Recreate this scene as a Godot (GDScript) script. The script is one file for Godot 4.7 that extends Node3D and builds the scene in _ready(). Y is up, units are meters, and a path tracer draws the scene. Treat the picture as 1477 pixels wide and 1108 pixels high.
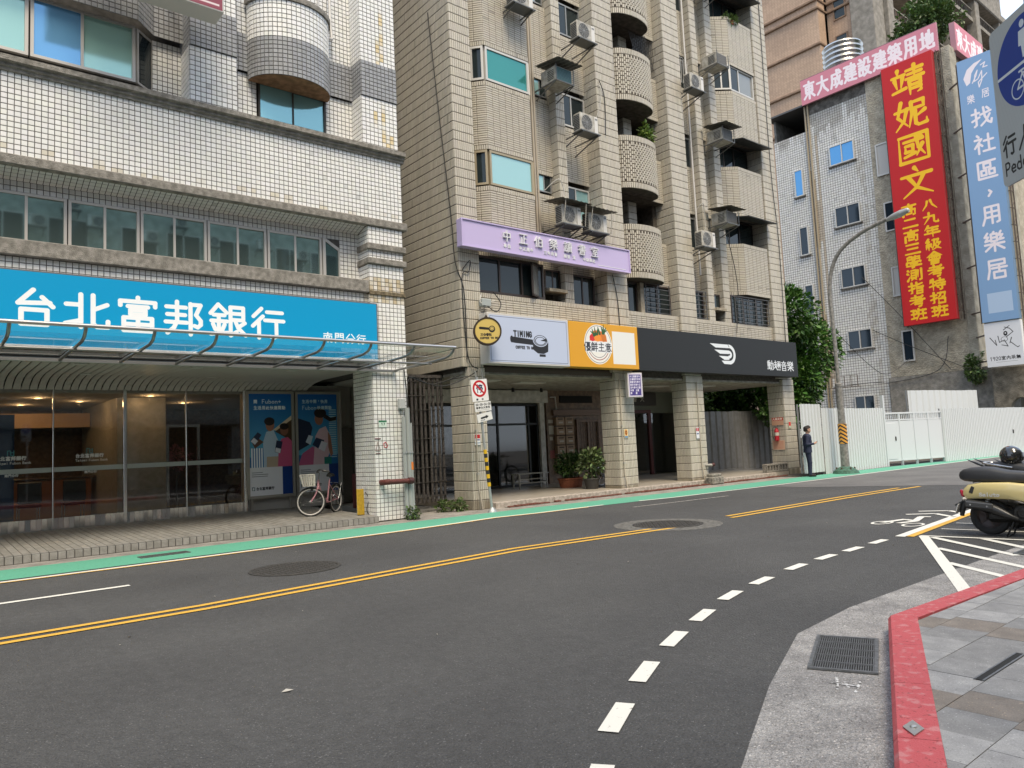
extends Node3D
# Street corner in daylight under a bright overcast sky. x runs along the street, -z faces the buildings across it, the camera stands at the kerb.

func _ready() -> void:
	rng.seed = 4711
	var cam := Camera3D.new()
	cam.name = "camera"
	cam.fov = rad_to_deg(2.0 * atan(554.0 / 1070.0))
	cam.near = .05
	cam.far = 600.0
	cam.position = v3(0, 1.55, 0)
	cam.rotation_order = EULER_ORDER_YXZ
	cam.rotation_degrees = v3(4.795, -39.565, -2.696)
	add_child(cam)
	cam.current = true
	var we := WorldEnvironment.new()
	we.name = "environment"
	var e := Environment.new()
	e.background_mode = Environment.BG_SKY
	var sm := ProceduralSkyMaterial.new()
	sm.sky_top_color = Color(.74, .81, .92)
	sm.sky_horizon_color = Color(.84, .88, .92)
	sm.sky_curve = .25
	sm.ground_bottom_color = Color(.32, .32, .32)
	sm.ground_horizon_color = Color(.6, .62, .64)
	sm.sun_angle_max = 60.0
	sm.sun_curve = .3
	sm.sky_energy_multiplier = .85
	var sky := Sky.new()
	sky.sky_material = sm
	e.sky = sky
	e.tonemap_mode = Environment.TONE_MAPPER_LINEAR
	e.tonemap_exposure = EXPOSURE
	e.sdfgi_enabled = true; e.ssao_enabled = true; e.ssil_enabled = true
	we.environment = e
	add_child(we)
	var sun := DirectionalLight3D.new()
	sun.name = "sun"
	sun.light_energy = .5
	sun.light_angular_distance = 26.0
	sun.light_color = Color(1, .95, .87)
	sun.shadow_enabled = true
	add_child(sun)
	sun.look_at_from_position(v3(-6, 26, 15), Vector3.ZERO)
	make_tile_mesh()
	ground()
	near_sidewalk()
	bank()
	bank_front()
	apartment()
	arcade()
	far_side()
	opposite()
	signs()
	far_signs()
	street_things()
	vehicles()
	plants()
	people()
const EXPOSURE := 2.7

# ---------------------------------------------------------------- mesh builder
class MB:
	var v := PackedVector3Array()
	var n := PackedVector3Array()
	var uv := PackedVector2Array()
	var c := PackedColorArray()
	var ix := PackedInt32Array()
	var cur := Color.WHITE
	func vert(p: Vector3, nn: Vector3, t := Vector2.ZERO) -> int:
		v.append(p); n.append(nn); uv.append(t); c.append(cur)
		return v.size() - 1
	# corners counter-clockwise seen from outside: bottom left, bottom right, top right, top left
	func quad(a: Vector3, b: Vector3, d: Vector3, e: Vector3) -> void:
		var nn := (b - a).cross(e - a)
		if nn.length_squared() < 1e-16:
			nn = (d - b).cross(e - b)
		nn = nn.normalized()
		var i := vert(a, nn, Vector2(0, 1)); vert(b, nn, Vector2(1, 1)); vert(d, nn, Vector2(1, 0)); vert(e, nn, Vector2(0, 0))
		ix.append_array(PackedInt32Array([i, i + 2, i + 1, i, i + 3, i + 2]))
	func tri(a: Vector3, b: Vector3, d: Vector3) -> void:
		var nn := (b - a).cross(d - a).normalized()
		var i := vert(a, nn); vert(b, nn); vert(d, nn)
		ix.append_array(PackedInt32Array([i, i + 2, i + 1]))
	func box(o: Vector3, s: Vector3, B := Basis()) -> MB:
		var x := B.x * s.x * .5
		var y := B.y * s.y * .5
		var z := B.z * s.z * .5
		quad(o - x - y + z, o + x - y + z, o + x + y + z, o - x + y + z)
		quad(o + x - y - z, o - x - y - z, o - x + y - z, o + x + y - z)
		quad(o + x - y + z, o + x - y - z, o + x + y - z, o + x + y + z)
		quad(o - x - y - z, o - x - y + z, o - x + y + z, o - x + y - z)
		quad(o - x + y + z, o + x + y + z, o + x + y - z, o - x + y - z)
		quad(o - x - y - z, o + x - y - z, o + x - y + z, o - x - y + z)
		return self
	func span(a: Vector3, b: Vector3) -> MB:   # box between two corners
		return box((a + b) * .5, (b - a).abs())
	func rbox(o: Vector3, s: Vector3, r := .01, B := Basis()) -> MB:   # chamfered box
		var h := s * .5
		r = minf(r, minf(h.x, minf(h.y, h.z)) * .98)
		var P := {}
		for sx in [-1, 1]:
			for sy in [-1, 1]:
				for sz in [-1, 1]:
					P[[sx, sy, sz, 0]] = o + B * Vector3(sx * h.x, sy * (h.y - r), sz * (h.z - r))
					P[[sx, sy, sz, 1]] = o + B * Vector3(sx * (h.x - r), sy * h.y, sz * (h.z - r))
					P[[sx, sy, sz, 2]] = o + B * Vector3(sx * (h.x - r), sy * (h.y - r), sz * h.z)
		for q in [1, -1]:
			oq(o, P[[-1, -1, q, 2]], P[[1, -1, q, 2]], P[[1, 1, q, 2]], P[[-1, 1, q, 2]])
			oq(o, P[[q, -1, -1, 0]], P[[q, -1, 1, 0]], P[[q, 1, 1, 0]], P[[q, 1, -1, 0]])
			oq(o, P[[-1, q, -1, 1]], P[[1, q, -1, 1]], P[[1, q, 1, 1]], P[[-1, q, 1, 1]])
		for a in [-1, 1]:
			for b in [-1, 1]:
				oq(o, P[[-1, a, b, 1]], P[[1, a, b, 1]], P[[1, a, b, 2]], P[[-1, a, b, 2]])
				oq(o, P[[a, -1, b, 0]], P[[a, 1, b, 0]], P[[a, 1, b, 2]], P[[a, -1, b, 2]])
				oq(o, P[[a, b, -1, 0]], P[[a, b, 1, 0]], P[[a, b, 1, 1]], P[[a, b, -1, 1]])
				for d in [-1, 1]:
					ot(o, P[[a, b, d, 0]], P[[a, b, d, 1]], P[[a, b, d, 2]])
		return self
	func oq(o: Vector3, a: Vector3, b: Vector3, d: Vector3, e: Vector3) -> void:   # quad turned to face away from o
		if (b - a).cross(e - a).dot((a + d) * .5 - o) < 0: quad(b, a, e, d)
		else: quad(a, b, d, e)
	func ot(o: Vector3, a: Vector3, b: Vector3, d: Vector3) -> void:
		if (b - a).cross(d - a).dot(a - o) < 0: tri(a, d, b)
		else: tri(a, b, d)
	func bar(a: Vector3, b: Vector3, w: float, h: float, up := Vector3.UP) -> MB:   # box beam from a to b
		var d := (b - a).normalized()
		var s := d.cross(up)
		if s.length() < .01: s = d.cross(Vector3.RIGHT)
		s = s.normalized()
		return box((a + b) * .5, Vector3(w, h, a.distance_to(b)), Basis(s, s.cross(d).normalized(), -d))
	func tube(pts: Array, r, seg := 8, caps := true) -> MB:   # r: a number or one radius per point
		var m := pts.size()
		var up := Vector3.UP
		var d0: Vector3 = (pts[1] - pts[0]).normalized()
		if absf(d0.dot(up)) > .95: up = Vector3.RIGHT
		var s := d0.cross(up).normalized()
		var rings := []
		for i in m:
			var d: Vector3
			if i == 0: d = pts[1] - pts[0]
			elif i == m - 1: d = pts[m - 1] - pts[m - 2]
			else: d = (pts[i + 1] - pts[i]).normalized() + (pts[i] - pts[i - 1]).normalized()
			d = d.normalized()
			s = (s - d * s.dot(d)).normalized()
			var t := d.cross(s)
			var rr: float = r[i] if r is Array else r
			var first := v.size()
			for k in seg:
				var a := TAU * k / seg
				var q := s * cos(a) + t * sin(a)
				vert(pts[i] + q * rr, q, Vector2(float(k) / seg, float(i) / (m - 1)))
			rings.append(first)
			if caps and (i == 0 or i == m - 1):
				var cc := vert(pts[i], -d if i == 0 else d)
				var f2 := v.size()
				for k in seg: vert(v[first + k], n[cc])
				for k in seg:
					var a2 := f2 + k
					var b2 := f2 + (k + 1) % seg
					ix.append_array(PackedInt32Array([cc, a2, b2] if i == 0 else [cc, b2, a2]))
		for i in m - 1:
			for k in seg:
				var a: int = rings[i] + k
				var b: int = rings[i] + (k + 1) % seg
				var e: int = rings[i + 1] + k
				var f: int = rings[i + 1] + (k + 1) % seg
				ix.append_array(PackedInt32Array([a, e, b, b, e, f]))
		return self
	func lathe(prof: Array, xf := Transform3D(), seg := 16) -> MB:   # prof: Vector2(radius, height), turned round y
		for i in prof.size() - 1:
			var a: Vector2 = prof[i]
			var b: Vector2 = prof[i + 1]
			if a.distance_to(b) < 1e-6: continue
			var nn := Vector2(b.y - a.y, a.x - b.x).normalized()
			var first := v.size()
			for k in seg + 1:
				var w := TAU * k / seg
				var cs := Vector3(cos(w), 0, sin(w))
				var nv := (xf.basis * (cs * nn.x + Vector3.UP * nn.y)).normalized()
				vert(xf * (cs * a.x + Vector3.UP * a.y), nv)
				vert(xf * (cs * b.x + Vector3.UP * b.y), nv)
			for k in seg:
				var q := first + k * 2
				ix.append_array(PackedInt32Array([q, q + 2, q + 1, q + 1, q + 2, q + 3]))
		return self
	func prism(poly: PackedVector2Array, d: float, xf := Transform3D()) -> MB:   # outline in xy, extruded along z from 0 to d
		var p := poly
		var area := 0.0
		for i in p.size():
			area += p[i].cross(p[(i + 1) % p.size()])
		if area < 0: p.reverse()
		var t := Geometry2D.triangulate_polygon(p)
		for i in range(0, t.size(), 3):
			var A := Vector3(p[t[i]].x, p[t[i]].y, 0)
			var Bq := Vector3(p[t[i + 1]].x, p[t[i + 1]].y, 0)
			var Cq := Vector3(p[t[i + 2]].x, p[t[i + 2]].y, 0)
			if (Bq - A).cross(Cq - A).z < 0:
				var sw := Bq; Bq = Cq; Cq = sw
			var zz := Vector3(0, 0, d)
			tri(xf * (A + zz), xf * (Bq + zz), xf * (Cq + zz))
			tri(xf * A, xf * Cq, xf * Bq)
		for i in p.size():
			var a := Vector3(p[i].x, p[i].y, 0)
			var b := Vector3(p[(i + 1) % p.size()].x, p[(i + 1) % p.size()].y, 0)
			var zz := Vector3(0, 0, d)
			quad(xf * a, xf * b, xf * (b + zz), xf * (a + zz))
		return self
	func soften(limit := .5) -> MB:   # shared normals across edges flatter than the limit
		var at := {}
		for i in v.size():
			var k := Vector3i((v[i] * 2000.0).round())
			if not at.has(k): at[k] = []
			at[k].append(i)
		var nn := n.duplicate()
		for k in at:
			for i in at[k]:
				var s := Vector3.ZERO
				for j in at[k]:
					if n[i].dot(n[j]) > limit: s += n[j]
				nn[i] = s.normalized()
		n = nn
		return self
	func mesh() -> ArrayMesh:
		var m := ArrayMesh.new()
		if v.is_empty(): return m
		var a := []
		a.resize(Mesh.ARRAY_MAX)
		a[Mesh.ARRAY_VERTEX] = v; a[Mesh.ARRAY_NORMAL] = n; a[Mesh.ARRAY_TEX_UV] = uv; a[Mesh.ARRAY_COLOR] = c; a[Mesh.ARRAY_INDEX] = ix
		m.add_surface_from_arrays(Mesh.PRIMITIVE_TRIANGLES, a)
		return m

# ---------------------------------------------------------------- nodes
var used := {}
var rng := RandomNumberGenerator.new()
func fresh(called: String) -> String:
	var k: int = used.get(called, -1) + 1
	used[called] = k
	return called if k == 0 else "%s_%03d" % [called, k]
func meta(o: Node, label: String, category: String, group := "") -> void:
	o.set_meta("label", label); o.set_meta("category", category)
	if group: o.set_meta("group", group)
func thing(called: String, label: String, category: String, at := Vector3.ZERO, turn := 0.0, group := "") -> Node3D:
	var o := Node3D.new()
	o.name = fresh(called)
	add_child(o)
	o.position = at
	o.rotation.y = turn
	meta(o, label, category, group)
	return o
func part(called: String, m: Mesh, mat: Material, to: Node, label := "") -> MeshInstance3D:
	var o := MeshInstance3D.new()
	o.name = called
	o.mesh = m
	o.material_override = mat
	to.add_child(o, true)
	if label: o.set_meta("label", label)
	return o
func piece(called: String, b: MB, mat: Material, to: Node, label := "") -> MeshInstance3D:
	return part(called, b.mesh(), mat, to, label)
func struct(called: String, b: MB, mat: Material) -> MeshInstance3D:
	var o := MeshInstance3D.new()
	o.name = fresh(called)
	o.mesh = b.mesh()
	o.material_override = mat
	add_child(o)
	o.set_meta("kind", "structure")
	return o
func struct_node(called: String) -> Node3D:
	var o := Node3D.new()
	o.name = fresh(called)
	add_child(o)
	o.set_meta("kind", "structure")
	return o
func mb() -> MB: return MB.new()
func v3(x: float, y: float, z: float) -> Vector3: return Vector3(x, y, z)

# ---------------------------------------------------------------- materials
func lin(r: float, g: float, b: float) -> Color:   # real-world base colour to sRGB
	return Color(r, g, b).linear_to_srgb()
var noise_cache := {}
func noise_tex(key: String, freq: float, lo: Color, hi: Color, size := 512, octaves := 4, ntype := FastNoiseLite.TYPE_SIMPLEX_SMOOTH, mid := -1.0) -> NoiseTexture2D:
	if noise_cache.has(key): return noise_cache[key]
	var t := NoiseTexture2D.new()
	t.width = size; t.height = size; t.seamless = true
	var f := FastNoiseLite.new()
	f.seed = hash(key) % 1000
	f.noise_type = ntype
	f.frequency = freq
	f.fractal_octaves = octaves
	t.noise = f
	var g := Gradient.new()
	g.set_color(0, lo); g.set_color(1, hi)
	if mid >= 0.0:
		g.set_offset(0, mid); g.set_offset(1, minf(mid + .22, 1.0))
	t.color_ramp = g
	noise_cache[key] = t
	return t
func bump_tex(key: String, freq: float, strength := 4.0, size := 512, octaves := 4) -> NoiseTexture2D:
	if noise_cache.has(key): return noise_cache[key]
	var t := NoiseTexture2D.new()
	t.width = size; t.height = size; t.seamless = true
	t.as_normal_map = true; t.bump_strength = strength
	var f := FastNoiseLite.new()
	f.seed = 7
	f.frequency = freq
	f.fractal_octaves = octaves
	t.noise = f
	noise_cache[key] = t
	return t
var mats := {}
func mat(key: String, col: Color, rough := .7, metal := 0.0) -> StandardMaterial3D:
	if mats.has(key): return mats[key]
	var m := StandardMaterial3D.new()
	m.resource_name = key
	m.albedo_color = col
	m.roughness = rough
	m.metallic = metal
	mats[key] = m
	return m
# a base colour with cloudy patches of wear, laid in world space
func worn(key: String, col: Color, rough := .8, scale := .5, spread := .78, bump := 0.0, metal := 0.0) -> StandardMaterial3D:
	if mats.has(key): return mats[key]
	var m := mat(key, col, rough, metal)
	m.albedo_texture = noise_tex("wear%d" % int(spread * 100), .012, Color(spread, spread, spread * .98), Color.WHITE, 512, 5)
	m.uv1_triplanar = true
	m.uv1_world_triplanar = true
	m.uv1_scale = Vector3.ONE * scale
	if bump > 0.0:
		m.normal_enabled = true
		m.normal_texture = bump_tex("grain", .09, 5.0)
		m.normal_scale = bump
	return m

# ---------------------------------------------------------------- tiles: many copies of one chamfered tile per building
var tile_mesh: ArrayMesh
func make_tile_mesh() -> void:   # one metre square, one metre thick, bottom open; scaled per copy
	var b := mb()
	var r := .06
	var lo := [v3(-.5, -.5, 0), v3(.5, -.5, 0), v3(.5, .5, 0), v3(-.5, .5, 0)]
	var hi := [v3(-.5 + r, -.5 + r, 1), v3(.5 - r, -.5 + r, 1), v3(.5 - r, .5 - r, 1), v3(-.5 + r, .5 - r, 1)]
	b.quad(hi[0], hi[1], hi[2], hi[3])
	for k in 4:
		b.quad(lo[k], lo[(k + 1) % 4], hi[(k + 1) % 4], hi[k])
	tile_mesh = b.mesh()
class Tiles:
	var tr: Array[Transform3D] = []
	var co := PackedColorArray()
	var r := RandomNumberGenerator.new()
	# a rectangle from p0, u to the right, w up, covered with tiles of about tw x th
	func rect(p0: Vector3, u: Vector3, w: Vector3, W: float, H: float, tw: float, th: float, gu: float, gw: float, col: Color, vary := .05, depth := .012, stagger := false, stain = null) -> void:
		if W < .015 or H < .015: return
		var nu := maxi(1, roundi(W / tw))
		var nw := maxi(1, roundi(H / th))
		var du := W / nu
		var dw := H / nw
		var nn := u.cross(w).normalized()
		for i in nu:
			for j in nw:
				var off := 0.0
				if stagger and i % 2 == 1: off = dw * .5
				if off > 0.0 and j == nw - 1: continue
				var p := p0 + u * (du * (i + .5)) + w * (dw * (j + .5) + off)
				var dd := depth * r.randf_range(.9, 1.12)
				tr.append(Transform3D(Basis(u * maxf(du - gu, du * .5), w * maxf(dw - gw, dw * .5), nn * dd), p))
				var k := 1.0 + r.randf_range(-vary, vary)
				var c := Color(col.r * k, col.g * k * (1.0 + r.randf_range(-.012, .012)), col.b * k * (1.0 + r.randf_range(-.03, .02)))
				if r.randf() < .014: c = c * r.randf_range(.72, .9)
				if stain != null: c = stain.call(p, c)
				co.append(c)
	func node(called: String, m: Mesh, mat: Material, to: Node) -> void:
		var mm := MultiMesh.new()
		mm.transform_format = MultiMesh.TRANSFORM_3D
		mm.use_colors = true
		mm.mesh = m
		mm.instance_count = tr.size()
		for i in tr.size():
			mm.set_instance_transform(i, tr[i])
			mm.set_instance_color(i, co[i])
		var o := MultiMeshInstance3D.new()
		o.name = called
		o.multimesh = mm
		o.material_override = mat
		to.add_child(o, true)
		o.set_meta("kind", "stuff")
# plan: corners left to right as seen from outside (Vector2(x, z)); each edge becomes a wall with tiles
func tiled_prism(b: MB, t: Tiles, plan: Array, y0: float, y1: float, style: Callable, closed := false, lid := true) -> void:
	var m := plan.size()
	for i in (m if closed else m - 1):
		var a: Vector2 = plan[i]
		var c: Vector2 = plan[(i + 1) % m]
		var A := v3(a.x, y0, a.y)
		var C := v3(c.x, y0, c.y)
		b.quad(A, C, v3(c.x, y1, c.y), v3(a.x, y1, a.y))
		style.call(t, A, (C - A).normalized(), A.distance_to(C), y1 - y0)
	if lid:
		var pp := PackedVector2Array(plan)
		var tt := Geometry2D.triangulate_polygon(pp)
		for i in range(0, tt.size(), 3):
			for s in 2:
				var y := y0 if s == 0 else y1
				var A := v3(pp[tt[i]].x, y, pp[tt[i]].y)
				var Bq := v3(pp[tt[i + 1]].x, y, pp[tt[i + 1]].y)
				var Cq := v3(pp[tt[i + 2]].x, y, pp[tt[i + 2]].y)
				if ((Bq - A).cross(Cq - A).y > 0) == (s == 1): b.tri(A, Bq, Cq)
				else: b.tri(A, Cq, Bq)
# window in its own xy plane facing +z; frame with panes as children
func window(to: Node, x0: float, x1: float, y0: float, y1: float, z: float, splits: Array, fm: Material, gm, fw := .045, fd := .06, bars := 0, B := Basis()) -> MeshInstance3D:
	var b := mb()
	var W := x1 - x0
	var H := y1 - y0
	b.box(v3(W / 2, fw / 2, 0), v3(W, fw, fd)); b.box(v3(W / 2, H - fw / 2, 0), v3(W, fw, fd))
	b.box(v3(fw / 2, H / 2, 0), v3(fw, H - 2 * fw, fd)); b.box(v3(W - fw / 2, H / 2, 0), v3(fw, H - 2 * fw, fd))
	var xs := [fw]
	for s in splits:
		b.box(v3(W * s, H / 2, 0), v3(fw * .9, H - 2 * fw, fd * .92))
		xs.append(W * s)
	xs.append(W - fw)
	for k in bars:
		b.box(v3(W / 2, H * (k + 1.0) / (bars + 1), fd * .8), v3(W - 2 * fw, .014, .014))
	var f := piece("window", b, fm, to)
	f.transform = Transform3D(B, B * v3(x0, y0, z))
	for i in xs.size() - 1:
		var p := mb()
		var zz := .012 if i % 2 == 0 else -.012
		p.box(v3((xs[i] + xs[i + 1]) / 2, H / 2, zz), v3(xs[i + 1] - xs[i] + .004, H - 2 * fw + .004, .006))
		var g: Material = gm[i % gm.size()] if gm is Array else gm
		piece("pane", p, g, f)
	return f

# ---------------------------------------------------------------- lettering: strokes on a 100 x 100 grid, y down
var GL := {
	"台": [[48,4,18,40,82,36],[66,22,88,46],[24,56,76,56,76,94,24,94,24,56]],
	"北": [[36,6,36,94],[6,34,36,34],[4,86,36,76],[62,6,62,84,70,92,94,92,94,76],[62,46,92,30]],
	"富": [[50,2,50,12],[8,26,8,14,92,14,92,26],[26,28,74,28],[32,38,68,38,68,50,32,50,32,38],[16,60,84,60,84,96,16,96,16,60],[50,60,50,96],[16,78,84,78]],
	"邦": [[6,20,54,20],[8,42,52,42],[4,64,56,64],[32,4,32,60,24,80,8,96],[66,8,66,98],[66,10,92,10,80,40,92,56,92,68,84,76,76,72]],
	"銀": [[24,2,4,30],[24,2,46,26],[12,34,40,34],[6,52,46,52],[25,34,25,90],[10,62,16,78],[40,62,34,78],[4,92,48,86],[56,8,90,8,90,46,56,46],[56,27,90,27],[56,8,56,94,72,82],[94,54,76,68],[68,48,76,70,96,92]],
	"行": [[30,4,6,30],[34,28,4,60],[22,46,22,96],[46,14,92,14],[40,40,96,40],[74,40,74,90,64,94,56,90]],
	"南": [[50,2,50,32],[10,16,90,16],[12,34,12,96],[12,34,88,34,88,92,78,92],[36,42,42,54],[64,42,58,54],[30,58,70,58],[26,74,74,74],[50,58,50,94]],
	"門": [[10,6,10,96],[10,6,42,6,42,40,10,40],[10,23,42,23],[58,40,58,6,90,6,90,90,80,94],[58,23,90,23],[58,40,90,40]],
	"分": [[40,6,6,48],[60,6,94,48],[22,52,76,52,72,88,62,94],[48,52,40,78,18,96]],
	"中": [[14,26,86,26,86,62,14,62,14,26],[50,4,50,96]],
	"正": [[8,10,92,10],[52,10,52,92],[52,48,84,48],[24,40,24,92],[4,92,96,92]],
	"伯": [[30,4,6,46],[20,32,20,96],[66,4,54,24],[44,26,88,26,88,94,44,94,44,26],[44,58,88,58]],
	"樂": [[50,2,44,10],[36,12,64,12,64,48,36,48,36,12],[36,30,64,30],[20,4,6,22,22,24,8,44,28,42],[84,4,72,22,90,22,74,44,94,42],[4,62,96,62],[50,50,50,98],[44,64,6,92],[56,64,94,92]],
	"讀": [[16,4,26,12],[4,22,38,22],[8,36,34,36],[8,50,34,50],[8,62,34,62,34,90,8,90,8,62],[46,10,94,10],[70,2,70,24],[42,24,96,24],[50,34,92,34,92,46,50,46,50,34],[52,54,88,54,88,86,52,86,52,54],[52,64,88,64],[52,75,88,75],[62,86,46,98],[78,86,96,98]],
	"書": [[20,10,80,10,80,36,20,36],[4,23,96,23],[50,2,50,56],[14,47,86,47],[4,57,96,57],[24,66,76,66,76,97,24,97,24,66],[24,81,76,81]],
	"室": [[50,2,50,12],[8,26,8,14,92,14,92,26],[20,32,80,32],[44,32,28,52,74,50],[62,42,80,56],[20,70,80,70],[50,56,50,94],[6,94,94,94]],
	"優": [[26,4,4,46],[16,32,16,96],[36,8,94,8],[64,8,58,18],[46,18,84,18,84,46,46,46,46,18],[46,28,84,28],[46,37,84,37],[34,60,34,52,96,52,96,60],[46,62,42,72],[54,60,56,72,78,72,78,64],[84,60,90,70],[58,74,38,92],[54,80,86,80,66,92,38,99],[60,84,96,98]],
	"鮮": [[24,2,6,24],[20,12,40,12,30,24],[8,26,46,26,46,68,8,68,8,26],[8,47,46,47],[27,26,27,68],[6,78,4,92],[18,78,20,90],[30,76,34,90],[42,74,50,88],[60,6,68,20],[88,6,80,20],[54,26,96,26],[56,46,94,46],[50,68,98,68],[75,26,75,98]],
	"主": [[46,2,58,14],[12,22,88,22],[16,54,84,54],[4,92,96,92],[50,22,50,92]],
	"意": [[50,2,50,12],[16,13,84,13],[34,18,40,28],[66,18,60,28],[4,32,96,32],[26,40,74,40,74,66,26,66,26,40],[26,53,74,53],[14,74,6,92],[32,74,36,94,70,94,72,82],[50,72,56,82],[82,72,94,90]],
	"動": [[42,2,10,10],[4,20,54,20],[12,30,48,30,48,56,12,56,12,30],[12,43,48,43],[30,8,30,84],[8,70,52,70],[4,88,56,82],[58,30,94,30,90,86,80,94],[74,4,74,44,66,76,52,96]],
	"翅": [[4,20,44,20],[24,2,24,40],[6,40,40,40,30,60,4,76],[12,48,40,74],[36,78,46,92,98,92],[50,10,70,10,70,70,62,74],[52,28,60,38],[48,58,64,46],[76,10,96,10,96,70,88,74],[78,28,86,38],[74,58,90,46]],
	"音": [[50,2,50,14],[14,16,86,16],[32,20,40,36],[68,20,60,36],[4,40,96,40],[24,52,76,52,76,96,24,96,24,52],[24,74,76,74]],
	"東": [[8,16,92,16],[22,30,78,30,78,62,22,62,22,30],[22,46,78,46],[50,2,50,98],[44,62,6,92],[56,62,94,92]],
	"大": [[6,34,94,34],[50,4,48,40,34,72,6,96],[52,40,66,72,94,96]],
	"成": [[18,24,18,60,6,94],[18,24,92,24],[20,46,46,46,44,78,32,80],[58,4,64,50,78,82,94,92,96,76],[84,40,70,74,46,96],[74,6,86,16]],
	"建": [[6,12,32,12,14,44,32,44,26,70,4,94],[10,58,34,88,96,94],[44,14,88,14,88,42,44,42],[38,28,96,28],[42,56,92,56],[38,70,96,70],[64,2,64,84]],
	"設": [[16,4,26,12],[4,22,40,22],[8,36,36,36],[8,50,36,50],[8,62,36,62,36,90,8,90,8,62],[54,8,52,28,42,44],[54,8,82,8,82,36,96,36],[46,54,86,54,72,80,44,96],[54,64,72,84,96,96]],
	"築": [[20,2,6,20],[14,10,42,10],[26,12,32,22],[62,2,50,18],[58,10,94,10],[74,12,80,22],[8,32,42,32],[25,32,25,54],[6,58,44,50],[54,30,84,30,84,54,96,56],[54,30,54,46,46,58],[62,40,72,50],[4,66,96,66],[50,58,50,98],[44,68,8,94],[56,68,94,94]],
	"用": [[20,8,20,60,6,96],[20,8,86,8,86,88,74,92],[20,36,86,36],[20,62,86,62],[52,8,52,94]],
	"地": [[4,34,38,34],[22,8,22,80],[4,84,42,74],[44,46,90,30,88,64,78,68],[68,4,68,72],[50,18,50,84,58,92,94,92,94,78]],
	"靖": [[22,4,22,20],[4,24,42,24],[12,34,18,64],[36,34,30,64],[4,76,44,70],[48,14,96,14],[52,28,92,28],[46,42,98,42],[72,2,72,42],[56,52,56,96],[56,52,88,52,88,90,78,94],[56,66,88,66],[56,78,88,78]],
	"妮": [[24,4,12,50,40,86],[40,30,30,66,4,94],[4,32,46,30],[54,12,90,12,90,34,54,34],[54,12,54,50,44,92],[92,48,64,64],[64,44,64,84,72,92,96,90,96,76]],
	"國": [[8,8,92,8,92,94,8,94,8,8],[22,26,78,26],[26,40,48,40,48,60,26,60,26,40],[22,76,54,68],[60,16,64,52,82,80],[76,44,58,78],[72,16,80,22]],
	"文": [[46,2,56,16],[6,26,94,26],[72,28,50,66,8,94],[26,28,50,68,94,94]],
	"八": [[36,18,30,50,6,88],[56,12,66,50,94,88]],
	"九": [[8,34,70,34,70,80,78,90,94,90,94,74],[40,6,38,46,8,94]],
	"年": [[28,2,6,34],[20,20,88,20],[24,42,84,42],[24,42,24,66],[4,66,96,66],[54,20,54,98]],
	"級": [[22,2,8,24,26,24,8,48,38,46],[22,46,22,96],[10,60,6,84],[34,58,40,76],[46,12,82,12,72,42,92,42,74,76,44,96],[58,12,56,50,42,90],[58,50,74,78,96,94]],
	"會": [[50,2,4,38],[50,2,96,38],[34,28,66,28],[18,38,82,38,82,62,18,62,18,38],[50,38,50,62],[36,44,40,54],[64,44,60,54],[28,70,72,70,72,97,28,97,28,70],[28,83,72,83]],
	"考": [[14,16,66,16],[40,2,40,36],[4,36,96,36],[84,8,50,44,6,70],[40,56,80,52],[44,54,36,72,78,72,74,92,60,96]],
	"特": [[14,10,6,36],[10,26,42,26],[26,4,26,96],[4,64,44,52],[50,20,92,20],[70,4,70,40],[44,40,98,40],[46,60,96,60],[80,46,80,90,68,94],[54,70,62,82]],
	"招": [[4,26,40,26],[24,4,24,86,14,92],[4,62,40,50],[48,10,92,10,88,42,76,46],[66,10,62,32,46,50],[52,58,90,58,90,94,52,94,52,58]],
	"班": [[4,12,34,12],[6,44,32,44],[4,82,36,76],[20,12,20,80],[40,24,44,48],[52,4,52,50,36,96],[60,14,98,14],[62,46,96,46],[58,88,98,86],[79,14,79,86]],
	"高": [[50,2,50,12],[6,14,94,14],[30,24,70,24,70,40,30,40,30,24],[12,98,12,50,88,50,88,92,78,94],[34,62,66,62,66,84,34,84,34,62]],
	"二": [[18,20,82,20],[4,84,96,84]],
	"三": [[12,12,88,12],[18,48,82,48],[4,90,96,90]],
	"學": [[26,2,12,8,12,44],[12,26,26,26],[66,8,88,8,88,44],[74,26,88,26],[38,4,62,22],[62,4,38,22],[38,24,62,44],[62,24,38,44],[6,62,6,50,94,50,94,62],[28,62,72,62,52,74],[4,80,96,80],[52,72,52,94,40,97]],
	"測": [[8,6,18,16],[4,32,14,42],[4,92,20,58],[28,8,58,8,58,72,28,72,28,8],[28,29,58,29],[28,51,58,51],[36,76,26,94],[50,76,60,92],[70,14,70,70],[92,4,92,90,80,94]],
	"指": [[4,26,40,26],[24,4,24,86,14,92],[4,62,40,50],[54,4,54,38,60,42,94,42,94,32],[90,12,54,24],[54,54,88,54,88,96,54,96,54,54],[54,75,88,75]],
	"居": [[14,8,88,8,88,30,14,30],[14,8,14,56,4,96],[26,46,96,46],[60,32,60,66],[34,66,86,66,86,96,34,96,34,66]],
	"找": [[4,26,40,26],[24,4,24,86,14,92],[4,62,40,50],[46,38,96,30],[62,4,66,50,80,82,94,92,98,74],[90,46,72,74,46,94],[78,8,88,20]],
	"社": [[18,4,26,14],[6,26,38,26,4,66],[22,44,22,98],[28,50,40,62],[50,38,94,38],[72,8,72,90],[44,90,98,90]],
	"區": [[92,8,8,8,8,92,96,92],[36,18,68,18,68,40,36,40,36,18],[22,52,46,52,46,76,22,76,22,52],[60,52,86,52,86,76,60,76,60,52]],
	"，": [[50,20,60,30,46,48]],
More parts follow.
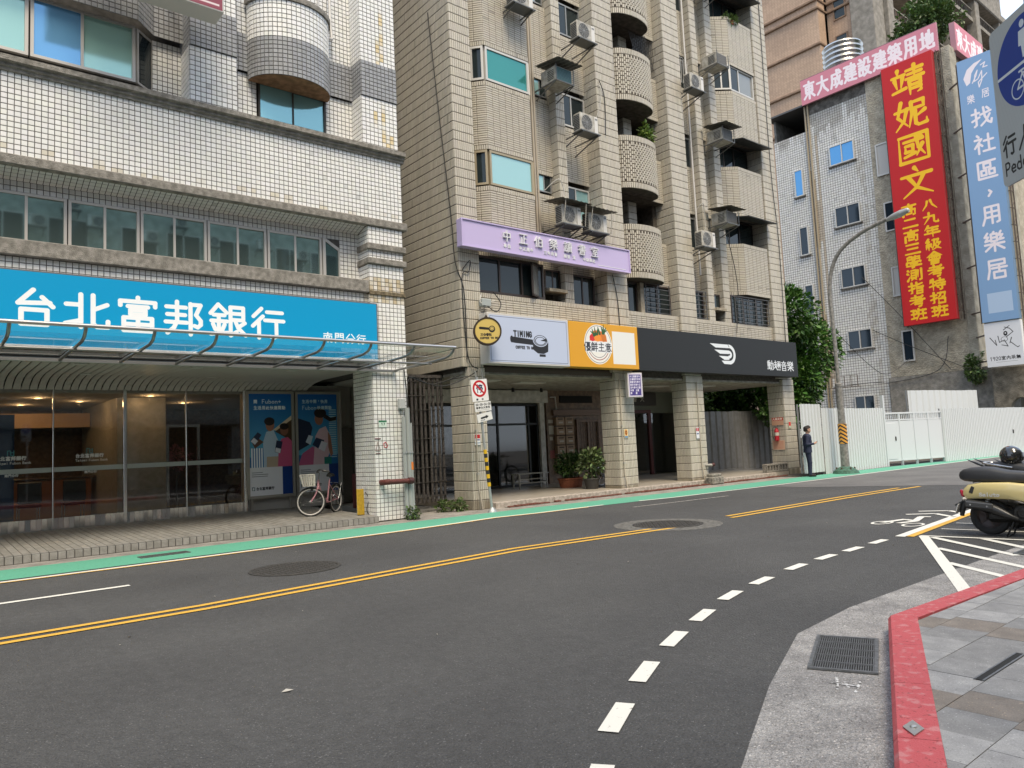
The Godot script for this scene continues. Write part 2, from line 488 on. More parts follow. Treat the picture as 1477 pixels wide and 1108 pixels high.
	"停": [[26,4,4,46],[16,32,16,96],[64,2,64,12],[36,14,96,14],[46,22,86,22,86,38,46,38,46,22],[36,58,36,48,96,48,96,58],[44,64,90,64],[67,64,67,92,56,96]],
	"內": [[14,96,14,26,86,26,86,92,76,94],[50,4,50,36,28,72],[50,40,74,72]],
	"采": [[80,4,14,12],[18,20,28,34],[46,18,50,32],[82,16,70,34],[4,50,96,50],[50,36,50,98],[44,52,6,90],[56,52,94,90]],
	"集": [[28,2,6,34],[20,20,20,58],[22,20,90,20],[22,32,86,32],[22,44,86,44],[22,56,92,56],[54,20,54,56],[4,68,96,68],[50,58,50,98],[44,70,8,94],[56,70,94,94]],
	"開": [[10,6,10,96],[10,6,42,6,42,36,10,36],[10,21,42,21],[58,36,58,6,90,6,90,90,80,94],[58,21,90,21],[58,36,90,36],[26,52,74,52],[22,68,78,68],[40,52,36,90],[62,52,62,90]],
	"生": [[26,6,10,38],[20,28,86,28],[18,58,82,58],[4,94,96,94],[52,4,52,94]],
	"活": [[8,6,18,16],[4,32,14,42],[4,92,20,58],[84,6,40,14],[30,36,96,36],[64,10,64,58],[40,58,88,58,88,94,40,94,40,58]],
	"快": [[20,4,20,96],[8,26,4,46],[28,22,36,38],[44,28,84,28,84,54],[40,54,96,54],[64,6,62,60,40,94],[66,58,96,92]],
	"此": [[30,10,30,86],[30,42,50,42],[12,36,12,88],[4,90,54,80],[62,8,62,84,70,92,94,90,94,74],[62,46,90,34]],
	"人": [[50,4,46,44,6,96],[50,36,66,70,94,96]],
	"專": [[10,12,90,12],[24,24,76,24,76,48,24,48,24,24],[24,36,76,36],[50,2,50,58],[8,60,92,58],[4,72,96,72],[68,64,68,92,56,96],[28,78,38,88]],
}
# letters and figures of a plain print face, same grid (narrow: 60 wide)
var GA := {
	"0": [[30,4,8,24,8,76,30,96,52,76,52,24,30,4]], "1": [[12,22,32,4,32,96]], "2": [[8,26,20,6,42,6,52,26,48,44,8,94,54,94]], "4": [[42,96,42,4,6,68,56,68]],
	"7": [[6,6,54,6,24,96]], "8": [[30,4,12,16,12,38,30,48,48,38,48,16,30,4],[30,48,8,62,8,84,30,96,52,84,52,62,30,48]], "9": [[52,40,30,52,8,38,8,18,30,4,52,18,52,60,36,96]],
	":": [[30,30,30,36],[30,66,30,72]], "-": [[10,52,50,52]], "+": [[30,26,30,78],[4,52,56,52]],
	"a": [[10,42,40,38,50,50,50,96],[50,62,18,66,8,82,20,95,50,88]], "b": [[10,2,10,94,36,96,52,82,52,56,36,40,10,52]], "d": [[50,2,50,94,24,96,8,82,8,56,24,40,50,52]], "e": [[8,66,52,66,50,48,30,38,12,50,8,72,20,94,50,90]],
	"i": [[30,40,30,96],[30,14,30,20]], "n": [[10,40,10,96],[10,54,32,40,50,52,50,96]], "o": [[30,38,8,54,8,80,30,96,52,80,52,54,30,38]], "p": [[10,40,10,120],[10,52,36,40,52,56,52,80,36,96,10,86]],
	"r": [[12,40,12,96],[12,58,30,40,48,42]], "s": [[50,44,28,38,12,50,30,64,50,78,36,96,8,90]], "t": [[28,14,28,88,40,96,54,92],[8,40,52,40]], "u": [[10,40,10,82,24,96,48,84],[50,40,50,96]], "k": [[10,2,10,96],[48,40,12,72],[24,62,52,96]], "v": [[6,40,30,96,54,40]],
	"B": [[10,4,10,96,38,96,54,82,54,62,38,48,10,48],[38,48,50,36,50,16,36,4,10,4]], "F": [[10,96,10,4,54,4],[10,48,44,48]], "P": [[10,96,10,4,40,4,54,18,54,38,40,52,10,52]], "T": [[2,6,58,6],[30,6,30,96]], "I": [[30,4,30,96]], "M": [[6,96,6,4,30,60,54,4,54,96]],
	"N": [[8,96,8,4,52,96,52,4]], "G": [[52,22,36,4,16,10,6,40,10,80,30,96,52,84,52,54,32,54]], "C": [[54,20,36,4,14,12,6,46,14,86,36,96,54,80]], "O": [[30,4,8,24,8,76,30,96,52,76,52,24,30,4]], "E": [[54,4,10,4,10,96,54,96],[10,48,46,48]], "S": [[52,18,32,4,10,16,14,40,48,58,52,82,30,96,6,82]],
	"c": [[50,46,30,38,10,54,10,80,30,96,50,90]], "l": [[30,2,30,96]], "y": [[6,40,30,92],[54,40,22,118]], "h": [[10,2,10,96],[10,54,32,40,50,52,50,96]],
}
class Canvas:
	var w: int
	var h: int
	var d := PackedByteArray()
	var GL: Dictionary
	var GA: Dictionary
	func _init(ww: int, hh: int, bg: Color, gl: Dictionary, ga: Dictionary) -> void:
		w = ww; h = hh; GL = gl; GA = ga
		d.resize(w * h * 3)
		var r := int(bg.r * 255.0)
		var g := int(bg.g * 255.0)
		var b := int(bg.b * 255.0)
		for i in w * h:
			d[i * 3] = r; d[i * 3 + 1] = g; d[i * 3 + 2] = b
	func px(x: int, y: int, c: Color, a: float) -> void:
		var i := (y * w + x) * 3
		d[i] = int(lerpf(d[i], c.r * 255.0, a)); d[i + 1] = int(lerpf(d[i + 1], c.g * 255.0, a)); d[i + 2] = int(lerpf(d[i + 2], c.b * 255.0, a))
	func seg(a: Vector2, b: Vector2, ra: float, rb: float, c: Color, flat := false) -> void:
		var m := maxf(ra, rb) + 1.5
		var ab := b - a
		var l := ab.length()
		var l2 := maxf(l * l, 1e-6)
		for y in range(maxi(0, int(minf(a.y, b.y) - m)), mini(h, int(maxf(a.y, b.y) + m) + 1)):
			for x in range(maxi(0, int(minf(a.x, b.x) - m)), mini(w, int(maxf(a.x, b.x) + m) + 1)):
				var p := Vector2(x + .5, y + .5)
				var t := (p - a).dot(ab) / l2
				var al: float
				if flat:
					var q := clampf(t, -ra / maxf(l, .01), 1.0 + rb / maxf(l, .01))
					al = ra - p.distance_to(a + ab * q) + .5
				else:
					var q := clampf(t, 0.0, 1.0)
					al = lerpf(ra, rb, q) - p.distance_to(a + ab * q) + .5
				if al > 0.0: px(x, y, c, minf(al, 1.0))
	func line(pts: PackedVector2Array, r: float, c: Color) -> void:
		for i in pts.size() - 1: seg(pts[i], pts[i + 1], r, r, c)
	# one character in the box; style 0 even print, 1 brush
	func glyph(ch: String, x: float, y: float, ww: float, hh: float, r: float, c: Color, style := 0) -> void:
		var G: Array = GL.get(ch, GA.get(ch, []))
		var sx := ww / 100.0 if GL.has(ch) else ww / 60.0
		for s in G:
			var k: int = s.size() / 2
			for i in k - 1:
				var a := Vector2(x + s[i * 2] * sx, y + s[i * 2 + 1] * hh / 100.0)
				var b := Vector2(x + s[i * 2 + 2] * sx, y + s[i * 2 + 3] * hh / 100.0)
				var ra := r
				var rb := r
				if style == 1:
					var t0 := float(i) / (k - 1)
					var t1 := (i + 1.0) / (k - 1)
					ra = r * (1.25 - .55 * t0)
					rb = r * (1.25 - .85 * t1)
					if absf(a.y - b.y) < absf(a.x - b.x) * .3:
						ra = r * .8; rb = r * 1.05
				elif style == 2 and absf(a.y - b.y) < absf(a.x - b.x) * .5:
					ra = r * .62; rb = r * .62
				seg(a, b, ra, rb, c)
	func text(t: String, x: float, y: float, cw: float, ch: float, gap: float, r: float, c: Color, style := 0) -> float:
		for k in t:
			if k == " ": x += cw * .5 + gap
			else:
				var q := cw if GL.has(k) else cw * .55
				glyph(k, x, y, q, ch, r, c, style)
				x += q + gap
		return x
	func rect(x0: float, y0: float, x1: float, y1: float, c: Color) -> void:
		for y in range(maxi(0, int(y0)), mini(h, int(y1))):
			for x in range(maxi(0, int(x0)), mini(w, int(x1))): px(x, y, c, 1.0)
	func ellipse(cx: float, cy: float, rx: float, ry: float, c: Color, inner := 0.0) -> void:
		for y in range(maxi(0, int(cy - ry - 1)), mini(h, int(cy + ry + 2))):
			for x in range(maxi(0, int(cx - rx - 1)), mini(w, int(cx + rx + 2))):
				var k := Vector2((x + .5 - cx) / rx, (y + .5 - cy) / ry).length()
				var a := clampf((1.0 - k) * minf(rx, ry) + .5, 0, 1)
				if inner > 0.0: a *= clampf((k - inner) * minf(rx, ry) + .5, 0, 1)
				if a > 0.0: px(x, y, c, a)
	func poly(p: PackedVector2Array, c: Color) -> void:
		var lo := p[0]
		var hi := p[0]
		for q in p:
			lo = lo.min(q); hi = hi.max(q)
		for y in range(maxi(0, int(lo.y)), mini(h, int(hi.y) + 1)):
			for x in range(maxi(0, int(lo.x)), mini(w, int(hi.x) + 1)):
				var a := 0.0
				for o in [Vector2(.25, .25), Vector2(.75, .25), Vector2(.25, .75), Vector2(.75, .75)]:
					if Geometry2D.is_point_in_polygon(Vector2(x, y) + o, p): a += .25
				if a > 0.0: px(x, y, c, a)
	func tex() -> ImageTexture:
		return ImageTexture.create_from_image(Image.create_from_data(w, h, false, Image.FORMAT_RGB8, d))
func canvas(w: int, h: int, bg: Color) -> Canvas: return Canvas.new(w, h, bg, GL, GA)
func print_mat(key: String, c: Canvas, rough := .45) -> StandardMaterial3D:
	var m := mat(key, Color.WHITE, rough)
	m.albedo_texture = c.tex()
	m.texture_repeat = false
	return m
# a printed face: quad w x h centred on the node's origin, facing +z
func face_quad(w: float, h: float, z: float) -> MB:
	var b := mb()
	b.quad(v3(-w / 2, -h / 2, z), v3(w / 2, -h / 2, z), v3(w / 2, h / 2, z), v3(-w / 2, h / 2, z))
	return b
# box sign: shell + printed face + trim, centred, facing +z
func box_sign(called: String, label: String, at: Vector3, turn: float, w: float, h: float, d: float, shell: Material, face: Material, trim := .03, category := "sign") -> Node3D:
	var t := thing(called, label, category, at, turn)
	piece("shell", mb().rbox(v3(0, 0, 0), v3(w, h, d), .012), shell, t)
	piece("face", face_quad(w - trim * 2, h - trim * 2, d / 2 + .004), face, t)
	return t

# ---------------------------------------------------------------- ground, road, near sidewalk
func sheet(poly: Array, y: float, step := 0.0) -> MB:
	var b := mb()
	var p := PackedVector2Array(poly)
	var t := Geometry2D.triangulate_polygon(p)
	for i in range(0, t.size(), 3):
		var A := v3(p[t[i]].x, y, p[t[i]].y)
		var B := v3(p[t[i + 1]].x, y, p[t[i + 1]].y)
		var C := v3(p[t[i + 2]].x, y, p[t[i + 2]].y)
		if (B - A).cross(C - A).y < 0: b.tri(A, C, B)
		else: b.tri(A, B, C)
	return b
func strip(pts: Array, w: float, y: float, thick := .003) -> MB:   # painted line along points (x, z)
	var b := mb()
	for i in pts.size() - 1:
		var a: Vector2 = pts[i]
		var c: Vector2 = pts[i + 1]
		var s := (c - a).normalized().orthogonal() * w * .5
		b.quad(v3(a.x - s.x, y, a.y - s.y), v3(a.x + s.x, y, a.y + s.y), v3(c.x + s.x, y, c.y + s.y), v3(c.x - s.x, y, c.y - s.y))
	return b
func V(a: Array) -> Array:
	var o := []
	for i in range(0, a.size(), 2): o.append(Vector2(a[i], a[i + 1]))
	return o
# speckled stone: many grains of random tone, so no two metres look the same
func grain_tex(size: int, base: float, spread: float, chips: int, lo: float, hi: float, sd: int, warm := 0.0) -> ImageTexture:
	var r := RandomNumberGenerator.new()
	r.seed = sd
	var im := Image.create(size, size, false, Image.FORMAT_RGB8)
	var f := FastNoiseLite.new()
	f.seed = sd
	f.frequency = .02
	for y in size:
		for x in size:
			var k := base + r.randf_range(-spread, spread) + f.get_noise_2d(x, y) * spread * .5
			im.set_pixel(x, y, Color(k * (1 + warm), k, k * (1 - warm)))
	for i in chips:
		var k := r.randf_range(lo, hi)
		im.fill_rect(Rect2i(r.randi() % size, r.randi() % size, 1 + r.randi() % 3, 1 + r.randi() % 2), Color(k * (1 + warm * 2), k, k * (1 - warm * 2)))
	return ImageTexture.create_from_image(im)
func patchy(m: StandardMaterial3D, key: String, scale: float, lo: float, freq := .01) -> void:   # second, much larger layer of patches
	m.detail_enabled = true
	m.detail_blend_mode = BaseMaterial3D.BLEND_MODE_MUL
	m.detail_albedo = noise_tex(key, freq, Color(lo, lo, lo * 1.01), Color(1, 1, 1), 512, 5)
	m.detail_uv_layer = BaseMaterial3D.DETAIL_UV_2
	m.uv2_triplanar = true
	m.uv2_world_triplanar = true
	m.uv2_scale = Vector3.ONE * scale
func tri_world(m: StandardMaterial3D, t: Texture2D, scale: float) -> StandardMaterial3D:
	m.albedo_texture = t
	m.uv1_triplanar = true
	m.uv1_world_triplanar = true
	m.uv1_scale = Vector3.ONE * scale
	return m
# road paint with worn-through spots, as on old thermoplastic
func paint(key: String, col: Color, wear := .1) -> StandardMaterial3D:
	if mats.has(key): return mats[key]
	var m := mat(key, col, .75)
	var t := NoiseTexture2D.new()
	t.width = 512; t.height = 512; t.seamless = true
	var f := FastNoiseLite.new()
	f.seed = 12; f.frequency = .035; f.fractal_octaves = 5; f.fractal_gain = .65
	t.noise = f
	var g := Gradient.new()
	g.set_color(0, Color(.45, .44, .43)); g.set_offset(0, wear - .06)
	g.set_color(1, Color(1, 1, 1)); g.set_offset(1, wear + .12)
	t.color_ramp = g
	return tri_world(m, t, .9)

func ground() -> void:
	var earth := worn("earth", lin(.16, .15, .14), .95, .3, .7, .6)
	struct("ground", sheet(V([-150, 150, 250, 150, 250, -220, -150, -220]), -.06), earth)
	var asphalt := mat("asphalt", Color.WHITE, .86)
	tri_world(asphalt, grain_tex(1024, .30, .05, 9000, .36, .56, 3), .36)
	asphalt.normal_enabled = true
	asphalt.normal_texture = bump_tex("asphalt_n", .22, 6.0, 512, 3)
	asphalt.normal_scale = .7
	patchy(asphalt, "asphalt_patch", .06, .84)
	var road := struct("road", sheet(V([-80, 3.2, -80, -14.05, 70, -14.05, 70, -.3, 40, -1.6, 40, -3.0, 6.2, -3.0, 5.3, -2.8, 0, -.5, -4, 1.3, -8, 3.2]), 0.0), asphalt)
	var old := mat("old_asphalt", Color.WHITE, .9)
	tri_world(old, grain_tex(512, .42, .06, 2600, .5, .66, 9, .01), .7)
	patchy(old, "asphalt_patch2", .11, .8)
	var o := struct("old_road_surface", sheet(V([19.9, -11.3, 21.3, -7.7, 24, -1.9, 69, -.4, 69, -12.6, 31, -12.7, 19.9, -12.6]), .004), old)
	o.set_meta("label", "paler old asphalt beyond the straight seam")
	var white := paint("white_paint", lin(.66, .65, .6))
	var yellow := paint("yellow_paint", lin(.62, .36, .05), .12)
	var green := paint("green_paint", lin(.10, .35, .24), .14)
	var L := .008
	# green walking lane with its white and yellow edge line
	part("green_lane", sheet(V([-80, -12.68, 9.2, -12.86, 10.4, -13.05, 12.6, -12.9, 15.6, -12.7, 31.3, -12.55, 70, -12.5, 70, -12.95, 45, -13.3, 35, -13.5, 31.2, -13.72, 24.4, -13.85, 17.2, -13.85, 12.3, -14.15, 8.8, -14.15, -80, -13.98]), .005).mesh(), green, road)
	part("edge_line", strip(V([-80, -12.6, 3.9, -12.64, 7.5, -12.78, 9.0, -12.92, 10.1, -13.08, 11.2, -12.94, 13.4, -12.9]), .1, L).mesh(), white, road)
	part("edge_line", strip(V([14.6, -12.8, 15.8, -12.63, 19.5, -12.53, 23.8, -12.44, 31, -12.5, 45, -12.42]), .1, L).mesh(), white, road)
	part("edge_line", strip(V([-80, -12.51, 3.9, -12.55, 7.5, -12.69, 9.0, -12.83, 10.1, -12.99, 11.2, -12.85, 12.8, -12.82]), .06, L + .001).mesh(), yellow, road)
	part("centre_line", strip(V([-80, -8.24, 2.5, -8.22, 7.1, -8.62, 10.6, -8.36]), .1, L).mesh(), yellow, road)
	part("centre_line", strip(V([-80, -8.47, 2.5, -8.45, 7.2, -8.87, 10.1, -8.62]), .1, L).mesh(), yellow, road)
	part("centre_line", strip(V([12.2, -8.42, 17.2, -8.48, 20.6, -8.4]), .1, L).mesh(), yellow, road)
	part("centre_line", strip(V([12.4, -8.66, 17.2, -8.74, 20.0, -8.68]), .1, L).mesh(), yellow, road)
	part("lane_dash", strip(V([-2.4, -10.62, 2.29, -10.65]), .11, L).mesh(), white, road)
	part("lane_dash", strip(V([-12.5, -10.5, -6.5, -10.6]), .11, L).mesh(), white, road)
	part("lane_dash", strip(V([13.2, -11.75, 16.6, -11.5]), .1, L, ).mesh(), paint("faded_white_paint", lin(.36, .35, .33), .4), road)
	# guide dashes curving to the parking bays
	var ds := [[3.14, -3.01], [3.88, -3.44], [4.66, -3.81], [5.43, -4.11], [6.27, -4.4], [7.09, -4.57], [8.04, -4.72], [8.86, -4.79], [9.62, -4.82], [10.43, -4.86], [2.45, -2.5]]
	for i in ds.size():
		var c := Vector2(ds[i][0], ds[i][1])
		var nx: Array = ds[mini(i + 1, 9)] if i < 10 else ds[0]
		var pv: Array = ds[maxi(i - 1, 0)]
		var dir := (Vector2(nx[0], nx[1]) - (c if i in [0, 10] else Vector2(pv[0], pv[1]))).normalized()
		part("guide_dash", strip([c - dir * .225, c + dir * .225], .115, L).mesh(), white, road)
	# parking bays: white and yellow edge, hatching
	part("bay_edge", strip(V([11.05, -4.84, 16.5, -5.42]), .13, L).mesh(), white, road)
	part("bay_edge", strip(V([11.1, -4.72, 16.5, -5.3]), .1, L + .002).mesh(), yellow, road)
	part("hatch_edge", strip(V([11.25, -4.6, 7.53, -2.74]), .125, L + .002).mesh(), white, road)
	part("bay_line", strip(V([11.24, -4.64, 11.5, -2.75]), .08, L + .004).mesh(), white, road)
	for h in [[11.17, -4.45, 10.06, -3.1], [10.21, -4.02, 9.25, -2.75], [9.18, -3.52, 8.53, -2.66], [11.33, -3.87, 10.5, -2.95]]:
		part("hatch_line", strip(V(h), .1, L + .001).mesh(), white, road)
	for k in 6:
		part("bay_line", strip(V([12.15 + k * .82, -4.7 - k * .09, 12.4 + k * .82, -2.75]), .06, L).mesh(), white, road)
	# cycle symbol and chevrons
	var sym := mb()
	for w in [[12.55, -5.76], [12.47, -5.24]]:
		var ring := []
		for k in 25: ring.append(Vector2(w[0] + .26 * cos(TAU * k / 24), w[1] + .15 * sin(TAU * k / 24)))
		for k in 24:
			var a: Vector2 = ring[k]
			var b2: Vector2 = ring[k + 1]
			var cc := Vector2(w[0], w[1])
			var a2 := cc + (a - cc) * .74
			var b3 := cc + (b2 - cc) * .74
			sym.quad(v3(a.x, L, a.y), v3(a2.x, L, a2.y), v3(b3.x, L, b3.y), v3(b2.x, L, b2.y))
	part("cycle_symbol", sym.mesh(), white, road)
	var yy := L + .002
	for s in [[12.55, -5.76, 13.15, -5.64], [13.1, -5.62, 12.95, -5.38], [12.55, -5.5, 12.95, -5.38], [12.95, -5.4, 13.58, -5.56], [13.58, -5.6, 13.62, -5.42]]:
		yy += .001
		part("cycle_symbol", strip(V(s), .11, yy).mesh(), white, road)
	part("chevron", strip(V([13.91, -5.95, 14.22, -5.58, 13.79, -5.11]), .1, L).mesh(), white, road)
	part("chevron", strip(V([14.51, -5.98, 14.79, -5.57, 14.41, -5.14]), .1, L).mesh(), white, road)
	# far kerb strip in front of the bank and the shops
	var gut := mat("gutter_concrete", lin(.86, .82, .75), .92)
	tri_world(gut, grain_tex(512, .66, .12, 5200, .45, .9, 21, .015), 1.1)
	patchy(gut, "gut_patch", .35, .74)
	struct("far_gutter", sheet(V([-40, -13.98, 9.2, -14.15, 10.6, -14.1, 12.3, -14.12, 17.2, -13.84, 24.4, -13.84, 24.4, -14.95, 11.6, -14.95, 11.6, -15.95, -40, -15.95]), .003), gut)
	# manhole and drain covers
	for c in [[4.26, -10.07, .62], [10.8, -8.82, .62]]:
		var first: bool = c[0] < 5
		var m := thing("manhole_cover", "round iron manhole cover in the lane before the bank" if first else "large patched manhole cover breaking the yellow centre line", "manhole cover", v3(c[0], 0, c[1]))
		var iron := worn("cast_iron", lin(.075, .07, .066), .65, 3.0, .7, .5, .2)
		piece("rim", mb().lathe([Vector2(c[2], .002), Vector2(c[2], .010), Vector2(c[2] - .045, .010), Vector2(c[2] - .05, .004)], Transform3D(), 40), iron, m)
		piece("cover", mb().lathe([Vector2(c[2] - .06, .003), Vector2(c[2] - .065, .009), Vector2(0, .009)], Transform3D(), 40), iron, m)
		var st := mb()
		for i in range(-8, 9):
			for j in range(-8, 9):
				var p: Vector2 = Vector2(i, j) * c[2] * .115
				if p.length() < c[2] * .86: st.box(v3(p.x, .011, p.y), v3(c[2] * .07, .005, c[2] * .03) if (i + j) % 2 == 0 else v3(c[2] * .03, .005, c[2] * .07))
		var s := piece("stud", st, iron, m)
		s.set_meta("kind", "stuff")
		if not first:
			piece("mortar_patch", mb().lathe([Vector2(c[2] + .36, .003), Vector2(c[2] + .3, .007), Vector2(c[2] + .02, .007)], Transform3D(), 30), worn("mortar", lin(.19, .185, .175), .95, 1.5, .6, .8), m)
	drain("drain_grate", "small iron drain grate in the green lane before the bank", v3(3.45, .008, -13.56), 0.02, .78, .26, 16, 1)
	drain("drain_grate", "wide steel drain grate in the gutter beside the red kerb", v3(5.09, .01, -2.67), atan2(1.02, 2.26), .86, .42, 26, 4)
	drain("drain_grate", "drain grate in the gutter crossed by a white hatch line", v3(10.6, .012, -3.05), 0, .9, .24, 22, 3)
	# litter
	for k in 34:
		var b := mb()
		var p := v3(rng.randf_range(-1, 14), .004, rng.randf_range(-12, -3.4))
		if k == 0: p = v3(1.98, .004, -4.92)
		var r := rng.randf_range(.012, .028) if k else .07
		var a := rng.randf() * TAU
		var d := v3(cos(a), 0, sin(a)) * r
		var s := v3(-sin(a), 0, cos(a)) * r * .4
		b.quad(p - d * .2, p + d * .4 + s + v3(0, .006, 0), p + d, p + d * .4 - s + v3(0, .008, 0))
		var lf := piece("litter", b, mat("dry_leaf", lin(.42, .40, .36), .8) if k % 3 == 0 else mat("dark_leaf", lin(.12, .09, .06), .8), self)
		lf.name = fresh("fallen_leaf")
		meta(lf, "pale dry leaf lying on the asphalt in the foreground" if k == 0 else "small dry leaf or scrap lying on the asphalt", "leaf", "scraps on the road" if k else "")

func drain(called: String, label: String, at: Vector3, turn: float, w: float, d: float, nb: int, nl: int) -> void:
	var t := thing(called, label, "drain", at, turn)
	var steel := worn("grate_steel", lin(.26, .27, .28), .5, 4.0, .7, 0.0, .7)
	piece("pit", mb().box(v3(0, -.004, 0), v3(w, .004, d)), mat("pit_black", lin(.012, .012, .012), .9), t)
	var f := mb()
	for s in [-1, 1]:
		f.box(v3(0, .004, s * (d / 2 - .012)), v3(w, .012, .024)); f.box(v3(s * (w / 2 - .012), .004, 0), v3(.024, .012, d - .048))
	piece("frame", f, steel, t)
	for k in nl: piece("cross_bar", mb().box(v3(-w / 2 + w * (k + 1.0) / (nl + 1), .004, 0), v3(.012, .009, d - .05)), steel, t)
	for k in nb: piece("bar", mb().box(v3(0, .003, -d / 2 + .03 + (d - .06) * k / (nb - 1)), v3(w - .05, .007, (d - .05) / nb * .42)), steel, t)

func near_sidewalk() -> void:
	# broad concrete gutter between asphalt and kerb
	var gut := mat("near_gutter_concrete", Color.WHITE, .93)
	tri_world(gut, grain_tex(1024, .60, .15, 26000, .28, .92, 31, .012), .27)
	gut.normal_enabled = true
	gut.normal_texture = bump_tex("asphalt_n", .22, 6.0, 512, 3)
	gut.normal_scale = .5
	patchy(gut, "near_gut_patch", .3, .78)
	struct("gutter", sheet(V([40, -3.34, 6.46, -3.31, 5.38, -3.19, 4.17, -2.69, 3.07, -2.16, 0, -.78, -4, 1.02, -8, 3.15, -8, 3.6, -3.9, 1.75, 0, .0, 3.4, -1.55, 5.65, -2.62, 5.95, -2.62, 40, -1.3]), .004), gut)
	var slab := struct("sidewalk", mb(), null)
	# kerb with red paint
	var red := mat("red_kerb_paint", lin(.44, .075, .085), .7)
	var t := NoiseTexture2D.new()
	t.width = 512; t.height = 512; t.seamless = true
	var f := FastNoiseLite.new()
	f.seed = 5; f.frequency = .03; f.fractal_octaves = 6; f.fractal_gain = .62
	t.noise = f
	var g := Gradient.new()
	g.set_color(0, Color(.62, .58, .56)); g.set_offset(0, .1)
	g.set_color(1, Color(1, 1.0, 1.0)); g.set_offset(1, .3)
	g.add_point(.72, Color(1, .98, .98))
	g.add_point(.84, Color(1, 1, 1))
	t.color_ramp = g
	tri_world(red, t, 1.6)
	red.detail_enabled = true
	red.detail_blend_mode = BaseMaterial3D.BLEND_MODE_ADD
	red.detail_albedo = noise_tex("kerb_scuff", .016, Color(0, 0, 0), Color(.20, .34, .33), 512, 6, FastNoiseLite.TYPE_SIMPLEX_SMOOTH, .55)
	red.uv2_triplanar = true; red.uv2_world_triplanar = true; red.uv2_scale = Vector3.ONE * 1.1
	red.detail_uv_layer = BaseMaterial3D.DETAIL_UV_2
	red.normal_enabled = true
	red.normal_texture = bump_tex("grain", .09, 5.0)
	red.normal_scale = .5
	var grey := worn("kerb_concrete", lin(.34, .33, .31), .9, 1.2, .6, .8)
	var kerb := struct_node("kerb")
	var path := [Vector2(-7.5, 3.4), Vector2(-3.9, 1.69), Vector2(0, -.07), Vector2(3.54, -1.67), Vector2(5.8, -2.69), Vector2(8.5, -2.57), Vector2(40, -1.25)]
	for i in path.size() - 1:
		var a: Vector2 = path[i]
		var c: Vector2 = path[i + 1]
		var n := maxi(1, roundi(a.distance_to(c) / (.95 if i < 5 else 2.0)))
		for k in n:
			var p0 := a.lerp(c, float(k) / n)
			var p1 := a.lerp(c, (k + 1.0) / n)
			var d := (p1 - p0).normalized()
			var s := Vector2(-d.y, d.x) * .205   # towards the sidewalk
			if s.y < 0 and false: s = -s
			var b := mb()
			var g0 := d * .003
			var q0 := p0 + g0
			var q1 := p1 - g0
			var in0 := q0 + s
			var in1 := q1 + s
			if i == 3 and k == n - 1: in1 = q1 + s - d * .045
			if i == 4 and k == 0: in0 = q0 + s + d * .045
			var H := .145
			var e := s.normalized() * .028
			# street face, rounded edge, top, back
			b.quad(v3(q0.x, -.05, q0.y), v3(q1.x, -.05, q1.y), v3(q1.x + e.x * .3, H - .03, q1.y + e.y * .3), v3(q0.x + e.x * .3, H - .03, q0.y + e.y * .3))
			b.quad(v3(q0.x + e.x * .3, H - .03, q0.y + e.y * .3), v3(q1.x + e.x * .3, H - .03, q1.y + e.y * .3), v3(q1.x + e.x, H - .004, q1.y + e.y), v3(q0.x + e.x, H - .004, q0.y + e.y))
			b.quad(v3(q0.x + e.x, H - .004, q0.y + e.y), v3(q1.x + e.x, H - .004, q1.y + e.y), v3(in1.x, H, in1.y), v3(in0.x, H, in0.y))
			b.quad(v3(in1.x, -.05, in1.y), v3(in0.x, -.05, in0.y), v3(in0.x, H, in0.y), v3(in1.x, H, in1.y))
			b.quad(v3(in0.x, -.05, in0.y), v3(q0.x, -.05, q0.y), v3(q0.x + e.x, H - .004, q0.y + e.y), v3(in0.x, H, in0.y))
			b.quad(v3(q1.x, -.05, q1.y), v3(in1.x, -.05, in1.y), v3(in1.x, H, in1.y), v3(q1.x + e.x, H - .004, q1.y + e.y))
			piece("kerb_stone", b, red if i < 5 else grey, kerb)
	# concrete bed of the pavement
	var edge := V([-30, 3.35, -7.4, 3.6, -3.8, 1.88, .09, .12, 3.62, -1.48, 5.78, -2.46, 8.5, -2.36, 40, -1.05, 40, 11.8, -30, 11.8])
	slab.mesh = sheet(edge, .118).mesh()
	slab.material_override = worn("paver_joint", lin(.075, .07, .065), .95, 1.0, .6)
	# pavers: each one cut to the edge of the kerb
	var greys := []
	for k in 4:
		var m := mat("paver_grey_%d" % k, Color.WHITE.darkened(.03 * k), .88)
		tri_world(m, grain_tex(256, .61 - .012 * k, .05, 900, .46, .76, 40 + k), 1.3)
		patchy(m, "paver_patch", .5, .85, .02)
		greys.append(m)
	var browns := []
	for k in 2:
		var m := mat("paver_brown_%d" % k, Color.WHITE.darkened(.04 * k), .88)
		tri_world(m, grain_tex(256, .47, .05, 700, .36, .62, 50 + k, .06), 1.3)
		patchy(m, "paver_patch", .5, .85, .02)
		browns.append(m)
	var clip := PackedVector2Array(V([-1.2, .71, .09, .12, 3.62, -1.48, 5.78, -2.46, 8.5, -2.36, 13.2, -2.16, 13.2, .3, -1.2, 2.2]))
	var px := .325
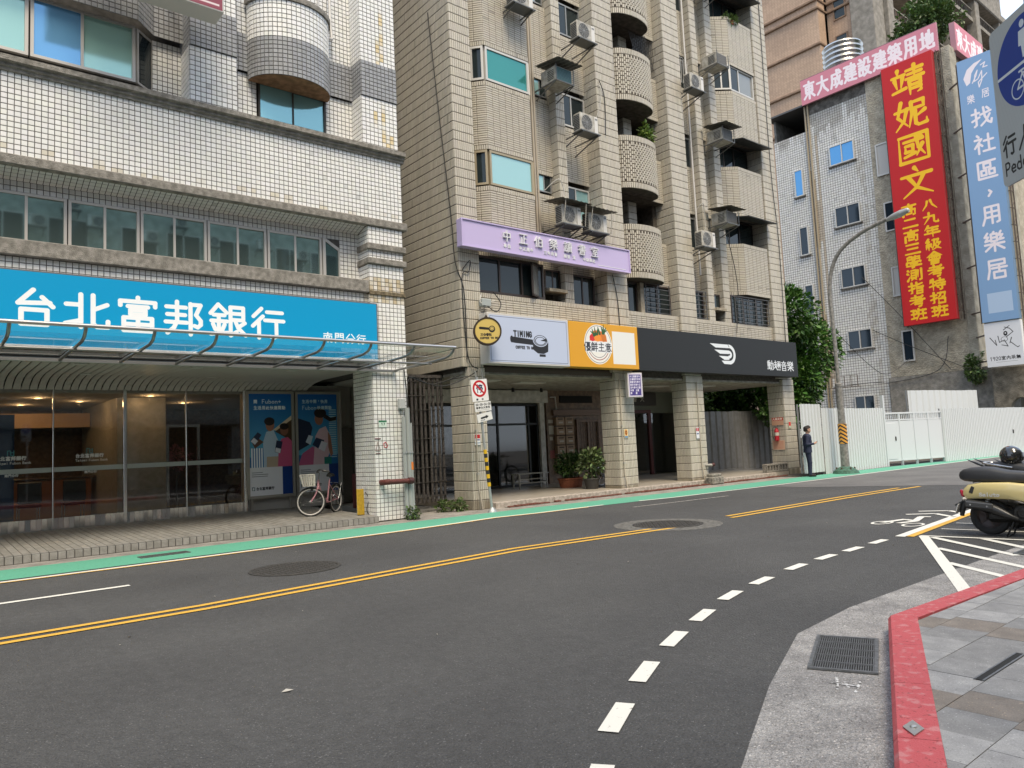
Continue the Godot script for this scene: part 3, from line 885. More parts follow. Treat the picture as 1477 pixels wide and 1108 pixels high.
	for j in 16:
		var z0 := -2.62 + j * .325
		for i in 46:
			var x0 := -1.2 + i * px + (.1 if j % 2 == 1 else 0.0)
			if z0 > -1.0 and x0 > 5.5: continue
			var rp := PackedVector2Array([Vector2(x0 + .002, z0 + .002), Vector2(x0 + px - .002, z0 + .002), Vector2(x0 + px - .002, z0 + .323), Vector2(x0 + .002, z0 + .323)])
			for poly in Geometry2D.intersect_polygons(rp, clip):
				if poly.size() < 3: continue
				var top := .14 + rng.randf_range(-.0015, .0015)
				var b := mb()
				b.prism(poly, .03, Transform3D(Basis(Vector3.RIGHT, Vector3(0, 0, 1), Vector3.UP), v3(0, top - .03, 0)))
				var brown := absf(x0 - 4.05) < .17 or absf(x0 - 5.65) < .17 or absf(x0 - 2.42) < .17
				piece("paver", b, browns[rng.randi() % 2] if brown else greys[rng.randi() % 4], slab)
	var slot := thing("slot_drain", "narrow dark slot drain cut into the grey pavers", "drain", v3(4.97, .1425, -1.672))
	piece("slot", mb().box(v3(0, .0005, 0), v3(.68, .003, .03)), mat("pit_black", lin(.012, .012, .012), .9), slot)
	piece("rail", mb().box(v3(0, .001, -.022), v3(.68, .004, .01)), worn("grate_steel", lin(.26, .27, .28), .5, 4.0, .7, 0.0, .7), slot)
	piece("rail", mb().box(v3(0, .001, .022), v3(.68, .004, .01)), mats["grate_steel"], slot)
	var mk := thing("survey_marker", "diamond steel marker with a round stud on the red kerb", "marker", v3(3.69, .146, -1.632), atan2(1.02, 2.26))
	piece("plate", mb().prism(PackedVector2Array([Vector2(-.1, 0), Vector2(0, -.045), Vector2(.1, 0), Vector2(0, .045)]), .004, Transform3D(Basis(Vector3.RIGHT, Vector3(0, 0, -1), Vector3.UP), Vector3.ZERO)), mat("marker_steel", lin(.42, .42, .4), .4, .7), mk)
	piece("stud", mb().lathe([Vector2(.016, .003), Vector2(.014, .011), Vector2(.006, .015), Vector2(0, .016)], Transform3D(), 12), mats["marker_steel"], mk)
	# chalk mark of a surveyor on the gutter
	var ch := thing("chalk_mark", "white sprayed survey scribble on the concrete gutter", "marking", v3(4.47, .0065, -2.4), .4)
	for s in [[-.12, .0, .12, -.02], [-.06, .06, .05, .03], [.0, -.05, -.02, .1], [-.14, .1, .1, .12]]:
		piece("stroke", strip(V(s), .016, rng.randf_range(0, .003)), white_spray(), ch)
func white_spray() -> StandardMaterial3D: return paint("white_spray", lin(.6, .6, .6), .42)

# ---------------------------------------------------------------- bank building (white and grey tiles)
const TW := Color(.76, .755, .735)   # white glazed tile
const TG := Color(.30, .305, .315)   # grey glazed tile
var bank_node: Node3D
func rust(p: Vector3, c: Color) -> Color:   # rust runs below the anchors on the corner pillar
	if p.x > 8.3 and p.z > -15.0 and p.y > 8.7:
		for s in [[8.72, 10.9, 12.2, .05], [8.62, 10.75, 11.5, .06], [8.74, 8.75, 9.75, .055], [8.9, 8.72, 9.1, .12], [8.55, 9.2, 9.6, .05]]:
			if absf(p.x - s[0]) < s[3] and p.y > s[1] and p.y < s[2]:
				return c * Color(.9, .74, .44).lerp(Color.WHITE, clampf(sin(p.y * 13.0 + p.x * 31.0) * .5 + .35, 0, 1))
	if p.x > 8.1 and p.y > 4.95 and p.y < 5.55 and p.z > -15.6:
		var k := sin(p.x * 23.0 + p.y * 9.0) * .5 + .5
		return c * Color(.66, .55, .36).lerp(Color.WHITE, k * .7)
	if p.y > 6.96 and p.y < 7.12 and sin(p.x * 7.3) + sin(p.x * 17.0) > .4:
		return c * Color(.80, .74, .62).lerp(Color.WHITE, clampf(.55 + .45 * sin(p.x * 61.0 + p.y * 43.0), 0, 1))
	return c
func sq_white(t: Tiles, p: Vector3, u: Vector3, W: float, H: float) -> void:
	t.rect(p, u, Vector3.UP, W, H, .1, .1, .011, .011, TW, .045, .008, false, rust)
func sq_grey(t: Tiles, p: Vector3, u: Vector3, W: float, H: float) -> void:
	t.rect(p, u, Vector3.UP, W, H, .1, .1, .011, .011, TG, .09, .008, false, rust)
func no_tiles(_t: Tiles, _p: Vector3, _u: Vector3, _W: float, _H: float) -> void: pass
func bank() -> void:
	var B := thing("bank_building", "white and grey tiled bank building with curved balcony and long window band", "building", v3(0, 0, 0))
	bank_node = B
	var grout := worn("bank_grout", lin(.11, .105, .10), .95, .8, .7)
	var tm := mat("glazed_tile", Color.WHITE, .32)
	tm.vertex_color_use_as_albedo = true
	var conc := worn("cornice_concrete", lin(.36, .335, .30), .95, .9, .66, 1.0)
	var t := Tiles.new()
	t.r.seed = 11
	var w := mb()
	var X0 := -24.0
	# core of the building behind the face
	w.span(v3(X0, 3.52, -15.55), v3(9.1, 23.0, -30))
	w.span(v3(X0, -.05, -24.6), v3(9.1, 3.42, -30))
	# ground floor corner pillar, and one beyond the frame
	for px in [[8.22, 9.13], [-3.4, -2.5], [-14.4, -13.5]]:
		tiled_prism(w, t, V([px[0], -15.82, px[0], -14.9, px[1], -14.9, px[1], -15.82]), .02, 6.77, sq_white, false, false)
	# strip between sign and sill
	tiled_prism(w, t, V([X0, -15.0, 8.22, -15.0]), 4.0, 5.2, sq_white, false, false)
	w.quad(v3(X0, 3.44, -15.0), v3(8.22, 3.44, -15.0), v3(8.22, 4.0, -15.0), v3(X0, 4.0, -15.0))
	# window band wall pieces and sloped soffit of tiles
	tiled_prism(w, t, V([7.72, -15.36, 8.22, -15.36]), 5.5, 6.66, sq_white, false, false)
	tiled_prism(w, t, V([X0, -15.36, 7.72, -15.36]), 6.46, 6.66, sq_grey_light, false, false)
	w.quad(v3(X0, 6.66, -15.36), v3(8.22, 6.66, -15.36), v3(8.22, 6.79, -14.96), v3(X0, 6.79, -14.96))
	var sl := v3(0, .13, .4)
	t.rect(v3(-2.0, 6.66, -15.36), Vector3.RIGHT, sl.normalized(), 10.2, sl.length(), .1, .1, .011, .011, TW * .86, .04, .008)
	# white parapet band
	tiled_prism(w, t, V([X0 + 22.0, -14.9, 9.15, -14.9, 9.15, -20.0]), 6.95, 8.44, sq_white, false, false)
	w.quad(v3(X0, 6.95, -14.9), v3(X0 + 22.0, 6.95, -14.9), v3(X0 + 22.0, 8.44, -14.9), v3(X0, 8.44, -14.9))
	w.quad(v3(9.13, 0, -19.1), v3(9.13, 0, -30), v3(9.13, 3.5, -30), v3(9.13, 3.5, -19.1))
	w.quad(v3(9.13, 3.5, -15.82), v3(9.13, 3.5, -30), v3(9.13, 7, -30), v3(9.13, 7, -15.82))
	# third floor wall, pillars
	for q in [[8.66, 9.9, 0], [9.9, 10.76, 1], [10.76, 13.6, 0]]:
		var st: Callable = sq_grey if q[2] == 1 else sq_white
		var zo := .06 if q[2] == 1 else 0.0
		tiled_prism(w, t, V([8.17, -15.6, 8.17, -14.92 + zo * .5, 9.11, -14.92 + zo * .5, 9.11, -20.0]), q[0], q[1], st)
		tiled_prism(w, t, V([4.34, -15.6, 4.34, -14.92 + zo * .5, 5.28, -14.92 + zo * .5, 5.28, -15.6]), q[0] + (.13 if q[2] == 1 else 0.0) * 0, q[1], st)
		tiled_prism(w, t, V([7.5, -15.42 + zo, 8.2, -15.42 + zo]), q[0], q[1], st, false, false)
		tiled_prism(w, t, V([5.26, -15.42 + zo, 5.88, -15.42 + zo]), q[0], q[1], st, false, false)
	tiled_prism(w, t, V([5.88, -15.36, 7.5, -15.36]), 9.78, 10.76, sq_grey, false, false)
	tiled_prism(w, t, V([5.88, -15.42, 7.5, -15.42]), 10.76, 13.6, sq_white, false, false)
	tiled_prism(w, t, V([3.78, -15.5, 4.36, -15.5]), 8.66, 10.08, sq_white, false, false)
	tiled_prism(w, t, V([-4, -14.95, 3.4, -14.95, 3.78, -15.36, 4.36, -15.36]), 10.1, 11.2, sq_grey_mid)
	tiled_prism(w, t, V([-4, -15.5, 4.36, -15.5]), 11.2, 13.6, sq_white, false, false)
	w.span(v3(-4, 8.3, -16.4), v3(3.8, 10.3, -15.56))
	# curved balcony
	var arc := []
	for k in 15:
		var a := PI * (1.0 - k / 14.0)
		arc.append(Vector2(6.6 + .93 * cos(a), -15.36 + .72 * sin(a)))
	tiled_prism(w, t, arc, 9.72, 10.58, sq_grey)
	tiled_prism(w, t, arc, 10.58, 11.42, sq_white)
	piece("wall", w, grout, B)
	t.node("tile", tile_mesh, tm, B)
	var sof := mb()
	for k in 14:
		var a: Vector2 = arc[k]
		var c: Vector2 = arc[k + 1]
		sof.tri(v3(6.6, 9.715, -15.36), v3(c.x, 9.715, c.y), v3(a.x, 9.715, a.y))
	piece("balcony_soffit", sof, worn("brown_render", lin(.33, .19, .10), .9, .8, .7), B, "brown painted underside of the curved balcony")
	var cap := mb()
	for k in 14:
		var a: Vector2 = arc[k]
		var c: Vector2 = arc[k + 1]
		var m0 := Vector2(6.6, -15.36)
		var a1 := m0 + (a - m0) * 1.06
		var c1 := m0 + (c - m0) * 1.06
		var a2 := m0 + (a - m0) * .88
		var c2 := m0 + (c - m0) * .88
		cap.quad(v3(a1.x, 11.42, a1.y), v3(c1.x, 11.42, c1.y), v3(c1.x, 11.54, c1.y), v3(a1.x, 11.54, a1.y))
		cap.quad(v3(a1.x, 11.54, a1.y), v3(c1.x, 11.54, c1.y), v3(c2.x, 11.54, c2.y), v3(a2.x, 11.54, a2.y))
		cap.quad(v3(c1.x, 11.42, c1.y), v3(a1.x, 11.42, a1.y), v3(a2.x, 11.42, a2.y), v3(c2.x, 11.42, c2.y))
	piece("balcony_coping", cap, conc, B)
	# concrete mouldings
	piece("cornice", mb().prism(PackedVector2Array(V([0, 0, .05, 0, .05, .05, .09, .07, .09, .12, .16, .14, .16, .235, 0, .27, -.7, .27, -.7, 0])), 33.4, Transform3D(Basis(v3(0, 0, 1), v3(0, 1, 0), v3(-1, 0, 0)), v3(9.22, 8.43, -14.9))), conc, B)
	piece("band_course", mb().rbox(v3(-7.4, 6.865, -15.0), v3(33.3, .18, .34), .015), conc, B)
	piece("sill", mb().rbox(v3(-7.9, 5.345, -15.1), v3(32.2, .28, .46), .012), conc, B)
	for y in [6.29, 5.95]:
		piece("pillar_ring", mb().rbox(v3(8.675, y, -15.32), v3(1.02, .14, 1.0), .012), conc, B)
	piece("stained_course", mb().rbox(v3(8.675, 5.21, -15.33), v3(.93, .09, .95), .006), worn("stained_concrete", lin(.30, .24, .15), .95, 1.4, .5, .6), B, "yellow-stained course on the corner pillar")
	# windows of the second floor: reflective teal glass
	var alu := mat("aluminium", lin(.50, .47, .43), .42, .35)
	var teal := mat("teal_coated_glass", lin(.30, .42, .40), .03, .85)
	var teal2 := mat("dark_teal_glass", lin(.13, .20, .20), .03, .8)
	var mu := [-.88, -.25, .38, 1.01, 1.66, 2.29, 2.92, 3.51, 4.14, 4.77, 5.41, 6.02, 6.65, 7.29]
	for i in range(1, mu.size() - 1, 2):
		window(B, mu[i] + .01, mu[i + 2 if i + 2 < mu.size() else i + 1] - .01, 5.485, 6.46, -15.38 + .004 * (i % 3), [.5], alu, [teal, teal], .05, .07)
	var cw := mb()
	cw.box(v3(7.33, 5.97, -15.36), v3(.07, .97, .09)); cw.box(v3(7.7, 5.86, -15.36), v3(.035, .76, .07)); cw.box(v3(7.52, 5.5, -15.36), v3(.34, .035, .07)); cw.bar(v3(7.36, 6.44, -15.36), v3(7.7, 6.24, -15.36), .035, .07)
	var cwn := piece("window", cw, alu, B, "small window with a slanted top corner")
	piece("pane", mb().prism(PackedVector2Array(V([7.36, 5.5, 7.69, 5.5, 7.69, 6.23, 7.36, 6.43])), .006, Transform3D(Basis(), v3(0, 0, -15.37))), teal2, cwn)
	piece("slanted_jamb", mb().prism(PackedVector2Array(V([7.36, 6.46, 7.72, 6.25, 7.72, 6.47])), .03, Transform3D(Basis(), v3(0, 0, -15.375))), grout, B)
	# third floor windows: blue and pale teal film
	var aqua := mat("pale_teal_film_glass", lin(.36, .60, .54), .12, .45)
	var blue := mat("blue_film_glass", lin(.17, .40, .66), .1, .45)
	var turq := mat("turquoise_film_glass", lin(.27, .52, .55), .08, .5)
	window(B, -.9, .02, 8.94, 10.08, -15.2, [.5], alu, [blue, aqua], .055, .08)
	window(B, .04, 1.64, 8.94, 10.08, -15.2, [.5], alu, [blue, aqua], .055, .08)
	window(B, 1.67, 3.4, 8.94, 10.08, -15.2, [.475], alu, [blue, aqua], .055, .08)
	var ang := atan2(.36, .38)
	window(B, 0, .5, 0, 1.12, 0, [], alu, [mat("dark_glass", lin(.022, .032, .034), .04, .2)], .045, .06, 0, Basis(Vector3.UP, -ang * -1.0)).position = v3(3.42, 8.94, -15.2)
	var last: Node3D = B.get_child(B.get_child_count() - 1)
	last.basis = Basis(Vector3.UP, ang)
	window(B, 5.9, 7.48, 8.93, 9.76, -15.4, [.5], mat("dark_frame", lin(.05, .045, .04), .5, .3), [turq, turq], .04, .07)
	window(B, 5.95, 7.4, 11.7, 12.9, -15.42, [.5], alu, [turq, turq], .05, .07)
	piece("drain_pipe", mb().tube([v3(7.6, 13.5, -15.3), v3(7.62, 11.6, -15.3), v3(7.6, 11.2, -15.2), v3(7.4, 11.12, -15.1)], .035, 8), mat("pale_pvc", lin(.55, .53, .5), .5), B)
	# maroon sign reaching out from the wall above
	var c := canvas(256, 96, lin(.24, .045, .07))
	c.text("9", 196, 16, 40, 40, 6, 2.2, Color(.9, .88, .88)); c.text("8", 168, 14, 40, 40, 6, 2.2, Color(.9, .88, .88))
	c.rect(4, 88, 250, 91, Color(.85, .8, .8))
	var s := box_sign("box_sign", "maroon box sign with white figures jutting out above the bank", v3(3.35, 10.72, -13.95), 0, 2.55, 1.35, .5, mat("sign_white_shell", lin(.55, .53, .5), .5), print_mat("maroon_print", c))
	piece("bracket", mb().box(v3(-.6, .3, -.75), v3(.08, .08, 1.05)), mat("steel_grey", lin(.25, .25, .25), .5, .6), s)
	piece("bracket", mb().box(v3(.7, .3, -.75), v3(.08, .08, 1.05)), mats["steel_grey"], s)
func sq_grey_light(t: Tiles, p: Vector3, u: Vector3, W: float, H: float) -> void:
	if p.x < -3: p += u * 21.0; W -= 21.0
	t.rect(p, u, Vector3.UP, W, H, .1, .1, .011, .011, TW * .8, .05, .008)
func sq_grey_mid(t: Tiles, p: Vector3, u: Vector3, W: float, H: float) -> void:
	t.rect(p, u, Vector3.UP, W, H, .1, .1, .011, .011, TG * .95, .08, .008)

# the bank's arcade: step, floor, ceiling slats, glass front, posters, canopy
func bank_front() -> void:
	var B := bank_node
	var steel := mat("polished_steel", lin(.72, .71, .69), .18, .9)
	var floor_m := []
	for k in 3:
		floor_m.append(worn("arcade_floor_%d" % k, lin(.36 - .02 * k, .345 - .02 * k, .32 - .02 * k), .62, .8, .8, .3))
	var joint := mat("joint_dark", lin(.05, .047, .043), .95)
	# step and floor: strips laid across, joints open
	piece("step_bed", mb().prism(PackedVector2Array(V([-14.76, -.05, -14.76, .135, -18.6, .245, -24.0, .245, -24.0, -.05])), 33.0, Transform3D(Basis(v3(0, 0, 1), v3(0, 1, 0), v3(-1, 0, 0)), v3(8.2, 0, 0))), joint, B)
	for i in 76:
		var x := 8.2 - i * .125 - .0625
		var b := mb()
		b.box(v3(x, .195, -16.66), v3(.114, .012, 3.76), Basis(Vector3.RIGHT, v3(0, 3.76, .11).normalized(), v3(0, -.11, 3.76).normalized()))
		piece("floor_strip", b, floor_m[rng.randi() % 3], B)
		var f := mb()
		f.rbox(v3(x, .07, -14.765), v3(.114, .125, .03), .006)
		piece("step_tile", f, floor_m[rng.randi() % 3], B)
	# ceiling: thin metal slats running in from the street, dropping in a curve at the glass
	var slat_m := mat("ceiling_slat", lin(.50, .475, .44), .5)
	var prof := [Vector2(-14.98, 3.44), Vector2(-17.4, 3.44), Vector2(-17.9, 3.4), Vector2(-18.25, 3.32), Vector2(-18.47, 3.22)]
	for i in 72:
		var x := 8.2 - i * .15
		var b := mb()
		for k in 4:
			var a: Vector2 = prof[k]
			var c: Vector2 = prof[k + 1]
			b.quad(v3(x - .126, a.y, a.x), v3(x - .126, c.y, c.x), v3(x, c.y, c.x), v3(x, a.y, a.x))
			b.quad(v3(x, a.y + .012, a.x), v3(x, c.y + .012, c.x), v3(x - .126, c.y + .012, c.x), v3(x - .126, a.y + .012, a.x))
			b.quad(v3(x, a.y, a.x), v3(x, c.y, c.x), v3(x, c.y + .012, c.x), v3(x, a.y + .012, a.x))
		piece("ceiling_slat", b, slat_m, B)
	piece("ceiling_void", mb().span(v3(-12, 3.47, -18.4), v3(8.2, 3.5, -14.95)), joint, B)
	piece("ceiling_edge", mb().rbox(v3(-3, 3.43, -14.93), v3(22.4, .07, .06), .01), mat("steel_grey", lin(.25, .25, .25), .5, .6), B)
	for p in [[2.54, -15.54], [4.6, -15.57], [6.6, -15.59], [.6, -15.55], [2.9, -17.2], [5.4, -17.2]]:
		piece("downlight", mb().lathe([Vector2(.11, 3.425), Vector2(.11, 3.435)], Transform3D(Basis(), v3(p[0], 0, p[1])), 20).lathe([Vector2(0, 3.427), Vector2(.11, 3.425)], Transform3D(Basis(), v3(p[0], 0, p[1])), 20), mat("lamp_glass_off", lin(.55, .53, .5), .4), B)
	# glass front
	var glass := mat("shop_glass", Color(.10, .13, .12, .22), .02)
	glass.transparency = BaseMaterial3D.TRANSPARENCY_ALPHA
	glass.metallic_specular = .7
	var zf := -18.5
	var posts := [-3.0, -.3, 1.1, 2.5, 3.89, 5.2, 6.54]
	for i in posts.size() - 1:
		var x0: float = posts[i]
		var x1: float = posts[i + 1]
		var p := piece("glass_panel", mb().box(v3((x0 + x1) / 2, 1.86, zf), v3(x1 - x0 - .01, 2.76, .012)), glass, B)
		var kick := mb()
		# polished kick plate, slightly buckled
		var n := 14
		for k in n:
			var a := x0 + (x1 - x0) * k / n + .004
			var c := x0 + (x1 - x0) * (k + 1.0) / n
			var wv := func(q: float) -> float: return .006 * sin(q * 9.0 + i) + .004 * sin(q * 23.0)
			kick.quad(v3(a, .245, zf + .03 + wv.call(a)), v3(c, .245, zf + .03 + wv.call(c)), v3(c, .49, zf + .03 - wv.call(c) * .7), v3(a, .49, zf + .03 - wv.call(a) * .7))
		kick.quad(v3(x0, .49, zf + .03), v3(x1, .49, zf + .03), v3(x1, .49, zf - .02), v3(x0, .49, zf - .02))
		piece("kick_plate", kick.soften(.2), steel, B)
		piece("frosted_band", mb().box(v3((x0 + x1) / 2, 1.51, zf + .009), v3(x1 - x0 - .03, .1, .002)), mat("frosted_film", lin(.42, .45, .44), .7), p)
		var wide := .07 if i in [1, 4] else .025
		piece("post", mb().rbox(v3(x0, 1.75, zf + .02), v3(wide, 3.0, .09), .006), steel, B)
	piece("head_rail", mb().rbox(v3(1.75, 3.25, zf), v3(9.6, .05, .1), .008), steel, B)
	# lettering stuck on the glass
	for k in 2:
		var px: float = [3.19, 1.75][k]
		var d := thing("glass_lettering", "white bank lettering on the glass beside the thick post" if k == 0 else "white bank lettering on the glass at the picture's left edge", "lettering", v3(px, 1.72, zf + .012))
		stroke_text(d, "台北富邦銀行", -.27, .02, .082, .085, .01, .0075, mat("white_vinyl", lin(.6, .6, .6), .6))
		stroke_text(d, "Taipei Fubon Bank", -.27, -.06, .062, .05, .004, .004, mats["white_vinyl"])
		stroke_text(d, "南門分行", -.1, -.32, .055, .055, .006, .005, mats["white_vinyl"])
		emblem(d, v3(0, .17, 0), .11, mat("teal_vinyl", lin(.05, .25, .28), .6))
	# room behind the glass
	var room := mb()
	room.span(v3(-3.2, .24, -24.6), v3(-3.1, 3.3, -18.6))
	room.span(v3(9.12, .0, -24.6), v3(9.05, 3.42, -18.9))
	piece("interior_wall", room, worn("lobby_wall", lin(.32, .31, .28), .7, .5, .8), B)
	piece("interior_back_wall", mb().span(v3(-3.2, .2, -24.62), v3(9.1, 3.4, -24.45)), worn("lobby_wood", lin(.15, .085, .045), .5, 1.2, .6), B)
	piece("interior_floor", mb().span(v3(-3.2, .22, -24.6), v3(9.1, .248, -18.58)), mat("lobby_floor", lin(.16, .13, .11), .25), B)
	piece("interior_ceiling", mb().span(v3(-3.2, 3.17, -24.6), v3(9.1, 3.3, -18.62)), mat("lobby_ceiling", lin(.5, .48, .45), .8), B)
	piece("partition", mb().span(v3(4.25, .24, -20.1), v3(5.12, 3.17, -19.9)), worn("marble", lin(.50, .49, .45), .35, .7, .85), B)
	piece("partition", mb().span(v3(4.02, .24, -24.4), v3(4.25, 3.17, -19.9)), mats["marble"], B)
	piece("door_frame", mb().span(v3(5.15, .24, -20.1), v3(5.22, 2.5, -20.0)).span(v3(5.22, 2.43, -20.1), v3(5.9, 2.5, -20.0)).span(v3(5.9, .24, -20.1), v3(5.97, 2.5, -20.0)), steel, B)
	piece("painted_light_cove", mb().span(v3(-1.0, 2.62, -23.3), v3(4.0, 3.0, -23.1)), mat("cove_glow_paint", lin(.62, .42, .22), .6), B)  # lit strip put into the orange base colour, nothing emits here
	var glow := mat("lamp_glow", lin(.9, .75, .5), .5)
	glow.emission_enabled = true
	glow.emission = Color(1, .82, .55)
	glow.emission_energy_multiplier = 2.5
	for p in [[.2, -20.0], [2.4, -20.0], [2.3, -22.2], [4.6, -19.2], [.4, -22.2], [6.0, -21.5], [3.4, -21.0]]:
		var l := thing("ceiling_lamp", "small lit downlight inside the bank lobby", "lamp", v3(p[0], 3.165, p[1]), 0, "lit lamps in the bank lobby")
		piece("trim", mb().lathe([Vector2(.1, 0), Vector2(.1, -.012), Vector2(.075, -.012)], Transform3D(), 18), mat("white_trim", lin(.7, .7, .7), .5), l)
		piece("lens", mb().lathe([Vector2(.075, -.008), Vector2(0, -.008)], Transform3D(), 18), glow, l)
		var o := OmniLight3D.new()
		o.name = "lamp_light"
		o.position = v3(0, -.06, 0)
		o.light_color = Color(1, .8, .55)
		o.light_energy = .09
		o.light_size = .07
		o.omni_range = 9.0
		o.shadow_enabled = true
		l.add_child(o)
	var cnt := thing("service_counter", "wooden service counter inside the dim bank lobby", "counter", v3(1.8, .25, -22.6))
	piece("front", mb().rbox(v3(0, .5, 0), v3(4.2, 1.0, .5), .02), mat("counter_wood", lin(.28, .11, .035), .4), cnt)
	piece("top", mb().rbox(v3(0, 1.03, 0), v3(4.4, .06, .6), .015), mat("counter_top", lin(.1, .07, .05), .2), cnt)
	var pan := thing("standing_banner", "dark blue standing banner inside the bank at far left", "banner", v3(1.45, .25, -19.4))
	piece("sheet", mb().box(v3(0, 1.35, 0), v3(.9, 2.3, .02)), mat("navy_print", lin(.02, .06, .16), .6), pan)
	piece("base", mb().rbox(v3(0, .1, 0), v3(.92, .2, .14), .02), mat("steel_grey", lin(.25, .25, .25), .5, .6), pan)
	for k in 2:
		var ch := thing("waiting_chair", ["dark waiting chair seen through the bank glass by the banner", "dark waiting chair seen through the bank glass by the counter"][k], "chair", v3(2.3 + k * .9, .25, -20.6))
		piece("seat", mb().rbox(v3(0, .44, 0), v3(.48, .07, .48), .03), mat("dark_leather", lin(.03, .03, .03), .4), ch)
		piece("backrest", mb().rbox(v3(0, .75, .22), v3(.48, .5, .06), .03), mats["dark_leather"], ch)
		for s in [[-.2, -.2], [.2, -.2], [-.2, .2], [.2, .2]]:
			piece("leg", mb().tube([v3(s[0], 0, s[1]), v3(s[0], .42, s[1])], .014, 6), steel, ch)
	# poster light boxes
	var zp := zf + .12
	piece("poster_wall", mb().span(v3(6.56, .24, zf - .2), v3(9.1, 3.4, zf - .02)), mat("passage_render", lin(.42, .40, .37), .85), B)
	for k in 2:
		var p := thing("poster_box", ["framed bank poster of two people holding phones", "framed bank poster of one woman holding cards"][k], "poster", v3(7.2 + k * 1.27, 1.89, zp))
		var f := mb()
		f.box(v3(0, 1.305, 0), v3(1.24, .07, .09)); f.box(v3(0, -1.305, 0), v3(1.24, .07, .09))
		for sx in [-1, 1]: f.box(v3(sx * .585, 0, 0), v3(.07, 2.54, .09))
		piece("frame", f, mat("poster_frame", lin(.36, .34, .30), .4, .5), p)
		piece("print", face_quad(1.11, 2.55, .02), poster(k), p)
		piece("back", mb().box(v3(0, 0, -.02), v3(1.2, 2.6, .03)), mat("steel_grey", lin(.25, .25, .25), .5, .6), p)
		for sx in [-1, 1]: piece("foot", mb().box(v3(sx * .5, -1.49, 0), v3(.05, .31, .05)), mats["poster_frame"], p)
	piece("steel_post", mb().rbox(v3(6.56, 1.75, zf + .1), v3(.07, 3.0, .07), .008), steel, B)
	piece("steel_post", mb().rbox(v3(9.12, 1.75, zf + .1), v3(.07, 3.0, .07), .008), steel, B)
	# side passage with service door and barred vent
	var sd := piece("service_door", mb().rbox(v3(9.45, 1.25, -18.9), v3(.55, 2.05, .05), .01), worn("door_speckle", lin(.3, .28, .25), .6, 6.0, .55), B)
	piece("handle", mb().rbox(v3(9.27, 1.3, -18.86), v3(.03, .16, .04), .008), mat("steel_grey", lin(.25, .25, .25), .5, .6), sd)
	piece("passage_end", mb().span(v3(9.1, .0, -19.1), v3(9.82, 3.42, -19.0)).span(v3(9.75, 0, -19.0), v3(9.82, 3.42, -16.3)).span(v3(9.1, 3.42, -19.1), v3(9.82, 3.5, -16.0)).span(v3(9.0, .0, -19.0), v3(9.75, .2, -16.0)), mats["passage_render"], B)
	for k in 5: piece("vent_bar", mb().box(v3(9.2 + k * .11, 2.75, -18.85), v3(.014, .8, .014)), mat("pale_bar", lin(.4, .38, .34), .5, .4), B)
	for k in 2: piece("vent_bar", mb().box(v3(9.42, 2.5 + k * .5, -18.83), v3(.6, .016, .014)), mats["pale_bar"], B)
	# big blue sign
	var c := canvas(2048, 272, lin(.0, .30, .58))
	var wht := Color(.93, .94, .95)
	var S := 2048.0 / 9.79
	for g in [["台", 1.35, 2.07], ["北", 2.14, 2.88], ["富", 2.98, 3.68], ["邦", 3.78, 4.5], ["銀", 4.6, 5.34], ["行", 5.43, 6.13]]:
		c.glyph(g[0], (g[1] + 1.5) * S, (4.905 - 4.61) * S, (g[2] - g[1]) * S, .68 * S, .041 * S, wht)
	for g in [["南", 6.97], ["門", 7.24], ["分", 7.51], ["行", 7.77]]:
		c.glyph(g[0], (g[1] + 1.5) * S, (4.905 - 4.17) * S, .235 * S, .235 * S, .0125 * S, wht)
	var sg := thing("bank_sign", "long bright blue fascia sign with big white characters", "sign", v3(3.395, 4.275, -14.83))
	piece("shell", mb().rbox(v3(0, 0, -.02), v3(9.86, 1.32, .2), .012), mat("sign_grey_trim", lin(.16, .17, .18), .4, .5), sg)
	piece("face", face_quad(9.79, 1.26, .084), print_mat("bank_sign_print", c, .35), sg)
	piece("bottom_light", mb().box(v3(0, -.645, .09), v3(9.8, .03, .03)), mat("sign_white_edge", lin(.75, .78, .8), .4), sg)
	# glass canopy on curved steel arms
	var can := thing("glass_canopy", "glass canopy on curved steel arms over the bank entrance", "canopy", v3(0, 0, 0))
	var pane_m := mat("canopy_glass", Color(.80, .87, .87, .09), .06)
	pane_m.transparency = BaseMaterial3D.TRANSPARENCY_ALPHA
	var arm_m := mat("canopy_steel", lin(.34, .33, .32), .35, .8)
	var xs := []
	for i in 14: xs.append(8.76 - i * .952)
	for i in xs.size():
		var x: float = xs[i]
		piece("arm", mb().tube([v3(x, 3.41, -14.95), v3(x, 3.43, -13.4), v3(x, 3.45, -12.75), v3(x, 3.49, -12.56), v3(x, 3.56, -12.46), v3(x, 3.62, -12.42)], .027, 8), arm_m, can)
		if i < xs.size() - 1:
			var x1: float = xs[i + 1]
			var g := mb()
			var pr := [Vector2(-14.7, 3.465), Vector2(-12.78, 3.487), Vector2(-12.58, 3.53), Vector2(-12.47, 3.61)]
			for k in 3:
				g.quad(v3(x1 + .012, pr[k].y, pr[k].x), v3(x - .012, pr[k].y, pr[k].x), v3(x - .012, pr[k + 1].y, pr[k + 1].x), v3(x1 + .012, pr[k + 1].y, pr[k + 1].x))
			piece("glass_panel", g, pane_m, can)
	piece("rail", mb().tube([v3(8.8, 3.635, -12.42), v3(-3.7, 3.635, -12.42)], .03, 10), mat("rail_steel", lin(.62, .61, .6), .3, .75), can)
	piece("purlin", mb().tube([v3(8.8, 3.40, -13.35), v3(-3.7, 3.40, -13.35)], .02, 8), arm_m, can)
	piece("wall_beam", mb().rbox(v3(2.5, 3.40, -14.82), v3(12.6, .06, .06), .008), arm_m, can)
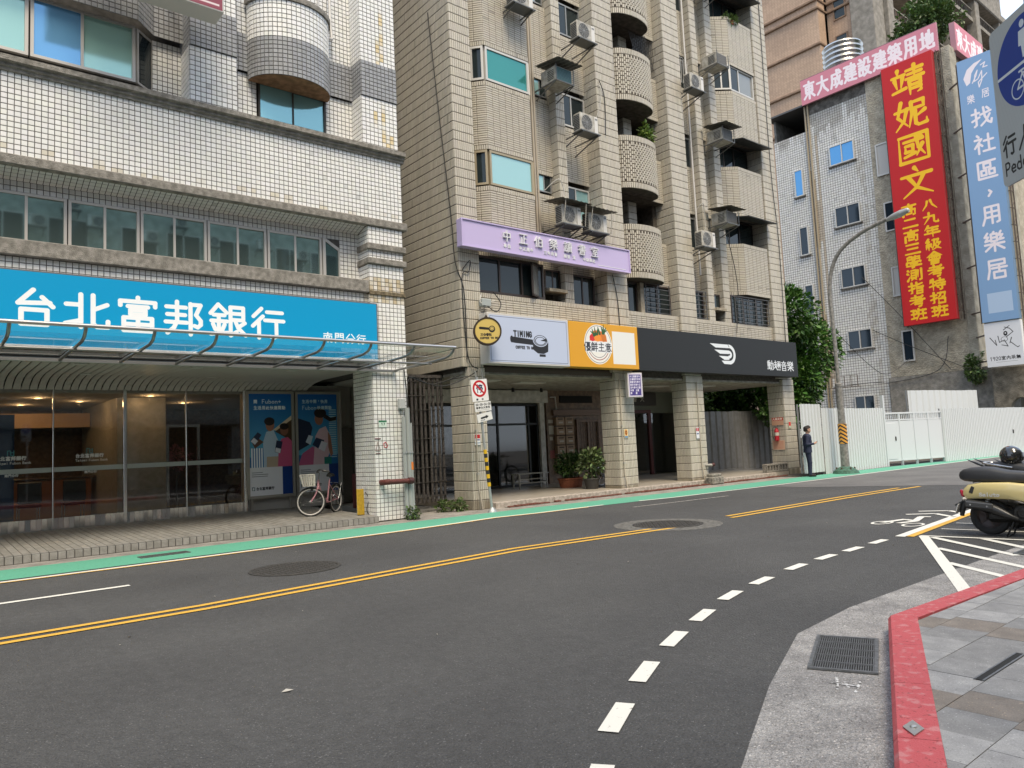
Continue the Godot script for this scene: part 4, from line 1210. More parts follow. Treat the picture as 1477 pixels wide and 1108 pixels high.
# characters as thin raised strokes under a thing, in its xy plane
func stroke_text(to: Node, txt: String, x: float, y: float, cw: float, ch: float, gap: float, r: float, m: Material, depth := .002, style := 0) -> void:
	var b := mb()
	var lift := 0.0
	for k in txt:
		if k == " ":
			x += cw * .4
			continue
		var wide := GL.has(k)
		var q := cw if wide else cw * .56
		var sx := q / (100.0 if wide else 60.0)
		for s in (GL[k] if wide else GA.get(k, [])):
			for i in s.size() / 2 - 1:
				var a := Vector2(x + s[i * 2] * sx, y + ch - s[i * 2 + 1] * ch / 100.0)
				var c := Vector2(x + s[i * 2 + 2] * sx, y + ch - s[i * 2 + 3] * ch / 100.0)
				var d := (c - a).normalized()
				var rr := r
				if style == 1 and absf(d.x) > absf(d.y): rr *= .75
				a -= d * rr * .9
				c += d * rr * .9
				lift = fmod(lift + .00037, depth * .3)
				var mid := (a + c) * .5
				b.box(v3(mid.x, mid.y, (depth + lift) * .5), v3(a.distance_to(c), rr * 2, depth + lift), Basis(v3(d.x, d.y, 0), v3(-d.y, d.x, 0), v3(0, 0, 1)))
		x += q + gap
	var o := piece("lettering", b, m, to)
	o.set_meta("kind", "stuff")
func emblem(to: Node, at: Vector3, s: float, m: Material) -> void:
	var b := mb()
	for r in [[-.5, 0, .12, 1.0], [.5, 0, .12, 1.0], [-.2, .44, .5, .12], [.0, 0, .14, .6], [.22, .1, .5, .12], [.2, -.44, .5, .12]]:
		b.box(at + v3(r[0], r[1], 0) * s, v3(r[2] * s, r[3] * s, .003 + .0004 * b.v.size() / 24.0))
	piece("emblem", b, m, to)
func poster(k: int) -> StandardMaterial3D:
	var W := 300
	var H := 690
	var c := canvas(W, H, Color(.10, .42, .66))
	for y in range(0, 430, 2):
		var q := y / 430.0
		c.rect(0, y, W, y + 2, Color(.04, .36, .66).lerp(Color(.36, .68, .80), q))
	var skin := Color(.62, .42, .33)
	var hair := Color(.12, .07, .05)
	if k == 0:
		c.poly(PackedVector2Array(V([165, 250, 300, 150, 300, 270])), Color(.85, .78, .66))
		c.poly(PackedVector2Array(V([180, 260, 300, 180, 300, 330])), Color(.30, .22, .14))
		for i in 6: c.rect(14 + i * 17, 370, 24 + i * 17, 500, Color(.93, .95, .97))
		for i in 6: c.rect(24 + i * 17, 370, 31 + i * 17, 500, Color(.16, .42, .68))
		c.poly(PackedVector2Array(V([100, 500, 96, 330, 120, 260, 170, 250, 205, 330, 200, 500])), Color(.72, .80, .88))
		c.poly(PackedVector2Array(V([118, 500, 120, 430, 200, 430, 205, 500])), Color(.74, .66, .58))
		c.ellipse(146, 215, 30, 42, skin)
		c.ellipse(142, 190, 36, 28, hair)
		c.poly(PackedVector2Array(V([196, 500, 205, 360, 225, 310, 270, 300, 300, 330, 300, 500])), Color(.80, .36, .52))
		c.ellipse(246, 250, 29, 38, skin.darkened(.15))
		c.ellipse(246, 226, 32, 22, hair)
		c.poly(PackedVector2Array(V([20, 330, 60, 300, 100, 330, 40, 372])), skin.darkened(.4))
		c.poly(PackedVector2Array(V([10, 318, 60, 262, 86, 280, 44, 345])), Color(.1, .16, .28))
		c.poly(PackedVector2Array(V([12, 322, 34, 298, 62, 322, 40, 346])), Color(.85, .86, .9))
		c.poly(PackedVector2Array(V([176, 400, 190, 320, 232, 330, 216, 410])), Color(.1, .16, .28))
		c.poly(PackedVector2Array(V([178, 398, 184, 370, 220, 380, 214, 410])), Color(.85, .86, .9))
		c.text("開", 36, 42, 24, 26, 4, 2.0, Color(.9, .94, .97)); c.text("點", 36, 42, 24, 26, 4, 2.0, Color(.9, .94, .97))
		c.text("Fubon+", 92, 40, 36, 28, 3, 2.0, Color(.9, .94, .97))
		c.text("生活用此快建開動", 36, 84, 24, 26, 4, 2.0, Color(.9, .94, .97))
	else:
		c.poly(PackedVector2Array(V([0, 170, 90, 200, 110, 240, 80, 360, 0, 400])), Color(.10, .15, .26))
		for i in 22: c.rect(236, 110 + i * 16, 292, 118 + i * 16, Color(.62, .78, .84))
		c.poly(PackedVector2Array(V([0, 500, 30, 420, 110, 370, 150, 420, 120, 500])), Color(.76, .38, .54))
		c.poly(PackedVector2Array(V([110, 500, 130, 300, 160, 250, 210, 230, 240, 290, 236, 420, 200, 500])), Color(.86, .74, .78))
		c.poly(PackedVector2Array(V([226, 270, 246, 300, 262, 430, 244, 450, 226, 380])), skin)
		c.ellipse(160, 176, 32, 46, skin)
		c.ellipse(170, 136, 46, 34, hair)
		c.poly(PackedVector2Array(V([190, 130, 250, 170, 296, 160, 290, 190, 240, 196, 196, 170])), hair)
		c.poly(PackedVector2Array(V([106, 360, 136, 310, 196, 330, 168, 400])), Color(.12, .18, .32))
		c.poly(PackedVector2Array(V([150, 390, 176, 334, 222, 352, 196, 412])), Color(.88, .88, .92))
		c.poly(PackedVector2Array(V([56, 340, 80, 290, 112, 300, 92, 360])), Color(.78, .84, .9))
		c.rect(194, 450, 250, 500, Color(.1, .5, .46))
		c.text("生活中開，快用", 36, 40, 24, 26, 4, 2.0, Color(.75, .85, .9))
		c.text("Fubon+", 36, 84, 34, 28, 3, 2.0, Color(.75, .85, .9))
		c.text("快建開動", 150, 84, 24, 26, 4, 2.0, Color(.75, .85, .9))
	c.rect(0, 500, W, H, Color(.90, .90, .92))
	c.rect(228, 500, W, H, Color(.02, .22, .50))
	for i in 3: c.rect(16, 532 + i * 13, 90 + (i * 37) % 40, 536 + i * 13, Color(.45, .45, .48))
	c.text("台北富邦銀行", 44, 632, 19, 20, 2, 1.6, Color(.2, .2, .24))
	c.line(PackedVector2Array(V([18, 652, 18, 632, 28, 632])), 2, Color(.1, .3, .3)); c.line(PackedVector2Array(V([34, 632, 34, 652, 26, 652])), 2, Color(.1, .3, .3))
	return print_mat("poster_print_%d" % k, c, .3)

# ---------------------------------------------------------------- apartment building (beige strip tiles)
const TB := Color(.485, .445, .37)
var flat_node: Node3D
func b_stain(p: Vector3, c: Color) -> Color:   # damp foot of the ground-floor pillars and a few replaced tiles
	if p.y < .34 and p.z > -16.2: return c * Color(.46, .43, .38).lerp(Color.WHITE, clampf(sin(p.x * 19.0) * .3 + .1, 0, 1))
	var k := sin(p.x * 6.1 + p.z * 4.0) * sin(p.x * 15.7 + p.y * .35 + p.z * 9.0) + .5 * sin(p.y * .9 + p.x * 2.3)
	return c * (1.0 - .09 * clampf(k, 0, 1))
func bv(t: Tiles, p: Vector3, u: Vector3, W: float, H: float) -> void:
	t.rect(p, u, Vector3.UP, W, H, .062, .247, .0075, .013, TB, .06, .009, false, b_stain)
func bh(t: Tiles, p: Vector3, u: Vector3, W: float, H: float) -> void:
	if H < .7:
		t.rect(p, u, Vector3.UP, W, H, .24, .064, .008, .012, TB, .06, .009)
		return
	t.rect(p, u, Vector3.UP, W, .14, .064, .14, .012, .01, TB, .06, .012)
	t.rect(p + Vector3.UP * .14, u, Vector3.UP, W, H - .28, .24, .064, .008, .012, TB, .06, .009)
	t.rect(p + Vector3.UP * (H - .14), u, Vector3.UP, W, .14, .064, .14, .012, .01, TB, .06, .012)
func bs(t: Tiles, p: Vector3, u: Vector3, W: float, H: float) -> void:
	t.rect(p, u, Vector3.UP, W, .2, .066, .2, .016, .012, TB, .06, .012)
	t.rect(p + Vector3.UP * .2, u, Vector3.UP, W, H - .4, .066, .155, .018, .02, TB, .07, .016, true)
	t.rect(p + Vector3.UP * (H - .2), u, Vector3.UP, W, .2, .066, .2, .016, .012, TB, .06, .012)
func apartment() -> void:
	var B := thing("apartment_building", "tall beige strip-tiled apartment building with bay windows and curved balconies", "building")
	flat_node = B
	var grout := worn("beige_grout", lin(.12, .10, .08), .95, .8, .65)
	var tm := mat("beige_tile", Color.WHITE, .42)
	tm.vertex_color_use_as_albedo = true
	var t := Tiles.new()
	t.r.seed = 23
	var w := mb()
	var TOP := 21.4
	# core
	w.span(v3(11.0, 3.55, -15.85), v3(17.3, TOP, -30)); w.span(v3(19.66, 3.55, -15.85), v3(26.35, TOP, -30)); w.span(v3(17.3, 3.55, -16.9), v3(19.66, TOP, -30))
	w.span(v3(11.0, 0, -22.0), v3(26.35, 3.55, -30))
	# alley wall and corner column
	tiled_prism(w, t, V([10.9, -24.0, 10.9, -15.1, 11.55, -15.1, 11.55, -15.85]), 3.6, TOP, bv, false, false)
	for c in [[16.4, 17.28], [19.85, 20.72], [25.5, 26.42]]:
		tiled_prism(w, t, V([c[0], -15.85, c[0], -15.1, c[1], -15.1, c[1], -15.85]), 3.6, TOP, bv, false, false)
	tiled_prism(w, t, V([26.42, -15.1, 26.42, -19.0]), 3.6, TOP, no_tiles, false, false)
	# ground floor pillars, plain render at the foot
	for c in [[11.05, 11.58, -15.9], [16.49, 17.26, -15.75], [19.89, 20.77, -15.7], [25.75, 26.5, -15.75]]:
		tiled_prism(w, t, V([c[0], c[2], c[0], -15.1, c[1], -15.1, c[1], c[2], c[0], c[2]]), 0.0, 3.6, bv, false, false)
	# slim pilasters
	for c in [[14.84, 15.18], [21.76, 22.1], [22.68, 23.06]]:
		tiled_prism(w, t, V([c[0], -15.85, c[0], -15.32, c[1], -15.32, c[1], -15.85]), 5.0, TOP, bv, false, false)
	# beam over the arcade behind the signs
	tiled_prism(w, t, V([11.5, -15.2, 16.4, -15.2]), 4.0, 5.6, bh, false, false)
	tiled_prism(w, t, V([17.28, -15.2, 19.85, -15.2]), 4.0, 5.58, bh, false, false)
	tiled_prism(w, t, V([20.72, -15.2, 25.5, -15.2]), 4.0, 5.58, bh, false, false)
	w.span(v3(11.0, 3.5, -22.0), v3(26.4, 4.1, -15.22))
	var P := 2.93
	for k in 6:
		var y0 := 6.62 + P * k   # bottom of the wall panel of this storey
		var y1 := minf(8.57 + P * k, TOP)
		if y0 > 20: break
		# left bay (three-sided) and right bay
		tiled_prism(w, t, V([11.55, -15.78, 12.08, -15.16, 13.67, -15.16, 13.98, -15.62, 14.12, -15.62]), y0, y1 - .02, bh)
		tiled_prism(w, t, V([23.1, -15.7, 23.86, -15.12, 25.42, -15.12, 25.55, -15.3]), y0 + .05, y1 + .02, bh)
		# panels between
		tiled_prism(w, t, V([14.12, -15.6, 14.84, -15.6]), y0 - .1, y1 + .3, bh, false, false)
		tiled_prism(w, t, V([15.18, -15.62, 16.4, -15.62]), y0 - .1, y1 - .32, bh, false, false)
		tiled_prism(w, t, V([20.72, -15.62, 21.76, -15.62]), y0 - .1, y1 - .32, bh, false, false)
		tiled_prism(w, t, V([22.1, -15.6, 22.68, -15.6]), y0 - .1, y1 + .3, bh, false, false)
		# curved balcony
		var arc := []
		for i in 13:
			var a := PI * (1.0 - i / 12.0)
			arc.append(Vector2(18.28 + .99 * cos(a), -15.5 + .62 * pow(sin(a), .8)))
		tiled_prism(w, t, arc, 6.6 + P * k * .985, 8.33 + P * k * .985, bs)
		tiled_prism(w, t, V([19.24, -15.52, 19.87, -15.52]), 6.6 + P * k * .985, 8.1 + P * k * .985, bh, false, false)
		w.span(v3(17.28, 6.6 + P * k * .985, -16.9), v3(19.86, 6.78 + P * k * .985, -15.52))
		# inner pillar of the balcony
		tiled_prism(w, t, V([18.55, -16.9, 18.55, -15.95, 18.95, -15.95, 18.95, -16.9]), 8.2 + P * k * .985, 9.6 + P * k * .985, bv, false, false)
	piece("wall", w, grout, B)
	t.node("tile", tile_mesh, tm, B)
	# windows ------------------------------------------------------------
	var brown := mat("brown_alu", lin(.06, .045, .038), .45, .4)
	var white := mat("white_alu", lin(.56, .54, .50), .45, .2)
	var tan := mat("tan_alu", lin(.36, .30, .20), .45, .3)
	var grey := mat("grey_alu", lin(.30, .30, .29), .4, .5)
	var dark := mat("dark_glass", lin(.022, .032, .034), .04, .2)
	var teal := mat("teal_film_glass", lin(.05, .27, .25), .08, .35)
	var drape := mat("pale_blue_curtain_glass", lin(.33, .55, .55), .1, .25)
	var grille := mat("grille_steel", lin(.13, .125, .12), .5, .5)
	for k in [1, 2, 3]:
		var y0: float = 8.58 + P * (k - 1)
		var fm: Material = [tan, white, white][k - 1]
		var gm: Material = [drape, teal, teal][k - 1]
		window(B, 12.12, 13.66, y0, y0 + .96, -15.2, [], fm, gm, .06, .09)
		var a := atan2(.62, .53)
		var lw := window(B, 0, .74, 0, .96, 0, [.55], fm, dark, .06, .09)
		lw.transform = Transform3D(Basis(Vector3.UP, -a), v3(11.6, y0, -15.76))
		var rw := window(B, 0, .5, 0, .96, 0, [], fm, dark, .06, .08)
		rw.transform = Transform3D(Basis(Vector3.UP, atan2(.46, .31)), v3(13.68, y0, -15.2))
	# second floor
	window(B, 11.57, 13.95, 5.62, 6.62, -15.3, [.33, .66], brown, dark, .06, .1)
	var sash := piece("open_sash", mb().box(v3(.3, .06, 0), v3(.6, .05, .04)).box(v3(.3, .92, 0), v3(.6, .05, .04)).box(v3(.025, .49, 0), v3(.05, .9, .04)).box(v3(.575, .49, 0), v3(.05, .9, .04)), brown, B, "dark window sash standing open")
	sash.transform = Transform3D(Basis(Vector3.UP, .5), v3(13.33, 5.62, -15.05))
	piece("pane", mb().box(v3(.3, .49, 0), v3(.52, .84, .008)), mat("grey_glass", lin(.25, .26, .25), .06, .3), sash)
	window(B, 14.19, 14.8, 6.0, 6.58, -15.5, [.5], brown, dark, .04, .06)
	piece("ledge", mb().rbox(v3(14.49, 5.93, -15.42), v3(.72, .1, .4), .01), worn("beige_render", lin(.46, .40, .31), .9, .8, .7), B)
	window(B, 15.18, 16.2, 5.6, 6.55, -15.5, [.5], brown, dark, .05, .08)
	window(B, 17.3, 18.16, 5.58, 6.58, -15.5, [.5], brown, dark, .05, .08)
	piece("mullion_pier", mb().rbox(v3(18.28, 6.08, -15.45), v3(.18, 1.02, .2), .01), mats["beige_render"], B)
	window(B, 18.4, 19.84, 5.58, 6.6, -15.5, [.5], brown, dark, .05, .08)
	window(B, 20.72, 21.66, 5.58, 6.62, -15.5, [.5], brown, dark, .05, .08)
	window(B, 22.12, 22.66, 6.1, 6.62, -15.5, [], brown, dark, .05, .06)
	piece("ledge", mb().rbox(v3(22.39, 6.03, -15.42), v3(.6, .1, .4), .01), mats["beige_render"], B)
	window(B, 23.1, 25.42, 5.58, 6.64, -15.35, [.33, .7], brown, dark, .05, .08)
	for q in [[18.42, 19.6, -15.3], [20.76, 21.62, -15.3], [23.14, 25.3, -15.15]]:
		var g := mb()
		var n := 7
		for i in n: g.box(v3((q[0] + q[1]) / 2, 5.64 + .94 * i / (n - 1), q[2]), v3(q[1] - q[0], .018, .018))
		var m := 3 if q[1] - q[0] < 1.5 else 6
		for i in m: g.box(v3(q[0] + (q[1] - q[0]) * i / (m - 1), 6.11, q[2] - .02), v3(.026, .98, .018))
		piece("window_grille", g, grille, B)
	# upper windows of the flat bays, small recess windows, balcony doors
	for k in 5:
		var y := P * k
		if k > 0 or true:
			window(B, 15.2, 16.38, 8.3 + y, 9.32 + y, -15.66, [.5], [white, white, grey][k % 3], [dark, drape] if k == 0 else dark, .05, .07)
			window(B, 20.74, 21.74, 8.2 + y, 9.32 + y, -15.66, [.45], grey, dark, .05, .07)
			window(B, 14.2, 14.8, 8.95 + y, 9.5 + y, -15.66, [.5], grey, [drape, dark], .04, .06)
			window(B, 22.12, 22.66, 8.95 + y, 9.5 + y, -15.66, [.5], grey, dark, .04, .06)
			window(B, 17.4, 18.5, 8.1 + P * k * .985, 9.46 + P * k * .985, -16.8, [.5], brown, [dark, mat("brown_glass", lin(.07, .055, .045), .08, .2)], .06, .08)
			window(B, 18.97, 19.8, 8.1 + P * k * .985, 9.46 + P * k * .985, -16.8, [.5], brown, dark, .05, .08)
		if k == 2:
			window(B, 23.86, 25.42, 14.5, 15.48, -15.2, [.36], white, [dark, mat("grey_glass", lin(.25, .26, .25), .06, .3)], .06, .08)
			var lw := window(B, 0, .9, 0, .98, 0, [.6], white, dark, .06, .08)
			lw.transform = Transform3D(Basis(Vector3.UP, -atan2(.58, .76)), v3(23.14, 14.5, -15.7))
		else:
			window(B, 23.2, 25.45, 8.62 + y, 9.66 + y, -15.72, [.3, .6], brown, dark, .05, .06)  # dark panes put in for the shade inside the open balcony
			piece("awning", mb().box(v3(24.6, 9.6 + y, -15.2), v3(1.9, .03, 1.1), Basis(Vector3.RIGHT, .22)), worn("awning_sheet", lin(.10, .10, .10), .6, 1.0, .6, 0.0, .3), B)
	# wire grille on one balcony
	var net := mb()
	for i in 12:
		net.bar(v3(18.98 + i * .075, 14.1, -15.5), v3(18.98 + i * .075 - .42, 15.3, -15.5), .012, .012)
	for i in 12:
		net.bar(v3(18.6 + i * .1, 14.1, -15.515), v3(18.6 + i * .1 + .3, 15.2, -15.515), .012, .012)
	piece("balcony_net", net, grille, B)
	var net2 := mb()
	for i in 9: net2.bar(v3(20.8 + i * .1, 14.2, -15.5), v3(20.8 + i * .1 + .14, 15.1, -15.5), .014, .014)
	net2.tube([v3(20.76, 15.1, -15.5), v3(21.4, 15.14, -15.48), v3(21.68, 14.98, -15.5), v3(21.7, 14.2, -15.5)], .014, 6)
	piece("window_grille", net2, white, B)
	# downpipes and loose cables
	var pipe := mat("pale_pvc", lin(.55, .53, .5), .5)
	var pipe2 := mat("beige_pipe", lin(.40, .35, .28), .6)
	for x in [14.06, 14.16]: piece("downpipe", mb().tube([v3(x, 4.9, -15.52), v3(x, TOP, -15.52)], .036, 8), pipe2, B)
	piece("downpipe", mb().tube([v3(21.5, 7.2, -15.4), v3(21.55, 9.6, -15.45), v3(21.6, TOP, -15.5)], .035, 8), pipe, B)
	piece("downpipe", mb().tube([v3(23.08, 4.9, -15.5), v3(23.08, TOP, -15.5)], .035, 8), pipe2, B)
	var cable := mat("black_cable", lin(.018, .018, .018), .6)
	for cb in [
		[v3(10.86, 13.4, -16.0), v3(10.84, 10.2, -15.6), v3(10.86, 7.6, -15.3), v3(10.83, 6.3, -15.15), v3(10.98, 5.6, -15.04), v3(11.02, 4.4, -15.05), v3(11.0, 3.8, -15.05)],
		[v3(10.98, 6.1, -15.06), v3(11.2, 6.35, -15.02), v3(11.16, 6.05, -15.04), v3(10.95, 5.85, -15.05), v3(11.02, 3.9, -15.04), v3(11.3, 3.55, -15.0)],
		[v3(10.9, 3.4, -15.2), v3(10.3, 3.2, -15.6), v3(9.6, 3.35, -15.4), v3(9.15, 3.1, -14.98)],
		[v3(11.3, 3.5, -15.03), v3(10.9, 3.3, -15.05), v3(10.2, 3.1, -15.1), v3(9.2, 3.3, -14.95)],
		[v3(22.95, 9.3, -15.3), v3(23.0, 8.2, -15.1), v3(23.2, 7.4, -15.1), v3(23.25, 6.6, -15.1), v3(23.0, 5.2, -15.1)],
		[v3(26.1, 19.0, -15.06), v3(26.05, 12.0, -15.06), v3(26.2, 9.0, -15.05), v3(26.15, 5.0, -15.06)],
		[v3(16.6, 6.6, -15.06), v3(16.75, 5.9, -15.06), v3(16.8, 5.0, -15.06)],
		[v3(11.9, 5.6, -15.0), v3(12.1, 5.3, -14.95), v3(11.9, 5.05, -14.9), v3(11.6, 5.2, -14.95), v3(11.4, 4.98, -14.8)],
		[v3(16.5, 12.7, -15.05), v3(16.7, 12.2, -15.05), v3(16.66, 11.0, -15.05)]]:
		piece("cable", mb().tube(smooth(cb, 5), .014, 5), cable, B)
	var wc := mat("white_cable", lin(.5, .48, .44), .6)
	for cb in [[v3(16.35, 12.6, -15.4), v3(16.5, 12.5, -15.02), v3(16.45, 11.9, -15.03), v3(16.3, 11.4, -15.1)], [v3(21.4, 9.5, -15.3), v3(21.5, 9.7, -15.1), v3(21.7, 9.4, -15.2), v3(21.7, 8.7, -15.2)], [v3(14.3, 8.9, -15.4), v3(14.6, 9.2, -15.1), v3(14.8, 8.8, -15.1), v3(14.7, 8.4, -15.0)], [v3(11.5, 5.5, -15.0), v3(11.45, 5.25, -14.95), v3(11.9, 5.35, -14.95)], [v3(11.2, 3.5, -15.0), v3(11.25, 3.2, -15.0), v3(11.42, 3.3, -15.0), v3(11.4, 3.55, -15.0)]]:
		piece("cable", mb().tube(smooth(cb, 5), .013, 5), wc, B)
	piece("junction_box", mb().rbox(v3(11.62, 5.28, -15.0), v3(.3, .2, .16), .02), mat("box_grey", lin(.33, .36, .35), .5), B)
	conditioners()
func smooth(p: Array, n: int) -> Array:
	var o := []
	for i in p.size() - 1:
		var a: Vector3 = p[maxi(i - 1, 0)]
		var b: Vector3 = p[i]
		var c: Vector3 = p[i + 1]
		var d: Vector3 = p[mini(i + 2, p.size() - 1)]
		for k in n: o.append(b.cubic_interpolate(c, a, d, float(k) / n))
	o.append(p[p.size() - 1])
	return o
# outdoor unit of a split conditioner: casing, round fan grille, side louvres, shelf on two brackets
func split_unit(label: String, at: Vector3, awning := false) -> Node3D:
	var t := thing("air_conditioner", label, "air conditioner", at, 0, "air conditioners on the apartment front")
	var w := .74
	var h := .55
	var d := .3
	var cas := mat("conditioner_white", lin(.56, .54, .49), .5)
	tri_world(cas, noise_tex("wear72", .012, Color(.72, .7, .66), Color.WHITE, 512, 5), .9)
	piece("casing", mb().rbox(v3(0, h / 2, -d / 2), v3(w, h, d), .02), cas, t)
	var cx := -.1
	piece("fan_well", mb().lathe([Vector2(.215, .004), Vector2(0, .004)], Transform3D(Basis(Vector3.RIGHT, PI / 2), v3(cx, h / 2, 0)), 24), mat("fan_dark", lin(.05, .05, .05), .7), t)
	var g := mb()
	for k in 6:
		var r := .03 + .037 * k
		g.lathe([Vector2(r, .012), Vector2(r + .008, .014), Vector2(r + .012, .008)], Transform3D(Basis(Vector3.RIGHT, PI / 2), v3(cx, h / 2, 0)), 24)
	for k in 6:
		var a := PI * k / 6
		g.box(v3(cx, h / 2, .012), v3(.43, .007, .008), Basis(v3(cos(a), sin(a), 0), v3(-sin(a), cos(a), 0), v3(0, 0, 1)))
	piece("fan_guard", g, mat("guard_grey", lin(.33, .33, .32), .5, .2), t)
	piece("cover_panel", mb().rbox(v3(w / 2 - .085, h / 2, .006), v3(.15, h - .04, .012), .006), mat("panel_white", lin(.62, .6, .56), .45), t)
	piece("badge", mb().box(v3(w / 2 - .085, h - .1, .014), v3(.1, .05, .004)), mat("badge_grey", lin(.2, .2, .2), .5), t)
	var lv := mb()
	for k in 9: lv.box(v3(-w / 2 - .004, .07 + k * .05, -d / 2), v3(.008, .028, d - .07))
	piece("side_louvre", lv, mat("fan_dark", lin(.05, .05, .05), .7), t)
	var sm := mat("bracket_steel", lin(.16, .16, .155), .5, .6)
	piece("shelf", mb().box(v3(0, -.02, -d / 2 + .02), v3(w + .08, .03, d + .1)), sm, t)
	for s in [-1, 1]:
		var b := mb()
		b.bar(v3(s * .32, -.05, .06), v3(s * .32, -.05, -.98), .03, .03)
		b.bar(v3(s * .32, -.06, .0), v3(s * .32, -.36, -.97), .028, .028)
		piece("bracket", b, sm, t)
	if awning:
		var a := mb()
		var n := 14
		for k in n:
			var x0 := -.62 + 1.24 * k / n
			var x1 := -.62 + 1.24 * (k + 1.0) / n
			var y0 := .02 * (k % 2)
			var y1 := .02 * ((k + 1) % 2)
			a.quad(v3(x0, .62 + y0, .24), v3(x1, .62 + y1, .24), v3(x1, .74 + y1, -.6), v3(x0, .74 + y0, -.6))
		piece("awning", a, worn("awning_corrugated", lin(.22, .21, .19), .6, 1.5, .5, 0.0, .3), t)
		for s in [-1, 1]: piece("strut", mb().tube([v3(s * .42, -.02, .1), v3(s * .4, .62, .2)], .012, 6), cas, t)
	return t
# boxy through-the-window unit held in a steel cradle
func window_unit(label: String, at: Vector3, face: Color, awning := true) -> Node3D:
	var t := thing("air_conditioner", label, "air conditioner", at, 0, "air conditioners on the apartment front")
	var cas := mat("window_unit_shell", lin(.50, .48, .43), .5)
	tri_world(cas, noise_tex("wear72", .012, Color(.72, .7, .66), Color.WHITE, 512, 5), .9)
	var w := .66
	var h := .44
	var d := .62
	piece("casing", mb().rbox(v3(0, h / 2, -d / 2), v3(w, h, d), .015), cas, t)
	var f := mb()
	for k in 10: f.box(v3(0, .05 + k * .038, .006), v3(w - .08, .016, .012))
	piece("grille", f, mat("unit_face_%s" % face.to_html(), face, .5), t)
	piece("coil", mb().box(v3(0, h / 2, .001), v3(w - .07, h - .07, .006)), mat("coil_%s" % face.to_html(), face.darkened(.4), .6), t)
	var s := mb()
	for k in 6: s.box(v3(-w / 2 - .003, .08 + k * .05, -.2), v3(.008, .02, .26))
	piece("side_louvre", s, mat("fan_dark", lin(.05, .05, .05), .7), t)
	var cr := mb()
	for sx in [-1, 1]:
		cr.bar(v3(sx * .34, -.02, .06), v3(sx * .34, -.02, -.9), .03, .03); cr.bar(v3(sx * .34, -.02, .05), v3(sx * .34, .46, .05), .022, .022); cr.bar(v3(sx * .34, -.04, .02), v3(sx * .34, -.3, -.85), .024, .024)
	cr.bar(v3(-.35, -.02, .05), v3(.35, -.02, .05), .025, .025)
	piece("cradle", cr, mat("bracket_steel", lin(.16, .16, .155), .5, .6), t)
	if awning:
		var a := mb()
		var n := 12
		for k in n:
			var x0 := -.5 + 1.0 * k / n
			var x1 := -.5 + 1.0 * (k + 1.0) / n
			a.quad(v3(x0, .5 + .018 * (k % 2), .3), v3(x1, .5 + .018 * ((k + 1) % 2), .3), v3(x1, .64 + .018 * ((k + 1) % 2), -.7), v3(x0, .64 + .018 * (k % 2), -.7))
		piece("awning", a, worn("awning_corrugated", lin(.22, .21, .19), .6, 1.5, .5, 0.0, .3), t)
	return t
func conditioners() -> void:
	split_unit("white air conditioner on brackets below the top edge, left flat bay", v3(15.62, 13.52, -14.65))
	split_unit("white air conditioner under a dark window, second below the top", v3(15.53, 10.66, -14.65))
	split_unit("air conditioner under a corrugated awning, left of the pair above the lilac sign", v3(14.6, 7.73, -14.65), true)
	split_unit("air conditioner under a corrugated awning, right of the pair above the lilac sign", v3(15.63, 7.66, -14.62), true)
	split_unit("air conditioner cut by the picture's top edge above the left bay", v3(13.15, 13.72, -14.65))
	window_unit("window air conditioner with a blue-green grille under a dark awning", v3(14.53, 11.88, -14.6), lin(.10, .22, .24))
	split_unit("white air conditioner below the arched window grille, right half", v3(21.02, 13.5, -14.65))
	window_unit("bare grey window air conditioner without awning beside the white-framed bay", v3(22.45, 14.76, -14.55), lin(.24, .23, .21), false)
	window_unit("window air conditioner under an awning between the two right bays, upper", v3(22.46, 11.98, -14.55), lin(.13, .13, .12))
	window_unit("window air conditioner under a bent awning, lowest on the right", v3(22.36, 8.95, -14.55), lin(.20, .18, .15))
	split_unit("white air conditioner low on the right half above the barred windows", v3(21.06, 7.96, -14.65))
	window_unit("window air conditioner at the top edge of the picture on the right bay", v3(22.45, 17.7, -14.55), lin(.2, .19, .18))

